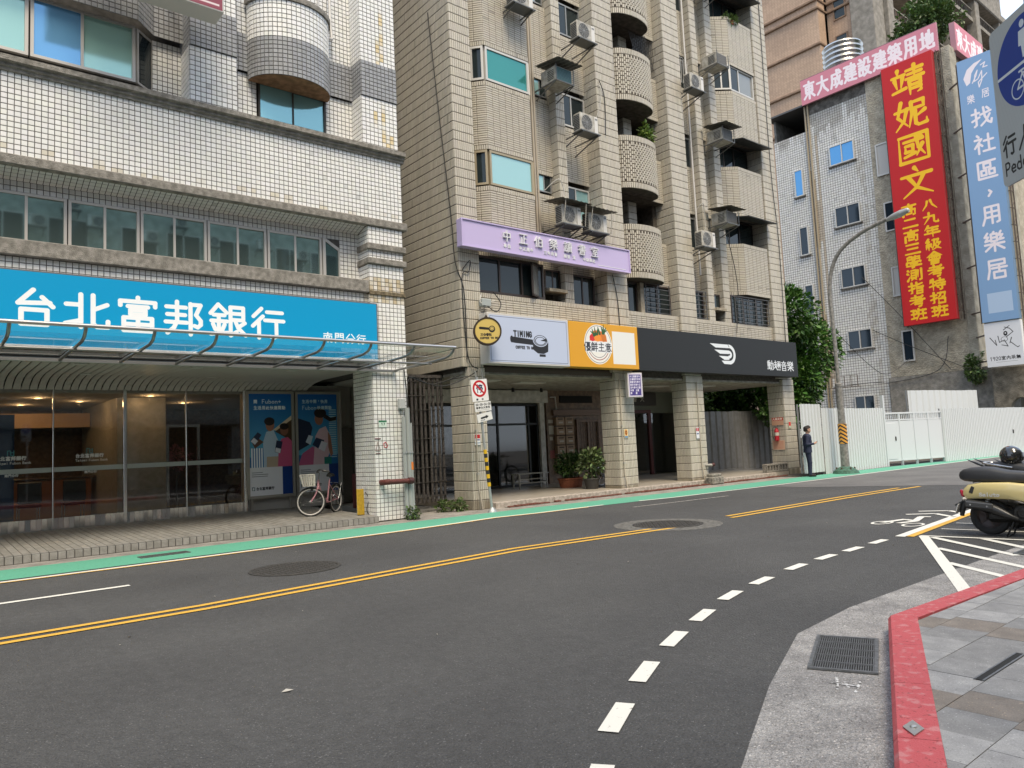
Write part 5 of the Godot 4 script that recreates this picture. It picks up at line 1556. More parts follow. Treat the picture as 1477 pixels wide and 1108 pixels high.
# ground floor of the apartment building: arcade with shops
func arcade() -> void:
	var B := flat_node
	var step_m := worn("granite_step", lin(.54, .47, .41), .75, 1.2, .7, .4)
	var fl := worn("arcade_tile", lin(.47, .42, .36), .3, .6, .88)
	var A := thing("arcade_floor", "raised polished arcade floor with granite edge along the shops", "floor")
	piece("slab", mb().prism(PackedVector2Array(V([-15.12, -.02, -15.12, .15, -19.2, .2, -22.2, .2, -22.2, -.02])), 15.3, Transform3D(Basis(v3(0, 0, 1), v3(0, 1, 0), v3(-1, 0, 0)), v3(26.9, 0, 0))), fl, A)
	for k in 13:
		var x0 := 11.62 + k * 1.0
		if x0 > 24.4: break
		piece("edge_stone", mb().rbox(v3(x0 + .5, .072, -15.02), v3(.992, .16, .2), .012), step_m, A)
	# red brick gutter course, chipped
	var rb := worn("red_brick", lin(.22, .075, .05), .9, 2.0, .5, .6)
	for k in 66:
		var x := 12.0 + k * .2
		if x > 24.9: break
		if rng.randf() < .08: continue
		piece("kerb_brick", mb().rbox(v3(x, .02 + rng.randf_range(-.012, .01), -14.78 + (x - 12.0) * .058 * (.0 if x < 17 else .1)), v3(.185, .06, .12), .012), rb, A)
	piece("cement_edge", mb().box(v3(18.2, .004, -14.83), v3(12.6, .02, .24)), worn("cement_edge", lin(.26, .24, .21), .95, 1.0, .6, .8), A)
	# ceiling with light panels
	piece("arcade_ceiling", mb().span(v3(11.0, 3.44, -21.9), v3(26.4, 3.5, -15.2)), worn("arcade_plaster", lin(.42, .39, .34), .9, .5, .7), B)
	for q in [[12.6, -16.6], [14.6, -16.9], [20.6, -17.0], [22.8, -16.6]]:
		piece("ceiling_panel", mb().box(v3(q[0], 3.425, q[1]), v3(1.0, .02, .5)), mat("panel_white", lin(.62, .6, .56), .45), B)
	piece("lintel", mb().rbox(v3(14.0, 3.55, -15.24), v3(5.0, .2, .08), .01), mat("rust_beam", lin(.09, .07, .055), .8), B)
	# shop walls at the back
	var zb := -19.2
	var back := worn("brown_tile_wall", lin(.26, .17, .11), .5, .7, .7)
	piece("back_wall", mb().span(v3(17.35, .18, zb - .3), v3(20.0, 3.45, zb)), back, B)
	piece("back_wall", mb().span(v3(11.0, .18, -22.0), v3(26.4, 3.45, -21.8)), mat("shop_plaster", lin(.26, .24, .21), .9), B)
	# coffee shop: white roller box, dark glazed doors, interior
	var shop := thing("coffee_shop_front", "dark glazed coffee shop front under a white roller shutter box", "shop front", v3(11.6, .18, zb))
	piece("shutter_box", mb().rbox(v3(3.1, 3.02, .1), v3(5.0, .42, .4), .02), worn("shutter_white", lin(.66, .64, .60), .6, .6, .8), shop)
	piece("shutter_rail", mb().rbox(v3(5.45, 1.42, .06), v3(.22, 2.8, .12), .01), mats["shutter_white"], shop)
	var fr := mat("black_frame", lin(.012, .012, .012), .5)
	var df := mb()
	for x in [0.9, 2.3, 3.55, 4.9, 5.3]: df.box(v3(x, 1.38, 0), v3(.07, 2.76, .06))
	df.box(v3(3.1, 2.1, 0), v3(4.4, .07, .055)); df.box(v3(3.1, 2.74, 0), v3(4.4, .06, .055)); df.box(v3(3.1, .05, 0), v3(4.4, .1, .055))
	piece("door_frame", df, fr, shop)
	var gl := mat("shop_glass", Color(.80, .90, .86, .16), .02)
	for x in [[.9, 2.3], [2.3, 3.55], [3.55, 4.9]]:
		piece("pane", mb().box(v3((x[0] + x[1]) / 2, 1.4, -.005), v3(x[1] - x[0] - .06, 2.7, .008)), gl, shop)
	piece("inner_wall", mb().box(v3(3.6, 1.5, -2.3), v3(2.6, 2.9, .05)), worn("shop_wall", lin(.26, .24, .21), .8, .6, .8), shop)
	piece("shop_floor", mb().box(v3(3.0, .03, -1.3), v3(5.2, .02, 2.5)), fl, shop)
	piece("picture", mb().box(v3(3.9, 1.75, -2.26), v3(.7, .8, .02)), mat("picture_brown", lin(.12, .09, .06), .6), shop)
	piece("counter", mb().rbox(v3(1.8, .55, -1.5), v3(1.6, 1.1, .6), .02), mat("counter_dark", lin(.05, .035, .025), .6), shop)
	piece("ceiling_spot", mb().lathe([Vector2(.05, 0), Vector2(.05, .12), Vector2(.02, .14)], Transform3D(Basis(), v3(3.3, 3.08, 1.2)), 10), fr, shop)
	piece("ceiling_spot", mb().lathe([Vector2(.05, 0), Vector2(.05, .12), Vector2(.02, .14)], Transform3D(Basis(), v3(4.5, 3.08, 1.2)), 10), fr, shop)
	# mailboxes beside the lattice gate
	for c in 2:
		for r in 6:
			var m := thing("mailbox", "brown steel mailbox, %s of the %s column by the lattice gate" % [["lowest", "second lowest", "third from the bottom", "third from the top", "second highest", "top one"][r], ["left", "right"][c]], "mailbox", v3(17.86 + c * .44, .55 + r * .33, zb + .08), 0, "mailboxes by the stair door")
			piece("box", mb().rbox(v3(0, .14, 0), v3(.4, .29, .14), .01), mat("mailbox_brown", lin(.32, .21, .13), .5), m)
			piece("slot", mb().box(v3(0, .22, .072), v3(.24, .035, .004)), mat("pit_black", lin(.012, .012, .012), .9), m)
			piece("name_plate", mb().box(v3(0.02, .1, .072), v3(.2, .06, .004)), mat("paper", lin(.5, .46, .4), .8), m)
	var gate := thing("stair_gate", "brown steel lattice gate to the apartment stairs", "gate", v3(18.75, .2, zb + .06))
	var gf := mat("gate_brown", lin(.15, .09, .055), .45, .2)
	var gm := mb()
	for x in [0.0, .55, 1.1]: gm.box(v3(x, 1.1, 0), v3(.07, 2.2, .05))
	for y in [.05, .9, 1.05, 2.15]: gm.box(v3(.55, y, 0), v3(1.1, .08, .045))
	piece("frame", gm, gf, gate)
	for k in 9: piece("bar", mb().box(v3(.06 + k * .123, 1.6, 0), v3(.016, 1.1, .016)), gf, gate)
	for k in 5: piece("bar", mb().box(v3(.55, 1.2 + k * .18, .012), v3(1.05, .014, .014)), gf, gate)
	piece("panel", mb().box(v3(.55, .48, -.01), v3(1.0, .8, .02)), gf, gate)
	piece("transom", mb().span(v3(17.6, 2.55, zb + .01), v3(20.0, 2.75, zb + .1)), gf, B)
	piece("vent", mb().span(v3(18.0, 3.0, zb + .01), v3(19.6, 3.25, zb + .05)), mat("pit_black", lin(.012, .012, .012), .9), B)
	piece("conduit", mb().tube([v3(17.5, 3.2, zb + .06), v3(17.75, 3.2, zb + .06), v3(17.8, 2.5, zb + .06)], .025, 6), mat("pale_pvc", lin(.55, .53, .5), .5), B)
	var nt := thing("wall_notices", "paper notices stuck on the brown wall by the mailboxes", "notice", v3(17.52, 1.2, zb + .01))
	for q in [[0, 1.15, .22, .12], [.02, .85, .24, .3], [0, .55, .14, .12], [.02, .0, .2, .28]]:
		piece("sheet", mb().box(v3(q[0], q[1], 0), v3(q[2], q[3], .006)), mat("paper", lin(.5, .46, .4), .8) if q[1] > .1 else mat("red_paper", lin(.32, .1, .09), .8), nt)
	# second shop, dark, with red couplets
	piece("shop_wall", mb().span(v3(20.0, .18, -21.5), v3(20.2, 3.45, zb)), back, B)
	piece("shop_wall", mb().span(v3(24.4, .18, -21.5), v3(24.6, 3.45, -18.4)), mat("shop_plaster", lin(.26, .24, .21), .9), B)
	piece("shop_lintel", mb().span(v3(20.2, 2.6, zb - .1), v3(24.4, 3.45, zb)), mat("lintel_green", lin(.14, .15, .12), .8), B)
	var d2 := thing("second_shop_front", "dim glass shop front with a dark red door frame", "shop front", v3(20.3, .2, zb))
	piece("door_frame", mb().span(v3(1.0, 0, -.05), v3(1.16, 2.4, .05)).span(v3(2.4, 0, -.05), v3(2.56, 2.4, .05)).span(v3(1.0, 2.4, -.05), v3(2.56, 2.52, .05)), mat("dark_red_wood", lin(.09, .02, .018), .5), d2)
	piece("pane", mb().box(v3(.5, 1.2, 0), v3(.95, 2.4, .01)), gl, d2)
	piece("pane", mb().box(v3(1.78, 1.2, 0), v3(1.2, 2.36, .01)), gl, d2)
	piece("pane", mb().box(v3(3.3, 1.2, 0), v3(1.4, 2.4, .01)), gl, d2)
	piece("rail", mb().box(v3(.5, 1.05, .03), v3(.9, .03, .03)), mat("pale_bar", lin(.4, .38, .34), .5, .4), d2)
	piece("signboard", mb().rbox(v3(1.6, 2.95, .05), v3(2.6, .5, .06), .01), mat("dark_board", lin(.05, .045, .04), .7), d2)
	stroke_text(d2, "中書大", 1.1, 2.85, .22, .22, .2, .016, mat("pale_letter", lin(.35, .33, .28), .7))
	d2.get_child(d2.get_child_count() - 1).position.z = .085
	var cp := thing("red_couplet", "red paper couplet hanging beside the dim shop door", "couplet", v3(21.05, 1.2, zb + .12))
	piece("paper", mb().box(v3(0, .5, 0), v3(.18, 1.15, .008)), mat("couplet_red", lin(.36, .02, .02), .7), cp)
	# grey corrugated fence closing the last bay
	fence_panel_row("grey_fence", "dark grey corrugated steel fence at the back of the open bay", v3(25.2, .1, -18.5), v3(30.4, .1, -18.5), 2.5, 12, .44, worn("grey_sheet", lin(.30, .29, .28), .55, .5, .85, 0.0, .2), mat("bracket_steel", lin(.16, .16, .155), .5, .6))
	piece("side_pillar", mb().span(v3(24.2, .15, -18.6), v3(24.62, 3.45, -18.2)), worn("cement_edge", lin(.26, .24, .21), .95, 1.0, .6, .8), B)
	# folding steel gate of the alley
	var ag := thing("alley_gate", "rusty dark folding steel gate across the alley by the bank", "gate", v3(9.3, .1, -16.2))
	var rm := worn("old_gate_steel", lin(.14, .125, .12), .7, 2.0, .5, .4, .4)
	for k in 13: piece("slat", mb().box(v3(.06 + k * .133, 1.72, .02 * (k % 2)), v3(.062, 3.2, .035)), rm, ag)
	for k in 9: piece("cross_bar", mb().bar(v3(0, .25 + k * .37, .04), v3(1.7, .28 + k * .37, .04), .02, .016), rm, ag)
	piece("head_rail", mb().box(v3(.85, 3.36, 0), v3(1.75, .08, .1)), rm, ag)
	var alley := struct("alley_floor", mb().span(v3(9.15, -.02, -30), v3(10.9, .06, -15.9)), worn("alley_concrete", lin(.2, .19, .175), .95, .7, .6, .7))
	var wall := thing("alley_end_wall", "grimy wall closing the dark alley behind the gate", "wall", v3(10.0, 0, -29.5))
	piece("render", mb().box(v3(0, 6, 0), v3(1.8, 12, .2)), worn("alley_wall", lin(.13, .125, .12), .95, .5, .6), wall)
# corrugated sheet: a trapezoid fold repeated, with thickness, each sheet a part
func fence_panel_row(called: String, label: String, a: Vector3, b: Vector3, h: float, sheets: int, pitch: float, m: Material, pm: Material, category := "fence") -> Node3D:
	var t := thing(called, label, category, a)
	var d := b - a
	d.y = 0
	var L := d.length()
	t.rotation.y = atan2(-d.z, d.x)
	var sw := L / sheets
	for s in sheets:
		var q := mb()
		var n := maxi(1, roundi(sw / pitch))
		var p := sw / n
		var lean := rng.randf_range(-.006, .006)
		var top := h + rng.randf_range(-.012, .012)
		for k in n:
			var x := s * sw + k * p
			var xs := [x, x + p * .2, x + p * .32, x + p * .88, x + p]
			var zs := [0.0, 0.0, .055, .055, 0.0]
			for i in 4:
				for side in 2:
					var o := -.004 * side
					if side == 0: q.quad(v3(xs[i], 0, zs[i] + o), v3(xs[i + 1], 0, zs[i + 1] + o), v3(xs[i + 1], top, zs[i + 1] + o + lean), v3(xs[i], top, zs[i] + o + lean))
					else: q.quad(v3(xs[i + 1], 0, zs[i + 1] + o), v3(xs[i], 0, zs[i] + o), v3(xs[i], top, zs[i] + o + lean), v3(xs[i + 1], top, zs[i + 1] + o + lean))
		piece("sheet", q, m, t)
	for k in 2: piece("rail", mb().box(v3(L / 2, h * (.25 + .5 * k), -.05), v3(L, .05, .04)), pm, t)
	for k in maxi(2, int(L / 2.5)) : piece("post", mb().box(v3(L * k / maxf(1, maxi(2, int(L / 2.5)) - 1), h / 2, -.09), v3(.05, h, .05)), pm, t)
	return t

# ---------------------------------------------------------------- beyond: white-tiled block, tower, site fences
func far_side() -> void:
	var B := thing("office_block", "weathered white-tiled block with banner-hung concrete corner", "building")
	var XC := 46.0
	var tm := mat("small_white_tile", Color.WHITE, .45)
	tm.vertex_color_use_as_albedo = true
	var grout := worn("block_grout", lin(.19, .175, .155), .95, .5, .6)
	var t := Tiles.new()
	t.r.seed = 31
	var w := mb()
	var sty := func(tt: Tiles, p: Vector3, u: Vector3, W: float, H: float) -> void:
		tt.rect(p, u, Vector3.UP, W, H, .16, .16, .022, .022, Color(.67, .655, .62), .06, .012, false, block_stain)
	# the side wall faces the street's near end: plan edge runs from far to near
	tiled_prism(w, t, V([XC, -26.2, XC, -19.8]), 1.2, 21.4, sty, false, false)
	tiled_prism(w, t, V([XC, -23.75, XC, -19.8]), 21.4, 22.4, sty, false, false)
	w.span(v3(XC + .02, 0, -26.2), v3(XC + 16, 21.3, -15.3)); w.span(v3(XC + .02, 21.3, -23.75), v3(XC + 16, 23.3, -15.3))
	w.span(v3(XC, 0, -26.2), v3(XC + .1, 1.2, -19.8))
	piece("wall", w, grout, B)
	t.node("tile", tile_mesh, tm, B)
	var conc := worn("stained_render", lin(.60, .53, .41), .95, .16, .8, .8)
	patchy(conc, "render_patch", .3, .82, .02)
	var rough := worn("rough_concrete", lin(.42, .39, .34), .95, .35, .74, 1.2)
	patchy(rough, "render_patch", .3, .8, .02)
	var strip_top := worn("sooty_concrete", lin(.20, .185, .165), .95, .3, .5, .8)
	piece("rendered_corner", mb().span(v3(XC - .06, 4.6, -19.8), v3(XC + 1.2, 23.2, -15.25)), conc, B)
	piece("corner_pier", mb().rbox(v3(XC + .3, 13.5, -15.15), v3(.9, 19.5, .5), .04), worn("pale_pier", lin(.46, .42, .34), .95, .2, .75, .8), B)
	piece("parapet_band", mb().span(v3(XC - .02, 22.4, -23.75), v3(XC + .6, 23.4, -19.8)), strip_top, B, "soot-streaked concrete band under the pink sign")
	piece("plinth_wall", mb().span(v3(XC - .12, 0, -19.9), v3(XC + 1.0, 4.58, -14.3)), rough, B)
	piece("front_wall", mb().span(v3(XC + 1.2, 4.6, -15.5), v3(XC + 16, 23.3, -15.2)), conc, B)
	for k in 5: piece("front_pilaster", mb().span(v3(XC + 2.2 + k * 1.6, 4.6, -15.25), v3(XC + 2.8 + k * 1.6, 23.3, -14.95)), worn("pale_pier", lin(.46, .42, .34), .95, .2, .75, .8), B)
	# arched end of the block's arcade
	var arch := PackedVector2Array()
	arch.append_array(PackedVector2Array(V([-14.3, 0, -14.3, 4.5, -12.4, 4.5, -12.4, 0, -12.55, 0, -12.55, 2.1])))
	for k in 9: arch.append(Vector2(-13.08 + .53 * cos(PI * k / 8.0), 2.1 + .78 * sin(PI * k / 8.0)))
	arch.append_array(PackedVector2Array(V([-13.61, 0])))
	piece("arcade_arch", mb().prism(arch, .5, Transform3D(Basis(Vector3.UP, -PI / 2), v3(XC - .1, 0, 0))), worn("streaked_concrete", lin(.30, .26, .2), .95, .3, .6, 1.0), B)
	piece("arcade_roof", mb().span(v3(XC - .1, 4.5, -14.9), v3(XC + 12, 4.7, -12.4)), rough, B)
	piece("arcade_back", mb().span(v3(XC + 4, 0, -14.4), v3(XC + 4.2, 4.5, -12.4)), mat("shop_plaster", lin(.26, .24, .21), .9), B)
	piece("side_door", mb().box(v3(XC - .14, 1.5, -13.98), v3(.04, 3.0, .5)), mat("pale_door", lin(.5, .52, .54), .6), B)
	piece("door_vent", mb().box(v3(XC - .15, 3.08, -13.98), v3(.04, .28, .5)), mat("pit_black", lin(.012, .012, .012), .9), B)
	# windows of the side wall
	var alu := mat("white_alu", lin(.56, .54, .50), .45, .2)
	var sky_g := mat("sky_blue_glass", lin(.10, .30, .55), .05, .55)
	var navy := mat("navy_glass", lin(.025, .04, .055), .05, .3)
	var R := Basis(Vector3.UP, -PI / 2)
	for q in [[-22.4, -20.8, 18.5, 19.78, 0], [-22.35, -20.75, 14.46, 15.74, 1], [-22.3, -20.75, 10.5, 11.76, 1], [-22.2, -20.7, 6.55, 7.76, 1], [-22.1, -20.85, 2.4, 3.66, 1], [-24.9, -24.3, 17.2, 19.0, 0], [-24.85, -24.25, 13.2, 15.1, 1], [-24.8, -24.2, 9.2, 11.2, 1], [-24.7, -24.1, 5.2, 7.2, 1]]:
		var o := window(B, 0, q[1] - q[0], 0, q[3] - q[2], 0, [.5] if q[1] - q[0] > 1 else [], alu, sky_g if q[4] == 0 else navy, .06, .1)
		o.transform = Transform3D(R, v3(XC - .07, q[2], q[0]))
		piece("sill", mb().box(v3(XC - .06, q[2] - .05, (q[0] + q[1]) / 2), v3(.14, .08, q[1] - q[0] + .2)), strip_top, B)
	for q in [[-19.3, -18.3, 13.4, 15.2], [-19.2, -18.5, 9.4, 11.2], [-18.95, -18.3, 5.45, 7.3], [-19.5, -18.7, 16.9, 18.9]]:
		var o := window(B, 0, q[1] - q[0], 0, q[3] - q[2], 0, [], alu, navy if q[2] < 15 and q[2] != 9.4 else mat("boarded_white", lin(.5, .48, .44), .7), .08, .12)
		o.transform = Transform3D(R, v3(XC - .1, q[2], q[0]))
	# roof terrace with its grey back walls, downpipes, cage, wires
	piece("terrace_roof", mb().box(v3(XC + 2, 23.1, -25.1), v3(4.6, .12, 2.8), Basis(Vector3.RIGHT, -.0)), mat("roofing_sheet", lin(.09, .09, .09), .7), B)
	piece("terrace_back_wall", mb().span(v3(XC + 4.2, 21.3, -26.2), v3(XC + 4.4, 23.1, -23.8)).span(v3(XC + .3, 21.3, -26.3), v3(XC + 4.4, 23.1, -26.15)), worn("terrace_wall", lin(.24, .23, .21), .9, .4, .7), B)
	for z in [-23.8, -23.6]: piece("downpipe", mb().tube([v3(XC - .08, 2.0, z), v3(XC - .08, 23.2, z)], .06, 8), mat("tan_pipe", lin(.33, .27, .18), .6), B)
	piece("downpipe", mb().tube([v3(XC - .1, .5, -23.2), v3(XC - .1, 4.6, -23.2)], .06, 8), mats["tan_pipe"], B)
	var cage := mb()
	for k in 9: cage.box(v3(XC - .45, 4.6, -25.0 + k * .42), v3(.03, .7, .03))
	for y in [4.25, 4.95]: cage.box(v3(XC - .45, y, -23.32), v3(.03, .03, 3.4))
	for k in 3: cage.box(v3(XC - .2, 4.25, -25.0 + k * 1.68), v3(.5, .03, .03))
	piece("balcony_cage", cage, mat("rusty_bar", lin(.12, .09, .07), .8, .2), B)
	for c in [[v3(XC - .1, 7.6, -20.6), v3(XC - .3, 6.4, -18.6), v3(XC - .2, 4.7, -15.6)], [v3(XC - .1, 11.0, -21.0), v3(XC - .3, 8.4, -19.0), v3(XC - .25, 4.7, -16.4)], [v3(XC - .1, 4.3, -23.4), v3(XC - .15, 4.4, -21.0), v3(XC - .2, 4.3, -19.6), v3(XC - .2, 4.8, -17.0), v3(XC - .2, 6.6, -16.4)]]:
		piece("cable", mb().tube(smooth(c, 6), .02, 5), mat("black_cable", lin(.018, .018, .018), .6), B)
	# water tank on the roof
	var tk := thing("water_tank", "ribbed stainless steel water tank on the roof behind the pink sign", "water tank", v3(49.0, 23.3, -22.4))
	var pr := [Vector2(1.3, 2.0)]
	for k in 13:
		pr.append(Vector2(1.3 if k % 2 == 0 else 1.22, 2.05 + k * .17))
	pr.append_array([Vector2(1.25, 4.2), Vector2(.6, 4.45), Vector2(0, 4.5)])
	piece("drum", mb().lathe(pr, Transform3D(), 28), mat("tank_steel", lin(.52, .52, .5), .25, .9), tk)
	for k in 4: piece("leg", mb().box(v3(.85 * cos(k * PI / 2 + .78), 1.0, .85 * sin(k * PI / 2 + .78)), v3(.1, 2.0, .1)), mat("bracket_steel", lin(.16, .16, .155), .5, .6), tk)
	piece("rung_frame", mb().lathe([Vector2(1.2, 1.96), Vector2(1.2, 2.04), Vector2(0, 2.04)], Transform3D(), 16), mat("bracket_steel", lin(.16, .16, .155), .5, .6), tk)
	tower()
	fences()
func block_stain(p: Vector3, c: Color) -> Color:   # soot runs from the parapet and along the joint to the rendered part
	var n := sin(p.z * 5.1) + sin(p.z * 11.7 + 2.0) + sin(p.y * .7 + p.z * 2.0)
	if p.y > 21.2 - n * .5: return c * Color(.62, .6, .57).lerp(Color.WHITE, clampf((21.6 - p.y) * .5 + sin(p.z * 37.0 + p.y * 5.0) * .3, 0, .8))
	if p.z > -20.6 + sin(p.y * 1.3) * .25 and n > .2: return c * Color(.74, .70, .64).lerp(Color.WHITE, sin(p.y * 7.0 + p.z * 31.0) * .3 + .4)
	if absf(p.z + 23.5) < .35 and n > -.4: return c * Color(.72, .62, .5)
	return c

func tower() -> void:
	var D := thing("residential_tower", "tall apricot-tiled residential tower with stone balconies behind the block", "building")
	var im := Image.create(256, 256, false, Image.FORMAT_RGB8)
	var r := RandomNumberGenerator.new()
	r.seed = 77
	for y in 32:
		for x in 16:
			var k := r.randf_range(.93, 1.0)
			im.fill_rect(Rect2i(x * 16, y * 8, 15, 7), Color(k, k * .995, k * .985))
	for y in 256:
		for x in 256:
			if x % 16 == 15 or y % 8 == 7: im.set_pixel(x, y, Color(.78, .76, .74))
	var wall := mat("apricot_tile", lin(.58, .41, .29), .8)
	tri_world(wall, ImageTexture.create_from_image(im), .22)
	patchy(wall, "tower_patch", .05, .88)
	var band := worn("brown_band", lin(.33, .22, .15), .85, .3, .75)
	var stone := worn("tower_stone", lin(.33, .30, .26), .85, .25, .75, .4)
	var dark := mat("dark_glass", lin(.022, .032, .034), .04, .2)
	var H := 46.0
	var XD := 62.0
	piece("wall", mb().span(v3(XD, 0, -44), v3(XD + 14, H, -29.6)), wall, D)
	piece("wall", mb().span(v3(XD - 1.2, 0, -37.5), v3(XD + 6, H, -29.6)), wall, D)
	piece("corner_wall", mb().span(v3(XD + .4, 0, -29.6), v3(XD + 14, H, -26.8)), wall, D)
	piece("corner_pier", mb().rbox(v3(XD + .9, H / 2, -26.4), v3(1.9, H, 2.0), .06), stone, D)
	for y in [28.2, 31.6, 35.0, 38.2, 39.0, 42.4]:
		piece("string_course", mb().rbox(v3(XD + 2.3, y, -33.6), v3(7.4, .22, 8.2), .04), band, D)
		piece("string_course", mb().rbox(v3(XD + 3.4, y, -28.1), v3(6.4, .22, 3.2), .04), band, D)
	for k in 4:
		var y := 27.0 + k * 3.4
		var o := window(D, 0, 1.3, 0, 1.7, 0, [], band, dark, .1, .12)
		o.transform = Transform3D(Basis(Vector3.UP, -PI / 2), v3(XD - .02, y, -40.2))
		var o2 := window(D, 0, 1.1, 0, 2.0, 0, [], band, dark, .1, .12)
		o2.transform = Transform3D(Basis(Vector3.UP, -PI / 2), v3(XD + .36, y, -29.0))
	# balconies on the street face
	piece("front_wall", mb().span(v3(XD + 2, 0, -27.8), v3(XD + 34, H - .5, -27.0)), worn("tower_front", lin(.27, .22, .18), .85, .25, .75), D)
	for k in 6:
		var y := 26.6 + k * 3.4
		piece("balcony_slab", mb().span(v3(XD + 2, y - .25, -27.6), v3(XD + 32, y + .15, -25.4)), stone, D)
		piece("balcony_rail", mb().span(v3(XD + 2, y + 1.05, -25.5), v3(XD + 32, y + 1.15, -25.42)), stone, D)
		var bl := mb()
		for i in 60: bl.box(v3(XD + 2.2 + i * .5, y + .6, -25.46), v3(.05, .9, .05))
		piece("baluster", bl, mat("dark_rail", lin(.07, .065, .06), .6, .3), D).set_meta("kind", "stuff")
		for i in 4:
			var o := window(D, 0, 2.6, 0, 2.2, 0, [.5], band, dark, .12, .12)
			o.position = v3(XD + 4.0 + i * 7.2, y + .2, -26.95)
	for i in 5: piece("front_pier", mb().rbox(v3(XD + 2.6 + i * 7.2, H / 2, -25.6), v3(1.1, H, 1.0), .05), stone, D)
	piece("roof_cornice", mb().rbox(v3(XD + 17, H + .1, -26.6), v3(32, .9, 3.4), .1), stone, D)
	var pv := mb()
	pv.span(v3(XD + 27.5, H + .5, -27.4), v3(XD + 31.5, H + 3.0, -25.0))
	pv.rbox(v3(XD + 29.5, H + 3.2, -26.2), v3(5.0, .5, 3.4), .1)
	piece("roof_pavilion", pv, stone, D)

func fences() -> void:
	var wm := mat("white_sheet", lin(.56, .58, .585), .55)
	var pm := mat("galvanised", lin(.42, .43, .43), .5, .6)
	# street fence of the building site
	fence_panel_row("site_fence", "short white corrugated fence panel behind the standing man", v3(24.75, .1, -13.92), v3(26.1, .1, -13.92), 2.46, 2, .22, wm, pm)
	var mid := fence_panel_row("site_fence", "white corrugated fence either side of the lamp post", v3(26.12, -.02, -13.86), v3(31.2, -.02, -13.95), 2.42, 6, .2, wm, pm)
	piece("end_post", mb().box(v3(5.14, 1.48, .02), v3(.12, 2.95, .12)), wm, mid)
	var right := fence_panel_row("site_fence", "long white corrugated fence running right behind the scooters", v3(35.15, 0, -13.16), v3(45.4, 0, -12.86), 2.32, 11, .2, wm, pm)
	piece("padlock", mb().rbox(v3(7.9, 1.12, .05), v3(.14, .2, .05), .03), mat("pit_black", lin(.012, .012, .012), .9), right)
	fence_panel_row("site_fence", "taller leaning white corrugated sheets behind the gate", v3(37.6, 0, -15.5), v3(43.8, 0, -14.6), 3.35, 6, .42, wm, pm)
	# white sheet gate set between
	var g := thing("site_gate", "flat pale grey site gate with square gaps along its top", "gate", v3(31.35, 0, -13.98), -atan2(.78, 3.85))
	var L := 3.92
	var gm := mat("gate_grey", lin(.56, .58, .60), .75)
	for k in 4:
		piece("panel", mb().rbox(v3(.5 + k * .97, 1.05, 0), v3(.95, 1.62, .03), .008), gm, g)
	piece("wicket", mb().rbox(v3(.4, 1.02, .022), v3(.62, 1.5, .02), .008), gm, g)
	piece("handle", mb().rbox(v3(.64, 1.12, .05), v3(.05, .18, .05), .015), mat("pit_black", lin(.012, .012, .012), .9), g)
	var fr := mb()
	fr.box(v3(L / 2, 2.18, 0), v3(L, .07, .06)); fr.box(v3(L / 2, 1.9, 0), v3(L, .05, .055)); fr.box(v3(L / 2, .22, 0), v3(L, .06, .055))
	for k in 5: fr.box(v3(.02 + k * .97, 1.1, .005), v3(.06, 2.18, .065))
	piece("frame", fr, gm, g)
	for k in 32: piece("bar", mb().box(v3(.1 + k * .121, 2.04, 0), v3(.03, .24, .02)), gm, g)
	for k in 3: piece("leg", mb().box(v3(1.0 + k * .97, .1, .02), v3(.06, .24, .06)), pm, g)
	# rough ground under the gate
	struct("site_ground", mb().span(v3(24.5, -.05, -40), v3(46, .02, -14.0)), worn("site_earth", lin(.20, .17, .135), .95, .4, .5, 1.0))

# ---------------------------------------------------------------- the side the camera stands on: seen only as reflections
func opposite() -> void:
	var O := thing("opposite_building", "grey-green apartment row across the street, seen mirrored in the bank windows", "building", v3(0, 0, 0))
	var wall := worn("opposite_render", lin(.50, .53, .48), .9, .25, .75, .3)
	piece("wall", mb().span(v3(-40, 3.6, 9.0), v3(30, 15.9, 18)), wall, O)
	piece("ground_wall", mb().span(v3(-40, 0, 11.8), v3(30, 3.6, 18)), worn("opposite_shop", lin(.30, .29, .27), .8, .4, .6), O)
	piece("parapet", mb().span(v3(-40.1, 15.9, 8.9), v3(30.1, 16.6, 9.4)), worn("opposite_trim", lin(.42, .42, .38), .9, .3, .7), O)
	for k in 12: piece("pillar", mb().rbox(v3(-38 + k * 6.0, 1.8, 9.4), v3(.8, 3.6, .8), .03), mats["opposite_trim"], O)
	var fm := mat("white_alu", lin(.56, .54, .50), .45, .2)
	var dk := mat("dark_glass", lin(.022, .032, .034), .04, .2)
	for f in 3:
		piece("floor_band", mb().span(v3(-40, 3.7 + f * 3.4, 8.75), v3(30, 4.0 + f * 3.4, 9.0)), mats["opposite_trim"], O)
		for i in 16:
			var o := window(O, 0, 1.7, 0, 1.4, 0, [.5], fm, dk, .06, .1)
			o.transform = Transform3D(Basis(Vector3.UP, PI), v3(-14.0 + i * 2.6 + (.5 if i % 3 == 0 else 0.0), 5.1 + f * 3.4, 8.96))
	for q in [[4.6, 12.6], [7.0, 12.9], [9.4, 12.5], [12.4, 12.7], [15.2, 12.9], [6.0, 13.6], [10.8, 13.5], [17.3, 12.6]]:
		var a := split_unit("air conditioner on the building across the street, seen mirrored", v3(q[0], q[1], 8.3))
		a.rotation.y = PI
		a.set_meta("group", "mirrored air conditioners across the street")

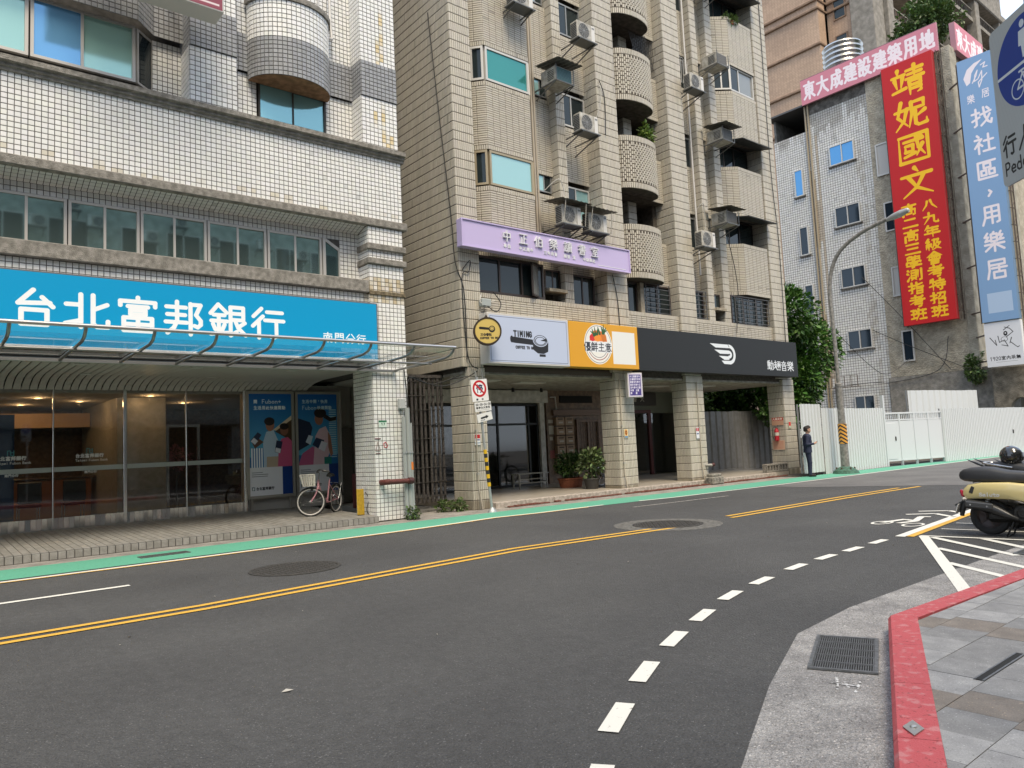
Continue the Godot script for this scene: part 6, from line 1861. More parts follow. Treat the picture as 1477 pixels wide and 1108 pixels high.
# ---------------------------------------------------------------- shop signs
func signs() -> void:
	var shell := mat("sign_white_shell", lin(.55, .53, .5), .5)
	# lilac sign with raised white characters
	var lil := mat("lilac", lin(.50, .42, .66), .5)
	var t := thing("lilac_sign", "long lilac fascia sign with raised white brush characters", "sign", v3(13.92, 6.98, -14.86))
	piece("shell", mb().rbox(v3(0, 0, 0), v3(6.3, .72, .2), .012), lil, t)
	var rim := mb()
	for s in [-1, 1]:
		rim.box(v3(0, s * .345, .11), v3(6.3, .03, .04)); rim.box(v3(s * 3.135, 0, .11), v3(.03, .66, .04))
	piece("rim", rim, lil, t)
	var wl := mat("raised_letter_white", lin(.66, .66, .68), .45)
	var xs := [12.08, 12.66, 13.2, 13.75, 14.3, 14.86, 15.38]
	var chs := "中正伯樂讀書室"
	for i in 7:
		stroke_text(t, chs[i], xs[i] - 13.92, -.06, .3, .3, 0, .0135, wl, .05, 1)
		t.get_child(t.get_child_count() - 1).position.z = .1
	for q in [["專伯", 12.13], ["中正國中", 12.66], ["三年用書", 13.55], ["讀書空室", 14.3], ["年級學社", 15.06]]:
		stroke_text(t, q[0], q[1] - 13.92, -.22, .1, .1, .03, .008, wl, .012)
		t.get_child(t.get_child_count() - 1).position.z = .1
	piece("thin_line", mb().box(v3(2.35, -.27, .104), v3(1.2, .02, .006)), wl, t)
	# white coffee sign
	var c := canvas(900, 400, Color(.72, .76, .85))
	var k := Color(.10, .09, .09)
	for r in [[10, 10, 890, 14], [10, 386, 890, 390], [10, 10, 14, 390], [886, 10, 890, 390]]: c.rect(r[0], r[1], r[2], r[3], Color(.3, .32, .4))
	c.text("TIMING", 264, 122, 54, 50, 5, 6.5, k)
	c.seg(Vector2(262, 202), Vector2(470, 214), 27, 24, k)
	c.ellipse(240, 198, 18, 30, k)
	c.ellipse(262, 200, 10, 30, Color(.72, .76, .85))
	c.ellipse(268, 202, 22, 27, k)
	c.ellipse(566, 220, 92, 70, k)
	c.poly(PackedVector2Array(V([474, 220, 658, 220, 652, 290, 600, 312, 530, 310, 480, 280])), k)
	c.ellipse(566, 194, 88, 56, Color(.72, .76, .85)); c.ellipse(566, 194, 78, 48, k, .9); c.ellipse(566, 198, 62, 36, k, .88)
	c.poly(PackedVector2Array(V([566, 196, 640, 170, 650, 200])), k)
	c.rect(548, 316, 620, 338, k)
	c.text("COFFEE TO GO", 280, 254, 27, 24, 3, 3.6, k)
	var cs := box_sign("coffee_sign", "white box sign with a black portafilter logo, left of the yellow sign", v3(12.83, 4.315, -14.86), 0, 2.84, 1.31, .36, shell, print_mat("coffee_print", c), .05)
	# yellow fruit sign
	c = canvas(840, 400, Color(.84, .60, .04))
	c.ellipse(338, 190, 168, 182, Color(.90, .89, .86)); c.ellipse(338, 190, 158, 172, Color(.25, .25, .28), .975)
	c.poly(PackedVector2Array(V([232, 160, 260, 96, 300, 60, 400, 70, 440, 120, 446, 160])), Color(.90, .45, .08))
	c.ellipse(270, 132, 34, 32, Color(.80, .12, .10)); c.ellipse(330, 130, 40, 34, Color(.92, .55, .10)); c.ellipse(404, 124, 36, 40, Color(.88, .50, .06))
	for i in 5: c.line(PackedVector2Array(V([380 + i * 12, 96, 396 + i * 10, 160])), 1.5, Color(.45, .2, .03))
	for l in [[290, 110, 270, 50], [310, 100, 300, 36], [330, 96, 340, 44], [360, 90, 340, 30], [400, 84, 380, 20], [404, 84, 410, 6], [410, 84, 440, 30], [396, 84, 450, 54], [300, 104, 250, 74]]:
		c.seg(Vector2(l[0], l[1]), Vector2(l[2], l[3]), 13, 3, Color(.13, .33, .12))
	c.rect(180, 166, 500, 262, Color(.88, .89, .90))
	c.text("優鮮主意", 166, 172, 78, 84, 6, 4.2, Color(.15, .16, .2))
	for a in 20:
		var w0 := PI * (.18 + .64 * a / 20.0)
		var w1 := PI * (.18 + .64 * (a + 1.0) / 20.0)
		c.seg(Vector2(338 + 132 * cos(w0), 190 + 142 * sin(w0)), Vector2(338 + 132 * cos(w1), 190 + 142 * sin(w1)), 3, 3, Color(.55, .16, .12))
		c.seg(Vector2(338 + 112 * cos(w0), 190 + 120 * sin(w0)), Vector2(338 + 112 * cos(w1), 190 + 120 * sin(w1)), 2, 2, Color(.25, .2, .3))
	c.rect(512, 58, 800, 362, Color(.88, .88, .87))
	box_sign("fruit_sign", "yellow box sign with a round fruit emblem and blank white square", v3(15.7, 4.315, -14.86), 0, 2.88, 1.29, .34, mat("yellow_shell", lin(.62, .34, .02), .5), print_mat("fruit_print", c), .012)
	# black music sign
	c = canvas(1800, 258, Color(.085, .09, .085))
	var S := 1800.0 / 9.1
	var P := func(x: float, y: float) -> Vector2: return Vector2((x - 17.15) * S, (4.96 - y) * S)
	var wc := Color(.86, .88, .90)
	var o := Vector2((20.78 - 17.15) * S, (4.66 - 4.66) * S + 58)
	# winged D: three feathers sweeping into a rounded bow
	for f in 3:
		var y0 := 58.0 + f * 40.0
		var x0 := o.x + f * 46.0
		c.poly(PackedVector2Array([Vector2(x0, y0), Vector2(x0 + 62, y0 + 24), Vector2(o.x + 210, y0 + 24), Vector2(o.x + 210, y0)]), wc)
		c.poly(PackedVector2Array([Vector2(x0, y0), Vector2(x0 + 90, y0 + 8), Vector2(o.x + 210, y0 + 24), Vector2(x0 + 62, y0 + 26)]), wc)
	c.poly(PackedVector2Array([Vector2(o.x + 120, 170), Vector2(o.x + 150, 192), Vector2(o.x + 230, 192), Vector2(o.x + 230, 168)]), wc)
	for a in 24:
		var w0 := -PI / 2 + PI * a / 24.0
		var w1 := -PI / 2 + PI * (a + 1.0) / 24.0
		c.seg(Vector2(o.x + 212 + 62 * cos(w0), 125 + 56 * sin(w0)), Vector2(o.x + 212 + 62 * cos(w1), 125 + 56 * sin(w1)), 12, 12, wc)
		c.seg(Vector2(o.x + 208 + 26 * cos(w0), 126 + 17 * sin(w0)), Vector2(o.x + 208 + 26 * cos(w1), 126 + 17 * sin(w1)), 10, 10, wc)
	c.seg(Vector2(o.x + 200, 52), Vector2(o.x + 216, 74), 2, 2, Color(.085, .09, .085))
	c.text("動翅音樂", (24.16 - 17.15) * S, (4.96 - 4.22) * S, .44 * S, .36 * S, .015 * S, 4.4, wc, 2)
	box_sign("music_sign", "long black fascia sign with a white winged emblem", v3(21.7, 4.31, -14.87), 0, 9.1, 1.32, .32, mat("black_shell", lin(.012, .012, .012), .4), print_mat("music_print", c, .6), .01)
	# round coffee blade sign
	c = canvas(256, 256, Color(.78, .68, .38))
	c.seg(Vector2(56, 96), Vector2(140, 106), 13, 12, k); c.ellipse(172, 110, 32, 34, k); c.ellipse(172, 104, 22, 20, Color(.78, .68, .38), .0); c.ellipse(172, 104, 16, 14, k, .8)
	c.text("三分書社", 56, 150, 26, 28, 2, 3, k); c.text("COFFEE TO GO", 50, 190, 26, 18, 1, 3, k)
	var rs := thing("round_sign", "round cream coffee sign with a dark rim on a bracket", "sign", v3(11.2, 4.42, -14.42), -.55)
	piece("rim", mb().lathe([Vector2(.31, -.08), Vector2(.345, -.08), Vector2(.355, -.05), Vector2(.355, .05), Vector2(.345, .08), Vector2(.31, .08)], Transform3D(Basis(Vector3.RIGHT, PI / 2), Vector3.ZERO), 36), mat("dark_bronze", lin(.05, .035, .025), .45, .4), rs)
	var disc := mb()
	for i in 36:
		var a := TAU * i / 36
		var b := TAU * (i + 1) / 36
		var idx := disc.v.size()
		for q in [[0, 0], [cos(a), sin(a)], [cos(b), sin(b)]]:
			disc.vert(v3(q[0] * .32, q[1] * .32, .07), v3(0, 0, 1), Vector2(.5 + q[0] * .5, .5 - q[1] * .5))
		disc.ix.append_array(PackedInt32Array([idx, idx + 2, idx + 1]))
	piece("face", disc, print_mat("round_print", c), rs)
	piece("back", mb().lathe([Vector2(.32, -.07), Vector2(0, -.07)], Transform3D(Basis(Vector3.RIGHT, PI / 2), Vector3.ZERO), 36), shell, rs)
	piece("bracket", mb().tube([v3(0, .36, 0), v3(.0, .42, -.1), v3(.0, .42, -.6)], .02, 8), mat("dark_bronze", lin(.05, .035, .025), .45, .4), rs)
	# small hanging board under the fascia
	c = canvas(160, 260, Color(.80, .78, .84))
	c.rect(14, 14, 146, 246, Color(.30, .26, .52))
	for i in 6:
		for j in 7 - (i % 3): c.glyph("中正讀書室年學".substr((i + j) % 7, 1), 22 + i * 20, 22 + j * 31, 16, 24, 1.6, Color(.85, .84, .9))
	var hb := box_sign("blade_sign", "small purple lettered blade sign hanging beside the second pillar", v3(16.95, 3.2, -14.78), -.35, .5, .74, .16, shell, print_mat("blade_print", c), .02)
	piece("bracket", mb().box(v3(0, .1, -.2), v3(.04, .04, .3)).box(v3(0, -.2, -.2), v3(.04, .04, .3)), mat("bracket_steel", lin(.16, .16, .155), .5, .6), hb)
	# no-parking plates on a leaning striped post
	var d := v3(10.96, 0, -14.23)
	var np := thing("no_parking_sign", "no-parking sign post with three white plates and striped sleeve", "road sign", d, 0)
	var top := v3(-.3, 3.25, 0)
	piece("post", mb().tube([v3(0, 0, 0), top * .5, top], .032, 10), mat("galvanised", lin(.42, .43, .43), .5, .6), np)
	piece("foot", mb().lathe([Vector2(.12, 0), Vector2(.11, .03), Vector2(.05, .1), Vector2(.034, .12)], Transform3D(), 14), mat("galvanised", lin(.42, .43, .43), .5, .6), np)
	for i in 9:
		var y0 := .62 + i * .098
		piece("sleeve_band", mb().tube([top * (y0 / 3.25), top * ((y0 + .098) / 3.25)], .043, 12), mat("sleeve_yellow", lin(.68, .40, .01), .5) if i % 2 == 0 else mat("sleeve_black", lin(.02, .02, .02), .5), np)
	c = canvas(220, 240, Color(.88, .88, .87))
	c.ellipse(110, 100, 92, 94, Color(.72, .06, .08)); c.ellipse(110, 100, 68, 70, Color(.9, .9, .9))
	c.glyph("停", 66, 52, 88, 96, 5, Color(.06, .08, .25))
	c.seg(Vector2(58, 46), Vector2(162, 154), 10, 10, Color(.72, .06, .08))
	c.text("停車場中", 50, 208, 26, 24, 6, 2.4, Color(.1, .1, .1))
	var tilt := Basis(v3(0, 0, 1), .09)
	var pl := [[v3(-.27, 2.92, .06), .5, .53, print_mat("plate_ring", c)]]
	c = canvas(220, 110, Color(.86, .86, .85))
	c.text("00:00-24:00", 14, 14, 30, 28, 2, 2.6, Color(.12, .12, .12)); c.text("專停分大停用", 14, 52, 27, 28, 5, 2.4, Color(.12, .12, .12)); c.rect(26, 92, 196, 95, Color(.3, .3, .3))
	pl.append([v3(-.19, 2.53, .06), .5, .23, print_mat("plate_hours", c)])
	c = canvas(220, 110, Color(.86, .86, .85))
	c.seg(Vector2(60, 60), Vector2(130, 56), 13, 13, Color(.05, .05, .05)); c.poly(PackedVector2Array(V([128, 30, 128, 82, 168, 54])), Color(.05, .05, .05)); c.text("三分文", 40, 82, 20, 18, 3, 2, Color(.3, .3, .35))
	pl.append([v3(-.15, 2.28, .06), .46, .2, print_mat("plate_arrow", c)])
	for i in 3:
		var q: Array = pl[i]
		var b: Basis = tilt if i < 2 else Basis(v3(0, 0, 1), .2)
		var o2 := piece("plate", mb().rbox(Vector3.ZERO, v3(q[1], q[2], .012), .004), mat("plate_back", lin(.5, .5, .5), .4, .4), np)
		o2.transform = Transform3D(b, q[0])
		piece("plate_face", face_quad(q[1] - .01, q[2] - .01, .0085), q[3], o2)
	# shared path sign close to the camera
	c = canvas(480, 760, Color(.70, .71, .70))
	for i in 60: c.seg(Vector2(-300 + i * 22, 0), Vector2(-300 + i * 22 + 200, 760), .7, .7, Color(.67, .68, .67))
	c.ellipse(240, 240, 204, 204, Color(.0, .20, .55))
	var pf := Color(.84, .86, .86)
	c.seg(Vector2(40, 250), Vector2(440, 250), 7, 7, pf)
	c.ellipse(240, 76, 17, 18, pf); c.poly(PackedVector2Array(V([212, 102, 268, 102, 276, 168, 260, 172, 256, 230, 226, 230, 222, 172, 204, 168])), pf)
	for x in [170, 310]: c.ellipse(x, 352, 46, 46, pf, .86)
	c.line(PackedVector2Array(V([170, 352, 210, 296, 284, 296, 236, 352, 170, 352])), 5, pf); c.line(PackedVector2Array(V([310, 352, 278, 272, 300, 266])), 5, pf); c.line(PackedVector2Array(V([236, 352, 206, 280, 190, 280, 224, 280])), 5, pf)
	c.text("行人專用", 22, 524, 100, 104, 12, 6, Color(.06, .06, .06))
	c.text("Pedestrian", 22, 650, 70, 62, 4, 4.5, Color(.06, .06, .06))
	var dirx := v3(-.67, 0, .743)
	var org := v3(4.09, 3.06, -1.15)
	var ped := thing("path_sign", "blue round pedestrian and cycle sign on a grey plate, cut by the top right corner", "road sign", org + dirx * .24)
	var fb := Basis(dirx, Vector3.UP, dirx.cross(Vector3.UP))
	ped.basis = fb
	var outline := PackedVector2Array()
	for q in [[-.21, -.355, PI, 1.5 * PI], [.21, -.355, 1.5 * PI, TAU], [.21, .355, 0, PI / 2], [-.21, .355, PI / 2, PI]]:
		for i in 5:
			var a: float = lerpf(q[2], q[3], i / 4.0)
			outline.append(Vector2(q[0] + .03 * cos(a), q[1] + .03 * sin(a)))
	piece("plate", mb().prism(outline, .004, Transform3D(Basis(), v3(0, 0, -.002))), mat("plate_grey", lin(.3, .31, .31), .5), ped)
	var pfm := print_mat("path_sign_print", c, .5)
	var fq := mb()
	var tri := Geometry2D.triangulate_polygon(outline)
	for i in range(0, tri.size(), 3):
		var idx := fq.v.size()
		for j in 3:
			var q: Vector2 = outline[tri[i + j]]
			fq.vert(v3(q.x, q.y, .006), v3(0, 0, 1), Vector2(.5 + q.x / .48, .5 - q.y / .77))
		fq.ix.append_array(PackedInt32Array([idx, idx + 2, idx + 1]))
	piece("face", fq, pfm, ped)
	piece("pole", mb().tube([v3(0, -2.92, -.06), v3(0, .45, -.06)], .038, 12), mat("galvanised", lin(.42, .43, .43), .5, .6), ped)
	# small plates and stickers on pillars
	sticker("house_number_plate", "small green and white house number plate on the bank pillar", v3(8.435, 2.195, -14.88), .21, .16, func(q: Canvas) -> void:
		q.rect(0, 0, 100, 26, Color(.1, .42, .28)); q.text("17", 30, 36, 40, 36, 4, 4, Color(.1, .38, .26)), Color(.80, .86, .82))
	var ws := thing("warning_symbols", "painted triangle and red ring warning symbols on the bank pillar", "marking", v3(8.3, 1.72, -14.885))
	piece("triangle", mb().tube([v3(-.06, -.13, 0), v3(.06, -.13, 0), v3(0, .07, 0), v3(-.06, -.13, 0)], .007, 5), mat("mark_maroon", lin(.12, .04, .04), .7), ws)
	piece("ring", mb().tube([v3(.2, .06, 0), v3(.15, .03, 0), v3(.16, -.05, 0), v3(.22, -.07, 0), v3(.25, -.02, 0), v3(.2, .06, 0)], .009, 5), mat("mark_red", lin(.5, .05, .06), .7), ws)
	piece("caption", mb().box(v3(0, .14, 0), v3(.15, .025, .006)).box(v3(0, -.19, 0), v3(.12, .018, .006)), mat("mark_maroon", lin(.12, .04, .04), .7), ws)
	sticker("pillar_notice", "red, white and blue notice stuck on the first shop pillar", v3(11.24, 1.76, -15.07), .18, .28, func(q: Canvas) -> void:
		q.rect(4, 4, 96, 40, Color(.72, .08, .08)); q.rect(10, 48, 90, 58, Color(.2, .25, .5)); q.rect(4, 78, 96, 84, Color(.1, .4, .6)), Color(.86, .86, .86))
	sticker("pillar_notice", "orange and black round notice on the second shop pillar", v3(16.8, 1.77, -15.07), .17, .28, func(q: Canvas) -> void:
		q.ellipse(50, 40, 34, 34, Color(.85, .5, .05)); q.ellipse(50, 40, 22, 22, Color(.2, .14, .08), .5); q.rect(6, 78, 94, 96, Color(.3, .5, .66)), Color(.84, .78, .6))
	sticker("pillar_notice", "red and white plate on the conduit of the third pillar", v3(20.28, 1.7, -15.06), .17, .36, func(q: Canvas) -> void:
		q.rect(6, 4, 44, 34, Color(.7, .1, .1)); q.rect(54, 4, 94, 34, Color(.7, .1, .1)); q.rect(14, 52, 86, 62, Color(.25, .3, .5)), Color(.85, .85, .87))
	sticker("pillar_notice", "red extinguisher placard above the extinguisher on the last pillar", v3(25.28, 2.02, -15.74), .5, .3, func(q: Canvas) -> void:
		q.rect(4, 4, 96, 40, Color(.72, .1, .08)); q.text("人用大中", 8, 8, 18, 26, 3, 3, Color(.9, .85, .8)), Color(.80, .62, .52), -PI / 2, v3(25.72, 2.02, -15.4))
	sticker("pillar_notice", "pale red instruction sheet below the extinguisher", v3(0, 0, 0), .52, .36, func(q: Canvas) -> void:
		for i in 7: q.rect(8, 10 + i * 12, 88, 14 + i * 12, Color(.72, .38, .32)), Color(.82, .68, .58), -PI / 2, v3(25.72, 1.12, -15.42))
	sticker("pillar_notice", "small red shield sticker on the last pillar", v3(26.0, 1.86, -15.07), .17, .26, func(q: Canvas) -> void:
		q.rect(10, 6, 90, 60, Color(.8, .1, .12)); q.rect(14, 74, 86, 92, Color(.62, .74, .66)), Color(.80, .74, .62))
func sticker(called: String, label: String, at: Vector3, w: float, h: float, draw: Callable, bg: Color, turn := 0.0, at2 := Vector3.INF) -> void:
	var c := canvas(100, 100, bg)
	draw.call(c)
	var t := thing(called, label, "notice", at2 if at2 != Vector3.INF else at, turn)
	piece("backing", mb().box(v3(0, 0, -.003), v3(w, h, .006)), mat("plate_back", lin(.5, .5, .5), .4, .4), t)
	piece("face", face_quad(w - .004, h - .004, .002), print_mat("sticker_%d" % mats.size(), c, .5), t)

# ---------------------------------------------------------------- banners on the far block
func far_signs() -> void:
	var R := -PI / 2
	var steel := mat("rusty_bar", lin(.12, .09, .07), .8, .2)
	# pink rooftop boards
	var c := canvas(1200, 248, Color(.80, .50, .55))
	var wt := Color(.93, .88, .89)
	for i in 9: c.glyph("東大成建設建築用地".substr(i, 1), 26 + i * 130, 38, 112, 172, 11, wt)
	c.rect(0, 0, 1200, 6, Color(.5, .36, .4))
	var p := box_sign("rooftop_board", "long pink rooftop board with nine white characters", v3(45.7, 23.9, -19.6), R, 8.4, 1.72, .16, mat("pink_shell", lin(.4, .2, .23), .6), print_mat("pink_print", c, .6), .01)
	for k in 5: piece("stay", mb().bar(v3(-3.8 + k * 1.9, -.6, -.1), v3(-3.8 + k * 1.9, -.7, -.5), .06, .06), steel, p)
	c = canvas(520, 248, Color(.80, .50, .55))
	for i in 4: c.glyph("東大成建".substr(i, 1), 20 + i * 126, 38, 112, 172, 11, wt)
	var p2 := box_sign("rooftop_board", "short pink rooftop board around the corner by the blue banner", v3(48.7, 23.9, -14.9), 0, 4.4, 1.72, .3, mat("pink_shell", lin(.4, .2, .23), .6), mat("pink_print2", Color.WHITE, .6), .01)
	mats["pink_print2"].albedo_texture = c.tex()
	mats["pink_print2"].texture_repeat = false
	piece("stay", mb().box(v3(0, -.3, -.2), v3(4.0, .08, .2)), steel, p2)
	# red vertical banner
	c = canvas(360, 1900, Color(.74, .035, .05))
	var ye := Color(.95, .74, .03)
	var ys := [50, 292, 536, 786]
	for i in 4:
		c.glyph("靖妮國文".substr(i, 1), 62, ys[i], 238, 218, 13, ye, 1)
	for i in 10:
		c.glyph("八九年級會考特招班".substr(i, 1) if i < 9 else "", 196, 1040 + i * 94, 110, 82, 7.5, ye, 1)
	for i in 9:
		c.glyph("高二高三學測指考班".substr(i, 1), 52, 1040 + i * 94, 110, 82, 7.5, ye, 1)
	var rb := box_sign("red_banner", "tall red vertical sign with yellow brush characters", v3(45.35, 15.25, -17.05), R, 2.84, 15.6, .36, mat("red_shell", lin(.34, .02, .02), .6), print_mat("red_print", c, .6), .01, "banner")
	lattice(rb, 2.84, 15.6, .36, steel)
	# blue vertical banner
	c = canvas(260, 2048, Color(.50, .63, .77))
	var u := 2048.0 / 2600.0
	var sw := PackedVector2Array(V([50, 190, 90, 110, 160, 70, 240, 56, 170, 110, 130, 160, 110, 250, 74, 270]))
	for i in sw.size(): sw[i] *= u
	c.poly(sw, wt)
	for l in [[130, 260, 170, 200], [170, 200, 186, 150], [186, 150, 160, 190], [160, 190, 150, 250], [150, 250, 186, 236], [186, 236, 226, 170], [226, 170, 220, 260], [220, 260, 190, 320], [190, 320, 186, 270], [186, 270, 270, 210], [220, 110, 262, 96], [262, 96, 240, 140], [240, 140, 280, 140]]:
		c.seg(Vector2(l[0], l[1]) * u, Vector2(l[2], l[3]) * u, 4, 4, wt)
	c.glyph("樂", 52, 291, 55, 68, 3.2, wt); c.glyph("居", 162, 276, 55, 68, 3.2, wt)
	var yy := 410.0
	for ch in "找社區，用樂居":
		c.glyph(ch, 68, yy, 150, 150, 8.7, wt)
		yy += 206.0 if ch != "，" else 142.0
	c.rect(52, 1835, 228, 1985, Color(.68, .76, .85))
	var bb := box_sign("blue_banner", "tall pale blue vertical sign with white characters, far right", v3(45.0, 14.25, -13.45), R, 1.72, 14.6, .4, mat("blue_shell", lin(.12, .2, .3), .6), print_mat("blue_print", c, .6), .01, "banner")
	lattice(bb, 1.72, 14.6, .4, steel)
	for k in 6: piece("arm", mb().bar(v3(-.86, -6.6 + k * 2.6, -.2), v3(-1.7, -6.6 + k * 2.6, -.9), .07, .07), steel, bb)
	# white studio panel below it
	c = canvas(360, 480, Color(.86, .86, .87))
	var bk := Color(.1, .1, .1)
	for l in [[50, 160, 110, 250], [110, 250, 100, 190], [130, 150, 140, 220], [140, 220, 190, 200], [190, 200, 220, 270], [220, 270, 160, 250], [210, 170, 280, 120], [280, 120, 250, 80], [250, 80, 200, 60], [260, 180, 240, 240], [250, 230, 310, 290], [310, 290, 330, 280], [190, 90, 250, 50]]:
		c.seg(Vector2(l[0], l[1]), Vector2(l[2], l[3]), 4, 3, bk)
	c.ellipse(206, 130, 20, 26, bk); c.ellipse(206, 126, 7, 9, Color(.86, .86, .87)); c.ellipse(190, 190, 34, 26, bk, .88)
	c.text("1920室內采集", 30, 372, 44, 42, 4, 2.6, bk)
	c.rect(90, 432, 300, 435, Color(.5, .5, .5))
	var wp := box_sign("studio_panel", "square white panel with a black line drawing under the blue banner", v3(45.0, 5.72, -13.43), R, 1.72, 2.36, .3, mat("panel_white", lin(.62, .6, .56), .45), print_mat("studio_print", c, .5), .01)
	piece("arm", mb().bar(v3(-.86, .6, -.1), v3(-1.6, .6, -.9), .07, .07).bar(v3(-.86, -.8, -.1), v3(-1.6, -.8, -.9), .07, .07), steel, wp)
func lattice(to: Node3D, w: float, h: float, d: float, m: Material) -> void:   # welded frame behind the right and left edge
	var b := mb()
	for s in [-1, 1]:
		var x: float = s * (w / 2 + .12)
		b.box(v3(x, 0, -.1), v3(.05, h, .05)); b.box(v3(x, 0, -.55), v3(.05, h, .05))
		var n := int(h / .9)
		for k in n:
			var y := -h / 2 + h * (k + .5) / n
			b.bar(v3(x, y, -.1), v3(x, y + .45, -.55), .03, .03); b.box(v3(x, y, -.32), v3(.035, .035, .45))
			b.box(v3(x - s * .08, y, -.1), v3(.2, .035, .035))
	piece("lattice", b, m, to)

# ---------------------------------------------------------------- street furniture and small things
func street_things() -> void:
	var galv := mat("galvanised", lin(.42, .43, .43), .5, .6)
	# street lamp
	var l := thing("street_lamp", "grey street lamp with a long curved arm and striped warning sleeve", "street lamp", v3(26.5, 0, -13.3))
	var pm := worn("lamp_post_paint", lin(.40, .38, .35), .55, 1.2, .62, 0.0, .35)
	piece("post", mb().tube([v3(0, .2, 0), v3(0, 3.2, 0)], [.15, .11], 16), pm, l)
	piece("upper_post", mb().tube(smooth([v3(0, 3.2, 0), v3(0, 5.4, -.02), v3(0, 6.6, -.04), v3(0, 7.5, .1), v3(0, 8.15, .5), v3(0, 8.6, 1.3), v3(0, 8.84, 2.2)], 6), .07, 12), pm, l)
	piece("head", mb().lathe([Vector2(0, -.42), Vector2(.06, -.4), Vector2(.11, -.15), Vector2(.12, .1), Vector2(.08, .35), Vector2(0, .4)], Transform3D(Basis(Vector3.RIGHT, PI / 2 - .2).scaled(v3(1.2, 1, 1)), v3(0, 8.9, 2.6)), 14), galv, l)
	piece("lens", mb().lathe([Vector2(.0, -.06), Vector2(.08, -.04), Vector2(.1, 0)], Transform3D(Basis(), v3(0, 8.84, 2.62)), 14), mat("lamp_glass_off", lin(.55, .53, .5), .4), l)
	piece("collar", mb().lathe([Vector2(.13, 0), Vector2(.13, .1), Vector2(.075, .14)], Transform3D(Basis(), v3(0, 3.16, 0)), 16), pm, l)
	# striped sleeve: slanting bands as raised strips
	piece("sleeve", mb().tube([v3(0, 1.08, 0), v3(0, 1.8, 0)], .152, 20), mat("sleeve_orange", lin(.70, .33, .05), .5), l)
	for k in 6:
		var b := mb()
		var n := 16
		for i in n:
			var a0 := TAU * i / n
			var a1 := TAU * (i + 1) / n
			var y0 := 1.06 + k * .13 - .0 + fmod(i, n) * .0
			var f := func(a: float, dy: float) -> Vector3: return v3(.155 * cos(a), clampf(1.0 + k * .14 + dy + .1 * absf(fposmod(a, PI) - PI / 2), 1.08, 1.8), .155 * sin(a))
			b.quad(f.call(a1, 0), f.call(a0, 0), f.call(a0, .062), f.call(a1, .062))
		piece("sleeve_stripe", b, mat("sleeve_black", lin(.02, .02, .02), .5), l)
	piece("base", mb().lathe([Vector2(.46, 0), Vector2(.42, .1), Vector2(.24, .22), Vector2(.15, .26)], Transform3D(), 10), worn("painted_base", lin(.09, .22, .16), .8, 1.5, .5, .4), l)
	for k in 6: piece("bolt", mb().lathe([Vector2(.03, 0), Vector2(.03, .1), Vector2(0, .1)], Transform3D(Basis(), v3(.3 * cos(k * TAU / 6), .13, .3 * sin(k * TAU / 6))), 6), mat("rust_bolt", lin(.1, .07, .05), .8, .4), l)
	# overhead wire from the lamp to the block
	# bench in the arcade
	var bn := thing("bench", "small pale slatted bench before the coffee shop", "bench", v3(15.7, .18, -18.3), 0)
	var bm := mat("bench_grey", lin(.42, .41, .38), .5)
	for k in 4: piece("slat", mb().rbox(v3(0, .47, -.15 + k * .1), v3(1.3, .03, .085), .006), bm, bn)
	for x in [-.58, .58]:
		for z in [-.15, .15]: piece("leg", mb().rbox(v3(x, .225, z), v3(.05, .45, .05), .006), bm, bn)
		piece("stretcher", mb().box(v3(x, .2, 0), v3(.03, .03, .28)), bm, bn)
	for y in [.18, .3]: piece("stretcher", mb().box(v3(0, y, .15), v3(1.12, .03, .03)), bm, bn)
	# extinguisher on the last pillar's side
	var ex := thing("fire_extinguisher", "red fire extinguisher hanging on the last shop pillar", "fire extinguisher", v3(25.62, 1.28, -15.42))
	piece("cylinder", mb().lathe([Vector2(0, 0), Vector2(.07, .0), Vector2(.085, .03), Vector2(.085, .36), Vector2(.06, .44), Vector2(.025, .47), Vector2(.025, .5)], Transform3D(), 16), mat("extinguisher_red", lin(.42, .02, .03), .35), ex)
	piece("label_band", mb().tube([v3(0, .2, 0), v3(0, .32, 0)], .087, 16, false), mat("paper", lin(.5, .46, .4), .8), ex)
	piece("valve", mb().rbox(v3(0, .53, 0), v3(.06, .06, .05), .01).bar(v3(0, .56, .02), v3(-.06, .58, .14), .015, .02), mat("steel_grey", lin(.25, .25, .25), .5, .6), ex)
	piece("hose", mb().tube(smooth([v3(0, .52, -.03), v3(-.06, .5, -.1), v3(-.08, .3, -.12), v3(-.07, .08, -.1)], 5), .012, 6), mat("black_cable", lin(.018, .018, .018), .6), ex)
	piece("hook", mb().box(v3(.07, .5, 0), v3(.12, .02, .02)), mat("steel_grey", lin(.25, .25, .25), .5, .6), ex)
	# hollow concrete blocks at the foot of the last pillar
	for k in 2:
		var hb := thing("hollow_block", ["grey hollow concrete block at the last pillar, left one", "grey hollow concrete block at the last pillar, right one"][k], "concrete block", v3(24.72 + k * .82, .16, -15.22), 0)
		var hm := worn("block_grey", lin(.36, .33, .29), .95, 2.0, .65, .8)
		piece("slab", mb().rbox(v3(0, .03, 0), v3(.8, .06, .2), .008), hm, hb)
		piece("slab", mb().rbox(v3(0, .27, 0), v3(.8, .06, .2), .008), hm, hb)
		for i in 5: piece("web", mb().rbox(v3(-.37 + i * .185, .15, 0), v3(.05, .18, .2), .006), hm, hb)
	var cb := thing("concrete_pad", "low rough concrete pad at the foot of the third pillar", "concrete pad", v3(20.55, .0, -14.72))
	piece("pad", mb().rbox(v3(0, .13, 0), v3(.62, .26, .34), .04), worn("pad_concrete", lin(.40, .37, .32), .95, 1.2, .5, 1.0), cb)
	piece("pad_top", mb().rbox(v3(.04, .3, -.04), v3(.5, .1, .26), .03), mats["pad_concrete"], cb)
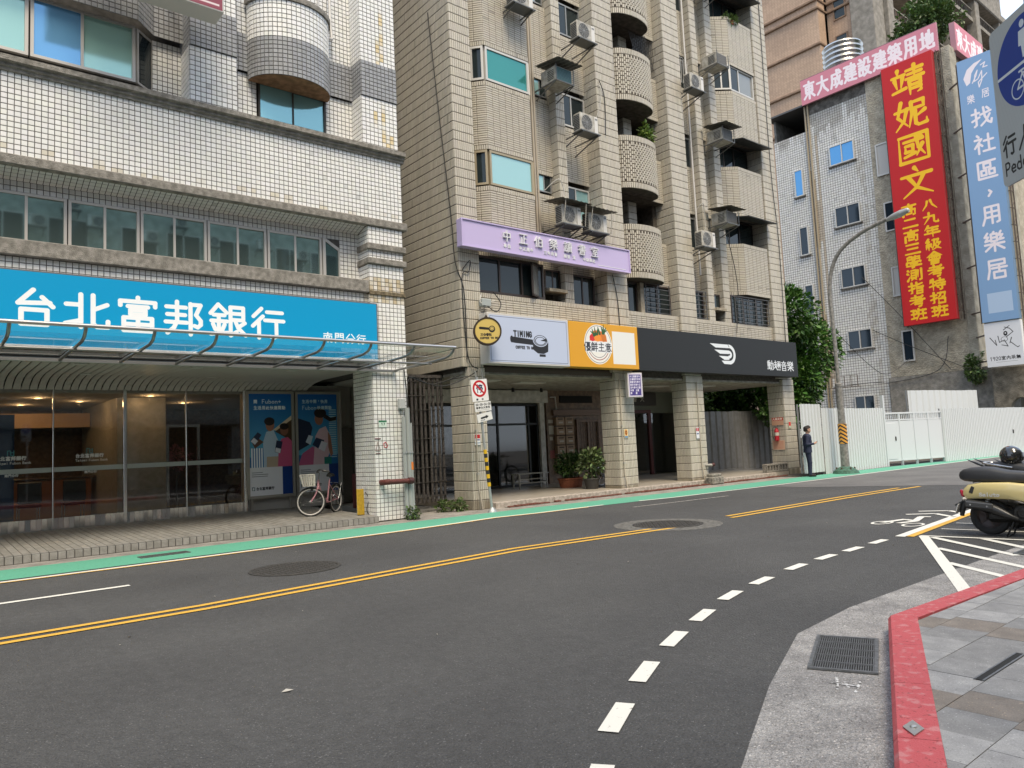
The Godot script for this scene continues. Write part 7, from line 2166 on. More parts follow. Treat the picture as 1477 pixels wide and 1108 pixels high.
	# fire brigade inlet and pipes on the bank pillar
	var fi := thing("fire_inlet_pipe", "peeling red fire inlet pipe jutting across the bank pillar", "pipe", v3(8.38, .89, -14.72))
	var rm := worn("peeling_red", lin(.24, .06, .05), .7, 6.0, .45, .5)
	piece("pipe", mb().tube([v3(.02, 0, .06), v3(.55, -.01, .06)], .055, 12), rm, fi)
	piece("elbow", mb().tube(smooth([v3(.06, 0, .06), v3(.0, 0, .04), v3(-.02, -.01, -.06), v3(-.02, -.01, -.18)], 4), .062, 12), rm, fi)
	piece("coupling", mb().tube([v3(.55, -.01, .06), v3(.66, -.01, .06)], .075, 12), mat("inlet_dark", lin(.08, .03, .03), .6, .3), fi)
	var sp := thing("valve_inlet", "grey fire hose valve on the third pillar", "valve", v3(20.7, .62, -15.05))
	piece("body", mb().tube([v3(-.08, 0, -.1), v3(0, 0, .08), v3(.06, 0, .12)], .05, 10), mat("inlet_grey", lin(.3, .29, .27), .6, .2), sp)
	piece("cap", mb().tube([v3(.06, 0, .12), v3(.14, .02, .14)], .06, 10), mat("inlet_dark", lin(.08, .03, .03), .6, .3), sp)
	for q in [[8.93, .045, 2.35], [9.03, .055, 2.55], [9.1, .04, 2.2]]:
		var p := thing("standpipe", ["thin grey standpipe at the bank pillar's edge", "thick grey standpipe beside the red inlet", "grey standpipe with an orange tag nearest the alley"][[8.93, 9.03, 9.1].find(q[0])], "pipe", v3(q[0], 0, -14.78))
		piece("pipe", mb().tube(smooth([v3(.05, .02, .12), v3(0, .2, .03), v3(0, 1.2, 0), v3(0, q[2], 0)], 4), q[1], 10), mat("pipe_grey", lin(.33, .35, .34), .5), p)
		piece("clamp", mb().tube([v3(0, 1.5, 0), v3(0, 1.54, 0)], q[1] + .012, 10), galv, p)
		if q[0] > 9.05: piece("tag", mb().tube([v3(0, 1.12, 0), v3(0, 1.3, 0)], q[1] + .004, 10), mat("tag_orange", lin(.7, .2, .03), .6), p)
	var jb := thing("junction_box", "grey cable box with dangling cable on the bank pillar", "junction box", v3(8.92, 2.55, -14.84))
	piece("box", mb().rbox(v3(0, .1, 0), v3(.16, .24, .1), .015), mat("box_pale", lin(.45, .46, .45), .5), jb)
	piece("cable", mb().tube(smooth([v3(.1, .9, 0), v3(.14, .3, .02), v3(.12, -.3, .03), v3(.04, -.5, .03)], 5), .014, 6), mat("black_cable", lin(.018, .018, .018), .6), jb)
	# yellow board leaning at the pillar
	var yb := thing("yellow_board", "yellow plastic board leaning beside the bank pillar", "board", v3(8.02, .17, -15.25), 0)
	yb.rotation = v3(-.06, .2, -.03)
	piece("board", mb().rbox(v3(0, .29, 0), v3(.2, .58, .03), .01), worn("yellow_plastic", lin(.60, .38, .03), .6, 2.0, .8), yb)
	piece("cord", mb().tube(smooth([v3(.12, .5, .03), v3(.2, .35, .05), v3(.13, .12, .05), v3(.18, .0, .06), v3(.34, .02, .08), v3(.4, .08, .08)], 5), .01, 5), mat("black_cable", lin(.018, .018, .018), .6), yb)
	var rx := thing("red_box", "dark red fire hose cabinet in the shade behind the bank pillar", "cabinet", v3(8.75, .22, -16.6), 0)
	piece("box", mb().rbox(v3(0, .42, 0), v3(.34, .84, .28), .02), mat("cabinet_red", lin(.10, .02, .02), .5), rx)
	piece("door", mb().rbox(v3(0, .44, .145), v3(.28, .7, .012), .006), mat("cabinet_red2", lin(.13, .03, .03), .45), rx)
	# conduit lines on pillars two and three
	for q in [[16.62, 3.4], [20.4, 3.4], [11.2, 3.3]]:
		var cd := thing("conduit", "pale conduit running down the %s shop pillar to the kerb" % {16.62: "second", 20.4: "third", 11.2: "first"}[q[0]], "conduit", v3(q[0], 0, -15.06), 0, "conduits on the shop pillars")
		piece("tube", mb().tube([v3(.06, .02, .06), v3(0, .6, 0), v3(0, q[1], 0)], .018, 8), mat("beige_pipe", lin(.40, .35, .28), .6), cd)
		for y in [.9, 2.0, 3.0]: piece("clip", mb().box(v3(0, y, 0), v3(.06, .02, .04)), galv, cd)
	var wall_wire := thing("overhead_wire", "thin wire drooping from the street lamp to the far block", "wire", v3(26.5, 5.3, -13.32))
	piece("wire", mb().tube(smooth([Vector3.ZERO, v3(6, -.9, -1.6), v3(12, -1.0, -3.4), v3(19.4, .3, -5.3)], 8), .012, 5), mat("black_cable", lin(.018, .018, .018), .6), wall_wire)

# ---------------------------------------------------------------- bicycles and scooters
func bicycle(label: String, at: Vector3, turn: float, steer: float, frame_m: Material, basket: bool) -> Node3D:
	var t := thing("bicycle", label, "bicycle", at, turn)
	var rub := mat("tyre", lin(.02, .02, .02), .8)
	var rim := mat("rim_white", lin(.62, .60, .56), .4, .2)
	var chrome := mat("chrome", lin(.55, .55, .55), .2, .9)
	var blk := mat("black_plastic", lin(.02, .02, .02), .5)
	var wheel := func(to: Node, c: Vector3) -> void:
		var b := mb()
		var ring := []
		for k in 33: ring.append(c + v3(.315 * cos(TAU * k / 32), .315 * sin(TAU * k / 32), 0))
		b.tube(ring, .021, 8, false)
		var w := piece("wheel", b, rub, to)
		var r := mb()
		var rr := []
		for k in 33: rr.append(c + v3(.288 * cos(TAU * k / 32), .288 * sin(TAU * k / 32), 0))
		r.tube(rr, .0165, 6, false)
		piece("rim", r, rim, w)
		var s := mb()
		for k in 18:
			var a := TAU * k / 18
			s.tube([c + v3(.02 * cos(a + 1), .02 * sin(a + 1), .02 if k % 2 else -.02), c + v3(.28 * cos(a), .28 * sin(a), 0)], .0016, 4, false)
		s.tube([c - v3(0, 0, .05), c + v3(0, 0, .05)], .02, 8)
		piece("spokes", s, chrome, w)
	wheel.call(t, v3(0, .336, 0))
	var fr := mb()
	fr.tube(smooth([v3(.86, .74, 0), v3(.7, .5, 0), v3(.44, .29, 0)], 6), .02, 10)
	fr.tube(smooth([v3(.87, .66, 0), v3(.66, .42, 0), v3(.40, .36, 0)], 6), .014, 8)
	fr.tube([v3(.44, .29, 0), v3(.3, .8, 0)], .017, 8)
	for s in [-1, 1]:
		fr.tube([v3(.44, .29, .03 * s), v3(0, .336, .055 * s)], .010, 6); fr.tube([v3(.33, .68, .02 * s), v3(0, .336, .055 * s)], .009, 6)
	fr.tube([v3(.845, .82, 0), v3(.885, .62, 0)], .023, 10)
	piece("frame", fr, frame_m, t)
	piece("saddle", mb().lathe([Vector2(.0, -.03), Vector2(.1, -.02), Vector2(.105, .02), Vector2(.06, .05), Vector2(0, .055)], Transform3D(Basis(Vector3.UP, 0).scaled(v3(1.25, 1, .85)), v3(.24, .89, 0)), 16).tube([v3(.3, .92, 0), v3(.42, .91, 0)], [.05, .018], 8), blk, t)
	piece("seat_post", mb().tube([v3(.3, .78, 0), v3(.27, .88, 0)], .012, 8), chrome, t)
	var rack := mb()
	rack.tube([v3(.1, .72, .06), v3(-.3, .70, .06), v3(-.3, .70, -.06), v3(.1, .72, -.06)], .007, 6); rack.tube([v3(-.2, .7, .06), v3(0, .34, .07)], .006, 5); rack.tube([v3(-.2, .7, -.06), v3(0, .34, -.07)], .006, 5)
	piece("rack", rack, chrome, t)
	var mg := mb()
	for k in 12:
		var a0 := .1 + 2.9 * k / 12
		var a1 := .1 + 2.9 * (k + 1) / 12
		mg.quad(v3(.36 * cos(a0), .336 + .36 * sin(a0), .03), v3(.36 * cos(a0), .336 + .36 * sin(a0), -.03), v3(.36 * cos(a1), .336 + .36 * sin(a1), -.03), v3(.36 * cos(a1), .336 + .36 * sin(a1), .03))
	piece("mudguard", mg, blk, t)
	piece("chain_guard", mb().prism(PackedVector2Array(V([-.02, .3, .36, .2, .53, .22, .54, .34, .4, .38, -.02, .38])), .02, Transform3D(Basis(), v3(0, 0, .05))), blk, t)
	piece("crank", mb().bar(v3(.44, .29, .09), v3(.5, .13, .09), .02, .015).bar(v3(.44, .29, -.09), v3(.38, .45, -.09), .02, .015).box(v3(.5, .13, .14), v3(.09, .02, .08)).box(v3(.38, .45, -.14), v3(.09, .02, .08)), chrome, t)
	piece("stand", mb().tube([v3(.05, .3, -.06), v3(-.02, .01, -.16), v3(-.02, .01, .16), v3(.05, .3, .06)], .008, 6), chrome, t)
	var st := Node3D.new()
	st.name = "steering"
	t.add_child(st)
	st.position = v3(.87, 0, 0)
	st.rotation.y = steer
	wheel.call(st, v3(.17, .336, 0))
	var fk := mb()
	for s in [-1, 1]: fk.tube(smooth([v3(.02, .64, .035 * s), v3(.06, .5, .05 * s), v3(.17, .336, .055 * s)], 4), .012, 8)
	fk.bar(v3(.02, .63, -.05), v3(.02, .63, .05), .03, .03)
	piece("fork", fk, frame_m, st)
	var hb := mb()
	hb.tube([v3(.0, .66, 0), v3(-.03, .98, 0)], .012, 8)
	hb.tube(smooth([v3(-.2, 1.0, .27), v3(-.06, 1.05, .22), v3(.02, 1.0, .08), v3(-.02, .99, 0), v3(.02, 1.0, -.08), v3(-.06, 1.05, -.22), v3(-.2, 1.0, -.27)], 5), .012, 8)
	piece("handlebar", hb, mat("dark_chrome", lin(.12, .12, .12), .3, .7), st)
	piece("grip", mb().tube([v3(-.12, 1.02, .25), v3(-.23, 1.0, .28)], .018, 8).tube([v3(-.12, 1.02, -.25), v3(-.23, 1.0, -.28)], .018, 8), blk, st)
	if basket:
		var bk := mb()
		var bm := mat("basket_white", lin(.58, .56, .50), .5)
		for y in [.70, .76, .82, .88, .95]:
			var q: float = .1 + (y - .70) * .14
			bk.tube([v3(.08, y, q), v3(.12 + q * 2, y, q), v3(.12 + q * 2, y, -q), v3(.08, y, -q), v3(.08, y, q)], .007 if y < .94 else .013, 5)
		for k in 7:
			var z := -.1 + k * .033
			bk.bar(v3(.33, .70, z), v3(.395, .95, z * 1.32), .008, .02); bk.bar(v3(.08, .70, z), v3(.08, .95, z * 1.32), .02, .008)
		for k in 6:
			for s in [-1, 1]: bk.bar(v3(.1 + k * .045, .70, s * .1), v3(.1 + k * .055, .95, s * .135), .02, .008)
		bk.box(v3(.21, .695, 0), v3(.26, .012, .2))
		piece("basket", bk, bm, st)
		piece("lamp", mb().lathe([Vector2(0, 0), Vector2(.035, .02), Vector2(.04, .07)], Transform3D(Basis(v3(0, 0, 1), -PI / 2), v3(.1, .62, 0)), 10), blk, st)
	return t
func scooter(label: String, at: Vector3, turn: float, body: Material, seat: Material, yellow: bool) -> Node3D:
	var t := thing("scooter", label, "scooter", at, turn, "scooters in the parking bays")
	var rub := mat("scooter_tyre", lin(.022, .021, .02), .85)
	var blk := mat("black_plastic", lin(.02, .02, .02), .5)
	var eng := worn("engine_dark", lin(.04, .038, .035), .5, 5.0, .6, .4, .5)
	var chrome := mat("chrome", lin(.55, .55, .55), .2, .9)
	for q in [[0.0, .25, .065], [1.24, .25, .055]]:
		var X := Transform3D(Basis(Vector3.RIGHT, PI / 2), v3(q[0], .255, 0))
		var w := piece("wheel", mb().lathe([Vector2(.15, -.05), Vector2(.2, -q[2]), Vector2(.235, -q[2] * .85), Vector2(q[1], -.025), Vector2(q[1] + .004, 0), Vector2(q[1], .025), Vector2(.235, q[2] * .85), Vector2(.2, q[2]), Vector2(.15, .05)], X, 36), rub, t)
		var r := mb().lathe([Vector2(.15, .05), Vector2(.155, .06), Vector2(.13, .045), Vector2(.06, .03), Vector2(.05, .055), Vector2(0, .055)], X, 24)
		for k in 5:
			var a := TAU * k / 5
			r.bar(v3(q[0] + .04 * cos(a), .255 + .04 * sin(a), .045), v3(q[0] + .14 * cos(a), .255 + .14 * sin(a), .045), .03, .02, v3(0, 0, 1))
		piece("rim", r, mat("rim_dark", lin(.03, .02, .018), .4, .4), w)
	# engine, swing arm, muffler with heat shield, shock
	piece("engine", mb().rbox(v3(.22, .27, .02), v3(.5, .17, .2), .05).rbox(v3(.42, .36, .02), v3(.24, .16, .22), .04), eng, t)
	piece("fan_cover", mb().lathe([Vector2(.0, .03), Vector2(.05, .03), Vector2(.07, .015), Vector2(.1, .015), Vector2(.115, 0)], Transform3D(Basis(Vector3.RIGHT, PI / 2), v3(.42, .32, .13)), 20), eng, t)
	piece("muffler", mb().tube(smooth([v3(.36, .24, .13), v3(.24, .3, .17), v3(.05, .39, .185), v3(-.16, .43, .185), v3(-.24, .44, .185)], 5), [.025, .028, .03, .034, .04, .048, .055, .06, .064, .066, .068, .068, .068, .067, .066, .066, .066, .066, .064, .06, .05], 14), mat("muffler_black", lin(.03, .03, .03), .38, .4), t)
	piece("heat_shield", mb().rbox(v3(-.06, .425, .245), v3(.34, .085, .03), .015, Basis(v3(0, 0, 1), -.1)), mat("shield_grey", lin(.06, .06, .06), .4, .4), t)
	for k in 2: piece("bolt", mb().lathe([Vector2(.012, 0), Vector2(.012, .01), Vector2(0, .01)], Transform3D(Basis(Vector3.RIGHT, PI / 2), v3(-.16 + k * .2, .435 - k * .02, .262)), 8), chrome, t)
	var sh := mb()
	var hel := []
	for k in 61: hel.append(v3(-.02 + .0012 * k + .028 * cos(k * .75), .36 + .004 * k, .12 + .028 * sin(k * .75)))
	sh.tube(hel, .006, 5)
	piece("shock_spring", sh, mat("spring_pale", lin(.5, .5, .48), .4, .5), t)
	piece("rear_fender", mb().tube(smooth([v3(-.02, .54, 0), v3(-.24, .5, 0), v3(-.33, .38, 0), v3(-.36, .25, 0)], 4), [.05, .055, .06, .06, .06, .055, .05, .05, .045, .04, .035, .03, .03], 8), blk, t)
	# rear cowl: outline swept between two flanks that narrow to the tail
	var side := PackedVector2Array(V([-.26, .50, -.3, .56, -.29, .63, -.22, .70, -.05, .735, .3, .74, .62, .70, .66, .58, .62, .42, .5, .47, .3, .505, 0, .505]))
	var cw := mb()
	var n := side.size()
	var cx := Vector2(.18, .61)
	var lay := [[1.0, .10], [.985, .155], [.93, .185], [.80, .20]]
	for s in [-1, 1]:
		for li in lay.size() - 1:
			for i in n:
				var pts := []
				for q in [[i, li], [(i + 1) % n, li], [(i + 1) % n, li + 1], [i, li + 1]]:
					var p: Vector2 = cx + (side[q[0]] - cx) * lay[q[1]][0]
					var zz: float = lay[q[1]][1] * lerpf(.62, 1.0, clampf((p.x + .3) / .5, 0, 1))
					pts.append(v3(p.x, p.y, zz * s))
				cw.oq(v3(cx.x, cx.y, 0), pts[0], pts[1], pts[2], pts[3])
		for i in n:
			var a: Vector2 = cx + (side[i] - cx) * .8
			var b: Vector2 = cx + (side[(i + 1) % n] - cx) * .8
			cw.ot(v3(cx.x, cx.y, 0), v3(cx.x, cx.y, .205 * s), v3(a.x, a.y, s * .2 * lerpf(.62, 1.0, clampf((a.x + .3) / .5, 0, 1))), v3(b.x, b.y, s * .2 * lerpf(.62, 1.0, clampf((b.x + .3) / .5, 0, 1))))
	for i in n:
		var a := side[i]
		var b := side[(i + 1) % n]
		var wa := .10 * lerpf(.62, 1.0, clampf((a.x + .3) / .5, 0, 1))
		var wb := .10 * lerpf(.62, 1.0, clampf((b.x + .3) / .5, 0, 1))
		cw.oq(v3(cx.x, cx.y, 0), v3(a.x, a.y, -wa), v3(b.x, b.y, -wb), v3(b.x, b.y, wb), v3(a.x, a.y, wa))
	piece("rear_cowl", cw.soften(.4), body, t)
	piece("intake", mb().rbox(v3(-.16, .63, .147), v3(.05, .1, .012), .01, Basis(v3(0, 0, 1), -.4)), blk, t)
	if yellow:
		stroke_text(t, "Saluto", -.06, .545, .07, .05, .002, .0045, mat("chrome_letter", lin(.7, .7, .68), .3, .6), .006)
		t.get_child(t.get_child_count() - 1).position.z = .2
	piece("tail_light", mb().rbox(v3(-.305, .575, 0), v3(.05, .11, .2), .022, Basis(v3(0, 0, 1), .25)), mat("tail_red", lin(.42, .02, .05), .2), t)
	piece("indicator", mb().rbox(v3(-.27, .50, .12), v3(.06, .05, .07), .02).rbox(v3(-.27, .50, -.12), v3(.06, .05, .07), .02), mat("indicator_clear", lin(.45, .42, .38), .2), t)
	piece("plate_holder", mb().bar(v3(-.28, .48, 0), v3(-.42, .40, 0), .12, .02), blk, t)
	if yellow: piece("licence_plate", mb().rbox(v3(-.38, .36, 0), v3(.01, .14, .26), .003, Basis(v3(0, 0, 1), -.35)), mat("licence_white", lin(.6, .6, .58), .4), t)
	# seat
	var sp := mb()
	var prof := [[-.34, .82, .03, .02], [-.32, .825, .07, .055], [-.27, .83, .105, .085], [-.18, .835, .14, .10], [-.05, .84, .155, .108], [.08, .835, .158, .108], [.18, .82, .155, .098], [.28, .805, .15, .09], [.45, .80, .13, .08], [.58, .795, .105, .065], [.66, .785, .07, .045], [.69, .78, .02, .015]]
	var path := []
	for i in prof.size() - 1:
		var q0: Array = prof[i]
		var q1: Array = prof[i + 1]
		for k in 24:
			var a0 := TAU * k / 24
			var a1 := TAU * (k + 1) / 24
			var g := func(q: Array, a: float) -> Vector3: return v3(q[0], q[1] + q[3] * signf(sin(a)) * pow(absf(sin(a)), .6), q[2] * signf(cos(a)) * pow(absf(cos(a)), .6))
			sp.oq(v3((q0[0] + q1[0]) / 2, .8, 0), g.call(q0, a0), g.call(q0, a1), g.call(q1, a1), g.call(q1, a0))
	piece("seat", sp.soften(.3), seat, t)
	# floor, leg shield, bars
	piece("floor_board", mb().rbox(v3(.82, .33, 0), v3(.5, .12, .36), .04), blk, t)
	piece("leg_shield", mb().prism(PackedVector2Array(V([1.0, .34, 1.08, .34, 1.2, .9, 1.16, 1.0, 1.08, .98, .98, .5])), .36, Transform3D(Basis(), v3(0, 0, -.18))), body, t)
	piece("front_fender", mb().rbox(v3(1.24, .5, 0), v3(.34, .08, .16), .035), body, t)
	piece("fork", mb().tube([v3(1.24, .255, .08), v3(1.14, .7, .05)], .022, 8).tube([v3(1.24, .255, -.08), v3(1.14, .7, -.05)], .022, 8), chrome, t)
	piece("handlebar", mb().tube(smooth([v3(.95, 1.03, .33), v3(1.06, 1.05, .15), v3(1.1, 1.03, 0), v3(1.06, 1.05, -.15), v3(.95, 1.03, -.33)], 4), .018, 8).rbox(v3(1.1, 1.03, 0), v3(.16, .14, .26), .05), blk, t)
	for s in [-1, 1]:
		var m := piece("mirror", mb().tube([v3(1.05, 1.06, .2 * s), v3(1.06, 1.26, .3 * s)], .008, 6), blk, t)
		piece("glass", mb().lathe([Vector2(0, -.012), Vector2(.055, -.008), Vector2(.06, .01), Vector2(0, .02)], Transform3D(Basis(v3(0, 0, 1), PI / 2), v3(1.06, 1.3, .32 * s)), 14), blk, m)
	piece("head_light", mb().lathe([Vector2(0, .03), Vector2(.05, .025), Vector2(.075, 0)], Transform3D(Basis(v3(0, 0, 1), -PI / 2), v3(1.2, .86, 0)), 16), mat("indicator_clear", lin(.45, .42, .38), .2), t)
	piece("stand", mb().tube([v3(.3, .2, .1), v3(.22, .01, .16), v3(.22, .01, -.16), v3(.3, .2, -.1)], .012, 6), blk, t)
	if not yellow:
		var rk := mb()
		rk.prism(PackedVector2Array(V([-.2, .84, -.36, .93, -.50, .98, -.36, .90, -.12, .80])), .05, Transform3D(Basis(), v3(0, 0, .1)))
		rk.prism(PackedVector2Array(V([-.2, .84, -.36, .93, -.50, .98, -.36, .90, -.12, .80])), .05, Transform3D(Basis(), v3(0, 0, -.15)))
		rk.prism(PackedVector2Array(V([-.24, .74, -.44, .84, -.46, .82, -.3, .68, -.2, .7])), .2, Transform3D(Basis(), v3(0, 0, -.1)))
		piece("tail_wing", rk, blk, t)
		piece("licence_plate", mb().rbox(v3(-.43, .70, .0), v3(.012, .14, .26), .003, Basis(v3(0, 0, 1), -.45)), mat("licence_white", lin(.6, .6, .58), .4), t)
		piece("plate_arm", mb().bar(v3(-.25, .7, 0), v3(-.43, .72, 0), .1, .02), blk, t)
		piece("seat_rail", mb().tube(smooth([v3(.1, .86, .19), v3(-.15, .90, .17), v3(-.3, .92, .1), v3(-.3, .92, -.1), v3(-.15, .90, -.17), v3(.1, .86, -.19)], 4), .014, 8), chrome, t)
	return t
func vehicles() -> void:
	var pink := mat("bike_pink", lin(.52, .26, .30), .35, .2)
	var rear := Vector2(8.03, -16.515)
	var front := Vector2(7.345, -15.98)
	var d := (front - rear).normalized()
	bicycle("pink step-through bicycle with white basket before the bank posters", v3(rear.x, .172, rear.y), atan2(-d.y, d.x), -1.0, pink, true)
	bicycle("black bicycle half hidden behind the second shop pillar", v3(16.95, .165, -16.35), 0, .1, mat("bike_black", lin(.03, .03, .03), .35, .2), false)
	var yel := mat("scooter_yellow", lin(.66, .54, .24), .3)
	yel.clearcoat_enabled = true; yel.clearcoat = .8; yel.clearcoat_roughness = .06
	var sb := mat("scooter_black", lin(.02, .02, .022), .3)
	sb.clearcoat_enabled = true; sb.clearcoat = .7; sb.clearcoat_roughness = .08
	var seat := mat("seat_black", lin(.035, .035, .037), .5)
	var turn := -PI / 2
	scooter("pale yellow scooter with black seat, nearest in the parking bays", v3(11.78, .008, -3.9), turn + .04, yel, seat, true)
	var s2 := scooter("black scooter with winged tail, behind the yellow one", v3(12.66, .008, -3.88), turn - .03, sb, seat, false)
	s2.scale = Vector3.ONE * 1.04
	scooter("black scooter, third from the near end of the bays", v3(13.5, .008, -3.8), turn, sb, seat, false)
	var hm := mat("helmet_black", lin(.015, .015, .016), .12)
	hm.clearcoat_enabled = true; hm.clearcoat = 1.0; hm.clearcoat_roughness = .03
	var h := thing("helmet", "glossy black helmet resting on the second scooter's seat", "helmet", v3(12.62, .935, -3.83), .5)
	var pr := []
	for k in 13:
		var a := -.75 + (PI / 2 + .75) * k / 12.0
		pr.append(Vector2(.155 * cos(a), .13 + .15 * sin(a)))
	piece("shell", mb().lathe(pr, Transform3D(Basis().scaled(v3(1.12, 1, .98)), Vector3.ZERO), 28), hm, h)
	var vis := mb()
	for k in 10:
		var a0 := -1.0 + 2.0 * k / 10
		var a1 := -1.0 + 2.0 * (k + 1) / 10
		for q in [[.06, .12], [.12, .18]]:
			var f := func(a: float, y: float) -> Vector3:
				var r := .163 * sqrt(maxf(.1, 1 - pow((y - .13) / .16, 2)))
				return v3(r * sin(a) * 1.1, y, r * cos(a))
			vis.quad(f.call(a0, q[0]), f.call(a1, q[0]), f.call(a1, q[1]), f.call(a0, q[1]))
	piece("visor", vis, mat("visor_smoke", lin(.05, .055, .06), .05, .3), h)
	piece("strap", mb().tube(smooth([v3(.1, .06, .05), v3(.06, -.03, .1), v3(-.06, -.03, .1), v3(-.1, .06, .05)], 4), .008, 5), mat("black_plastic", lin(.02, .02, .02), .5), h)

# ---------------------------------------------------------------- plants
var leaf_mesh: ArrayMesh
func leaves(to: Node, called: String, blobs: Array, count: int, size: float, col: Color, seed_: int, gap := -.12) -> void:
	if leaf_mesh == null:
		var b := mb()
		var p := [v3(0, 0, 0), v3(.5, .12, .3), v3(1, 0, 0), v3(.5, .12, -.3)]
		b.tri(p[0], p[1], p[2]); b.tri(p[0], p[2], p[3])
		leaf_mesh = b.mesh()
	var r := RandomNumberGenerator.new()
	r.seed = seed_
	var mm := MultiMesh.new()
	mm.transform_format = MultiMesh.TRANSFORM_3D
	mm.use_colors = true
	mm.mesh = leaf_mesh
	mm.instance_count = count
	var total := 0.0
	for bl in blobs: total += bl[1].x * bl[1].y * bl[1].z
	var f := FastNoiseLite.new()
	f.seed = seed_
	f.frequency = .9
	var i := 0
	var guard := 0
	while i < count and guard < count * 20:
		guard += 1
		var pick := r.randf() * total
		var bl: Array = blobs[0]
		for q in blobs:
			pick -= q[1].x * q[1].y * q[1].z
			if pick <= 0:
				bl = q
				break
		var d := v3(r.randfn(), r.randfn(), r.randfn()).normalized()
		var rad := pow(r.randf(), .38)
		var p: Vector3 = bl[0] + d * rad * bl[1]
		if f.get_noise_3dv(p) < gap and rad > .4: continue   # gaps between sprays
		var out := (d + v3(r.randfn(), r.randfn() - .3, r.randfn()) * .6).normalized()
		var up := v3(r.randfn() * .5, 1, r.randfn() * .5).normalized()
		var sd := out.cross(up).normalized()
		var s := size * r.randf_range(.5, 1.5)
		mm.set_instance_transform(i, Transform3D(Basis(out * s, sd.cross(out) * s, sd * s), p))
		var k := r.randf_range(.6, 1.35)
		mm.set_instance_color(i, Color(col.r * k * r.randf_range(.85, 1.3), col.g * k, col.b * k * r.randf_range(.7, 1.1)))
		i += 1
	mm.visible_instance_count = i
	var m := mat("leaf", Color.WHITE, .5)
	m.vertex_color_use_as_albedo = true
	m.backlight_enabled = true
	m.backlight = Color(.25, .3, .1)
	m.cull_mode = BaseMaterial3D.CULL_DISABLED
	var o := MultiMeshInstance3D.new()
	o.name = called
	o.multimesh = mm
	o.material_override = m
	to.add_child(o, true)
	o.set_meta("kind", "stuff")
func tree(label: String, at: Vector3, h: float, blobs: Array, count: int, size: float, col: Color, sd: int, gap := -.12) -> void:
	var t := thing("tree", label, "tree", at)
	var bark := worn("bark", lin(.12, .095, .07), .95, 2.0, .5, 1.0)
	var tr := mb().tube(smooth([Vector3.ZERO, v3(.08, h * .3, .05), v3(-.05, h * .6, -.04), v3(0, h, 0)], 4), [.2, .19, .18, .17, .16, .15, .14, .13, .12, .1, .08, .06, .04], 9)
	piece("trunk", tr, bark, t)
	for k in mini(6, blobs.size()):
		var e: Vector3 = blobs[k][0]
		piece("limb", mb().tube(smooth([v3(0, h * .45, 0), e * .5 + v3(0, h * .25, 0), e], 3), [.09, .08, .065, .05, .04, .03, .02], 6), bark, t)
	leaves(t, "crown", blobs, count, size, col, sd, gap)
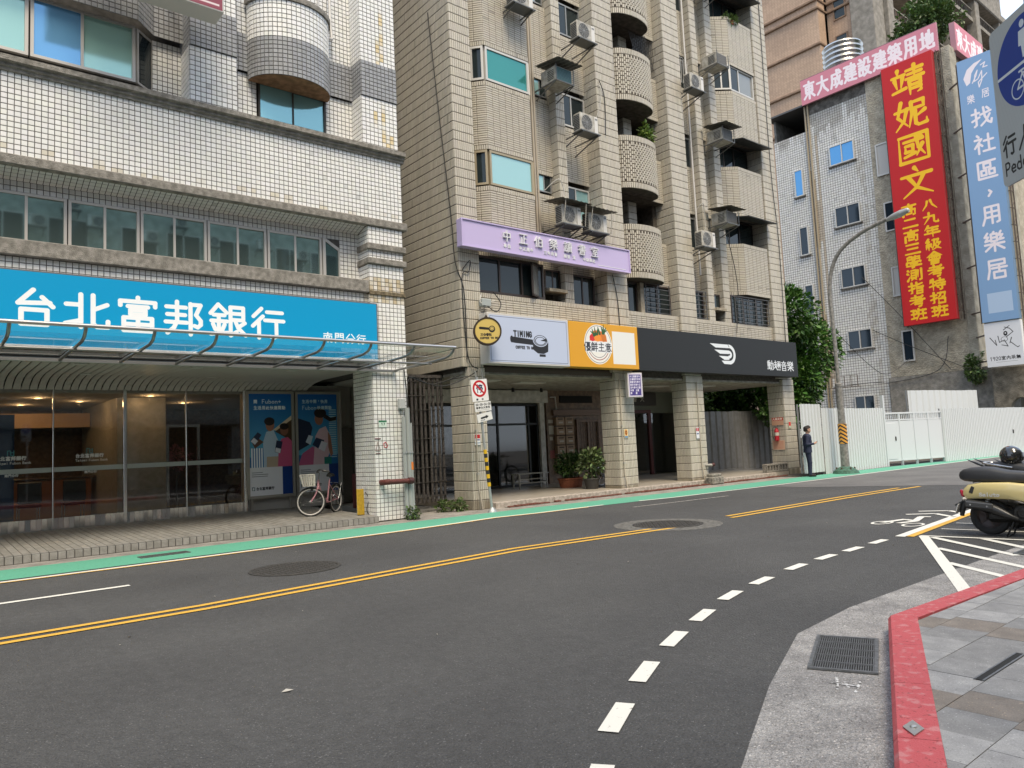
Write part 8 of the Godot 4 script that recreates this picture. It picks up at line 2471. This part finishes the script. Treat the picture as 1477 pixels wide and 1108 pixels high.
func plants() -> void:
	var g := Color(.045, .10, .022)
	tree("dense green tree rising between the apartment building and the block", v3(30.6, 0, -17.6), 6.5, [[v3(-.6, 6.6, .3), v3(1.7, 1.5, 1.5)], [v3(.6, 5.2, .4), v3(1.8, 1.5, 1.6)], [v3(-.4, 4.0, .2), v3(1.7, 1.4, 1.6)], [v3(-1.2, 2.7, .4), v3(1.3, 1.0, 1.2)], [v3(-1.9, 5.2, 0), v3(1.2, 1.8, 1.2)], [v3(.4, 3.2, -.3), v3(1.4, 1.2, 1.4)], [v3(-.8, 3.5, -1.9), v3(1.8, 1.6, .9)]], 20000, .2, Color(.055, .14, .022), 3)
	tree("dark tree behind the grey fence of the open bay", v3(26.8, 0, -21.5), 5.0, [[v3(2.6, 3.3, 1.2), v3(2.2, 1.6, 1.0)], [v3(-.6, 3.4, 1.4), v3(1.6, 1.5, .9)], [v3(0, 4.2, 0), v3(2.2, 1.6, 1.6)], [v3(1.6, 3.4, .8), v3(1.8, 1.5, 1.5)], [v3(-1.2, 3.2, .6), v3(1.6, 1.2, 1.3)], [v3(3.2, 4.0, .4), v3(1.8, 1.8, 1.6)]], 13000, .24, g, 5, -.6)
	tree("dark leafy tree at the back of the building site", v3(33.5, 0, -25.0), 5.5, [[v3(0, 4.6, 0), v3(2.4, 2.0, 2.0)], [v3(-2.2, 3.6, .8), v3(2.0, 1.6, 1.6)], [v3(1.4, 2.8, .6), v3(1.8, 1.5, 1.5)]], 7000, .24, g, 7)
	tree("bushy tree growing on the roof behind the pink board", v3(50.2, 23.3, -17.6), 3.2, [[v3(0, 4.2, 0), v3(1.5, 1.4, 1.7)], [v3(0, 3.2, -.9), v3(1.4, 1.1, 1.3)], [v3(0, 3.6, 1.0), v3(1.3, 1.1, 1.2)], [v3(.3, 5.2, .3), v3(1.2, 1.0, 1.3)]], 4500, .24, Color(.07, .13, .035), 9)
	# potted shrubs in the arcade
	var p := thing("potted_plant", "leafy shrub in a low terracotta trough by the second pillar", "plant", v3(16.35, .165, -17.1))
	piece("pot", mb().lathe([Vector2(.0, .0), Vector2(.36, 0), Vector2(.42, .26), Vector2(.45, .27), Vector2(.45, .31), Vector2(.40, .31), Vector2(.38, .25), Vector2(0, .25)], Transform3D(Basis().scaled(v3(1.1, 1, .7)), Vector3.ZERO), 20), worn("terracotta", lin(.34, .11, .055), .85, 2.0, .7), p)
	piece("stem", mb().tube([v3(0, .2, 0), v3(.05, .7, 0)], .02, 6).tube([v3(.1, .2, 0), v3(.3, .65, .05)], .015, 6).tube([v3(-.1, .2, 0), v3(-.25, .6, .05)], .015, 6), mat("stem_green", lin(.09, .1, .04), .8), p)
	leaves(p, "foliage", [[v3(0, .72, 0), v3(.55, .36, .4)], [v3(.35, .85, .1), v3(.35, .3, .3)], [v3(-.3, .6, .1), v3(.3, .25, .25)]], 900, .12, Color(.04, .085, .02), 12)
	p = thing("potted_plant", "taller pale-leaved shrub in a black pot by the second pillar", "plant", v3(16.12, .16, -15.95))
	piece("pot", mb().lathe([Vector2(0, 0), Vector2(.18, 0), Vector2(.24, .28), Vector2(.26, .3), Vector2(.24, .32), Vector2(.22, .28), Vector2(0, .26)], Transform3D(), 18), mat("pot_black", lin(.03, .028, .026), .6), p)
	piece("stem", mb().tube([v3(0, .2, 0), v3(.03, .85, 0)], .018, 6).tube([v3(.05, .2, 0), v3(.2, .7, .05)], .013, 6), mats["stem_green"], p)
	leaves(p, "foliage", [[v3(.0, .75, 0), v3(.38, .42, .34)], [v3(.08, 1.0, .05), v3(.26, .2, .22)]], 700, .12, Color(.10, .15, .06), 13)
	p = thing("balcony_plant", "leafy plant spilling over the curved balcony parapet", "plant", v3(18.9, 11.2, -15.2))
	piece("pot", mb().lathe([Vector2(.0, .0), Vector2(.12, 0), Vector2(.15, .16), Vector2(0, .16)], Transform3D(Basis(), v3(0, 0, -.15)), 12), mats["terracotta"], p)
	piece("stem", mb().tube([v3(0, .1, -.15), v3(0, .5, 0)], .012, 5), mats["stem_green"], p)
	leaves(p, "foliage", [[v3(0, .4, .0), v3(.34, .36, .2)], [v3(-.2, .2, .1), v3(.25, .2, .15)]], 260, .13, Color(.13, .21, .04), 14)
	p = thing("balcony_plant", "small plant on the parapet at the top right balcony", "plant", v3(24.2, 17.2, -15.2))
	leaves(p, "foliage", [[v3(0, .15, 0), v3(.45, .2, .2)]], 200, .13, Color(.10, .17, .05), 15)
	piece("pot", mb().lathe([Vector2(.0, -.05), Vector2(.12, -.05), Vector2(.15, .1), Vector2(0, .1)], Transform3D(), 12), mats["terracotta"], p)
	p = thing("wall_plant", "bush sprouting from the ledge below the blue banner", "plant", v3(45.75, 4.3, -15.1))
	piece("stem", mb().tube([v3(.2, 0, 0), v3(-.1, .6, 0)], .03, 5), mats["stem_green"], p)
	leaves(p, "foliage", [[v3(-.2, .3, 0), v3(.5, .8, .5)], [v3(-.1, .8, .1), v3(.4, .4, .4)]], 700, .18, Color(.06, .11, .03), 16)
	var wd := [[10.4, -15.45, .26, "weeds growing at the foot of the first shop pillar"], [10.75, -15.2, .14, "low weed patch nearest the no-parking post"], [8.98, -14.62, .15, "small weeds among the standpipes of the bank"]]
	for i in 3:
		p = thing("weed", wd[i][3], "plant", v3(wd[i][0], .02, wd[i][1]))
		piece("stem", mb().tube([v3(0, 0, 0), v3(.02, .15, 0)], .008, 5), mats["stem_green"], p)
		leaves(p, "foliage", [[v3(0, .12, 0), v3(wd[i][2], .16, .2)]], 240, .07, Color(.06, .11, .025), 20 + i)
	var wr := thing("flower_wreath", "pink and white flower arrangement inside the bank glass", "flowers", v3(5.55, 1.35, -20.6))
	piece("stand", mb().tube([v3(0, -1.1, 0), v3(0, .2, 0)], .02, 6), mat("steel_grey", lin(.25, .25, .25), .5, .6), wr)
	leaves(wr, "flowers", [[v3(0, .3, 0), v3(.35, .3, .25)]], 300, .1, Color(.4, .16, .2), 30)

# ---------------------------------------------------------------- the man at the fence: one skin over a chain of tapered bones
func people() -> void:
	var man := thing("person", "man in a navy suit looking at a phone beside the white fence", "person", v3(24.52, .006, -13.6), -.9)
	# local: facing +x, y up, left side -z ; [a, b, ra, rb, region]  0 suit 1 skin 2 shirt 3 hair 4 shoe
	var bones := [
		[v3(-.01, 1.0, 0), v3(-.02, 1.12, 0), .135, .13, 0], [v3(-.02, 1.12, 0), v3(-.01, 1.36, 0), .135, .15, 0],
		[v3(-.02, 1.40, -.15), v3(-.02, 1.40, .15), .085, .085, 0], [v3(0, 1.22, -.09), v3(0, 1.34, -.1), .11, .11, 0], [v3(0, 1.22, .09), v3(0, 1.34, .1), .11, .11, 0],
		[v3(0, .92, -.085), v3(0, 1.0, -.08), .115, .12, 0], [v3(0, .92, .085), v3(0, 1.0, .08), .115, .12, 0],
		[v3(.0, .9, .09), v3(.02, .5, .1), .095, .068, 0], [v3(.02, .5, .1), v3(.0, .1, .11), .068, .058, 0],
		[v3(.0, .9, -.09), v3(.03, .5, -.1), .095, .068, 0], [v3(.03, .5, -.1), v3(.02, .1, -.11), .068, .058, 0],
		[v3(-.03, .055, .11), v3(.16, .04, .13), .05, .038, 4], [v3(-.01, .055, -.11), v3(.18, .04, -.13), .05, .038, 4],
		# right arm bent, hand before the chest
		[v3(-.03, 1.40, .2), v3(-.06, 1.13, .25), .062, .05, 0], [v3(-.06, 1.13, .25), v3(.16, 1.14, .17), .05, .036, 0], [v3(.16, 1.14, .17), v3(.22, 1.16, .14), .03, .028, 1],
		[v3(-.03, 1.40, -.2), v3(-.05, 1.14, -.25), .062, .05, 0], [v3(-.05, 1.14, -.25), v3(.14, 1.12, -.13), .05, .036, 0], [v3(.14, 1.12, -.13), v3(.22, 1.14, -.06), .03, .028, 1],
		# neck and head, bowed a little
		[v3(-.0, 1.44, 0), v3(.02, 1.53, 0), .052, .05, 1], [v3(.03, 1.62, 0), v3(.045, 1.66, 0), .088, .086, 1], [v3(.075, 1.57, 0), v3(.07, 1.6, 0), .052, .06, 1],
		[v3(.128, 1.60, 0), v3(.118, 1.63, 0), .014, .01, 1], [v3(.03, 1.61, .085), v3(.035, 1.64, .088), .016, .018, 1], [v3(.03, 1.61, -.085), v3(.035, 1.64, -.088), .016, .018, 1],
		[v3(.0, 1.68, 0), v3(.06, 1.715, 0), .088, .078, 3], [v3(-.03, 1.63, 0), v3(-.02, 1.68, 0), .075, .085, 3],
		# shirt front
		[v3(.105, 1.40, 0), v3(.128, 1.2, 0), .03, .03, 2], [v3(.04, 1.455, 0), v3(.06, 1.45, 0), .052, .045, 2],
	]
	# fingers: five short chains on each hand, curled round the phone
	for s in [1, -1]:
		var base := v3(.235, 1.165, .13) if s == 1 else v3(.235, 1.145, -.05)
		for k in 4:
			var o := v3(.0, .012 * (1.5 - k), 0)
			bones.append([base + o, base + o + v3(.035 - .004 * absf(k - 1.2), .012, -.012 * s), .0095, .009, 1])
			bones.append([base + o + v3(.035 - .004 * absf(k - 1.2), .012, -.012 * s), base + o + v3(.05, .03, -.03 * s), .009, .0075, 1])
		bones.append([base + v3(-.01, .02, -.01 * s), base + v3(.03, .045, -.02 * s), .011, .009, 1])
	var cols := [Color(.012, .017, .045), Color(.46, .27, .19), Color(.62, .62, .63), Color(.015, .011, .009), Color(.012, .011, .011)]
	var cell := .0135
	var lo := v3(-.24, -.01, -.36)
	var dim := Vector3i(45, 134, 54)
	var N := (dim.x + 1) * (dim.y + 1) * (dim.z + 1)
	var field := PackedFloat32Array()
	field.resize(N)
	field.fill(1.0)
	var sy := dim.x + 1
	var sz := sy * (dim.y + 1)
	for b in bones:
		var A: Vector3 = b[0]
		var Bq: Vector3 = b[1]
		var R := maxf(b[2], b[3]) + .05
		var a0 := ((A.min(Bq) - Vector3.ONE * R - lo) / cell).floor()
		var a1 := ((A.max(Bq) + Vector3.ONE * R - lo) / cell).ceil()
		var ab := Bq - A
		var l2 := maxf(ab.length_squared(), 1e-9)
		for z in range(maxi(0, int(a0.z)), mini(dim.z, int(a1.z)) + 1):
			for y in range(maxi(0, int(a0.y)), mini(dim.y, int(a1.y)) + 1):
				for x in range(maxi(0, int(a0.x)), mini(dim.x, int(a1.x)) + 1):
					var p := lo + v3(x, y, z) * cell
					var t := clampf((p - A).dot(ab) / l2, 0, 1)
					var d := p.distance_to(A + ab * t) - lerpf(b[2], b[3], t)
					var i := x + y * sy + z * sz
					var e := field[i]
					var h := maxf(.022 - absf(e - d), 0) / .022
					field[i] = minf(e, d) - h * h * .0055
	# surface nets
	var mbx := mb()
	var vid := {}
	var body := mb()
	for z in dim.z:
		for y in dim.y:
			for x in dim.x:
				var i := x + y * sy + z * sz
				var c := [field[i], field[i + 1], field[i + sy], field[i + sy + 1], field[i + sz], field[i + sz + 1], field[i + sy + sz], field[i + sy + sz + 1]]
				var neg := 0
				for q in 8: neg += 1 if c[q] < 0 else 0
				if neg == 0 or neg == 8: continue
				var sum := Vector3.ZERO
				var cnt := 0
				for e in [[0, 1], [2, 3], [4, 5], [6, 7], [0, 2], [1, 3], [4, 6], [5, 7], [0, 4], [1, 5], [2, 6], [3, 7]]:
					var f0: float = c[e[0]]
					var f1: float = c[e[1]]
					if (f0 < 0) == (f1 < 0): continue
					var t := f0 / (f0 - f1)
					var p0 := v3(e[0] & 1, (e[0] >> 1) & 1, e[0] >> 2)
					var p1 := v3(e[1] & 1, (e[1] >> 1) & 1, e[1] >> 2)
					sum += p0.lerp(p1, t)
					cnt += 1
				var p := lo + (v3(x, y, z) + sum / cnt) * cell
				var g := v3(c[1] + c[3] + c[5] + c[7] - c[0] - c[2] - c[4] - c[6], c[2] + c[3] + c[6] + c[7] - c[0] - c[1] - c[4] - c[5], c[4] + c[5] + c[6] + c[7] - c[0] - c[1] - c[2] - c[3])
				var best := 9.0
				var reg := 0
				for b in bones:
					var ab: Vector3 = b[1] - b[0]
					var t2 := clampf((p - b[0]).dot(ab) / maxf(ab.length_squared(), 1e-9), 0, 1)
					var d := p.distance_to(b[0] + ab * t2) - lerpf(b[2], b[3], t2)
					if d < best:
						best = d
						reg = b[4]
				if reg == 1 and p.y > 1.5 and p.x < .02 and p.y > 1.585: reg = 3
				if reg == 1 and p.y > 1.685: reg = 3
				if reg == 3 and p.y < 1.585: reg = 1
				body.cur = cols[reg]
				vid[i] = body.vert(p, g.normalized())
	for z in range(1, dim.z):
		for y in range(1, dim.y):
			for x in range(1, dim.x):
				var i := x + y * sy + z * sz
				var f0 := field[i]
				for ax in 3:
					var st: int = [1, sy, sz][ax]
					var f1 := field[i + st]
					if (f0 < 0) == (f1 < 0): continue
					var u: int = [sy, sz, 1][ax]
					var w: int = [sz, 1, sy][ax]
					if not (vid.has(i) and vid.has(i - u) and vid.has(i - w) and vid.has(i - u - w)): continue
					var q := [vid[i], vid[i - u], vid[i - u - w], vid[i - w]]
					if f0 >= 0: body.ix.append_array(PackedInt32Array([q[0], q[1], q[2], q[0], q[2], q[3]]))
					else: body.ix.append_array(PackedInt32Array([q[0], q[2], q[1], q[0], q[3], q[2]]))
	var sm := mat("person_skin_and_cloth", Color.WHITE, .75)
	sm.vertex_color_use_as_albedo = true
	piece("body", body, sm, man)
	# jacket: skirt over the hips, lapels; tie-less white shirt shows between
	var jk := mb()
	var n := 20
	for k in n:
		var a0 := .42 + (TAU - .84) * k / n
		var a1 := .42 + (TAU - .84) * (k + 1) / n
		var f := func(a: float, y: float, r: float) -> Vector3: return v3(-.01 + r * .82 * cos(a), y, r * 1.25 * sin(a))
		jk.quad(f.call(a1, .84, .175), f.call(a0, .84, .175), f.call(a0, 1.12, .165), f.call(a1, 1.12, .165))
	for s in [-1, 1]:
		jk.quad(v3(.12, 1.1, .035 * s), v3(.145, 1.2, .05 * s), v3(.12, 1.4, .09 * s), v3(.1, 1.42, .05 * s))
	var jm := mat("navy_suit", lin(.012, .017, .045), .7)
	jm.cull_mode = BaseMaterial3D.CULL_DISABLED
	piece("jacket", jk, jm, man)
	var hr := mb()
	hr.lathe([Vector2(.0, .11), Vector2(.05, .105), Vector2(.085, .07), Vector2(.096, .02), Vector2(.094, -.02)], Transform3D(Basis(v3(0, 0, 1), .35), v3(.025, 1.655, 0)), 18)
	piece("hair", hr, mat("hair_black", lin(.012, .009, .008), .6), man)
	var ph := thing("phone", "dark phone held by the man in the navy suit", "phone", man.position + man.basis * v3(.275, 1.17, .03), -.9)
	piece("case", mb().rbox(v3(0, 0, 0), v3(.02, .14, .072), .006, Basis(v3(0, 0, 1), -.7)), mat("pit_black", lin(.012, .012, .012), .9), ph)
	piece("screen", mb().box(v3(-.0085, .006, 0), v3(.004, .125, .062), Basis(v3(0, 0, 1), -.7)), mat("screen_dark", lin(.03, .035, .04), .08), ph)
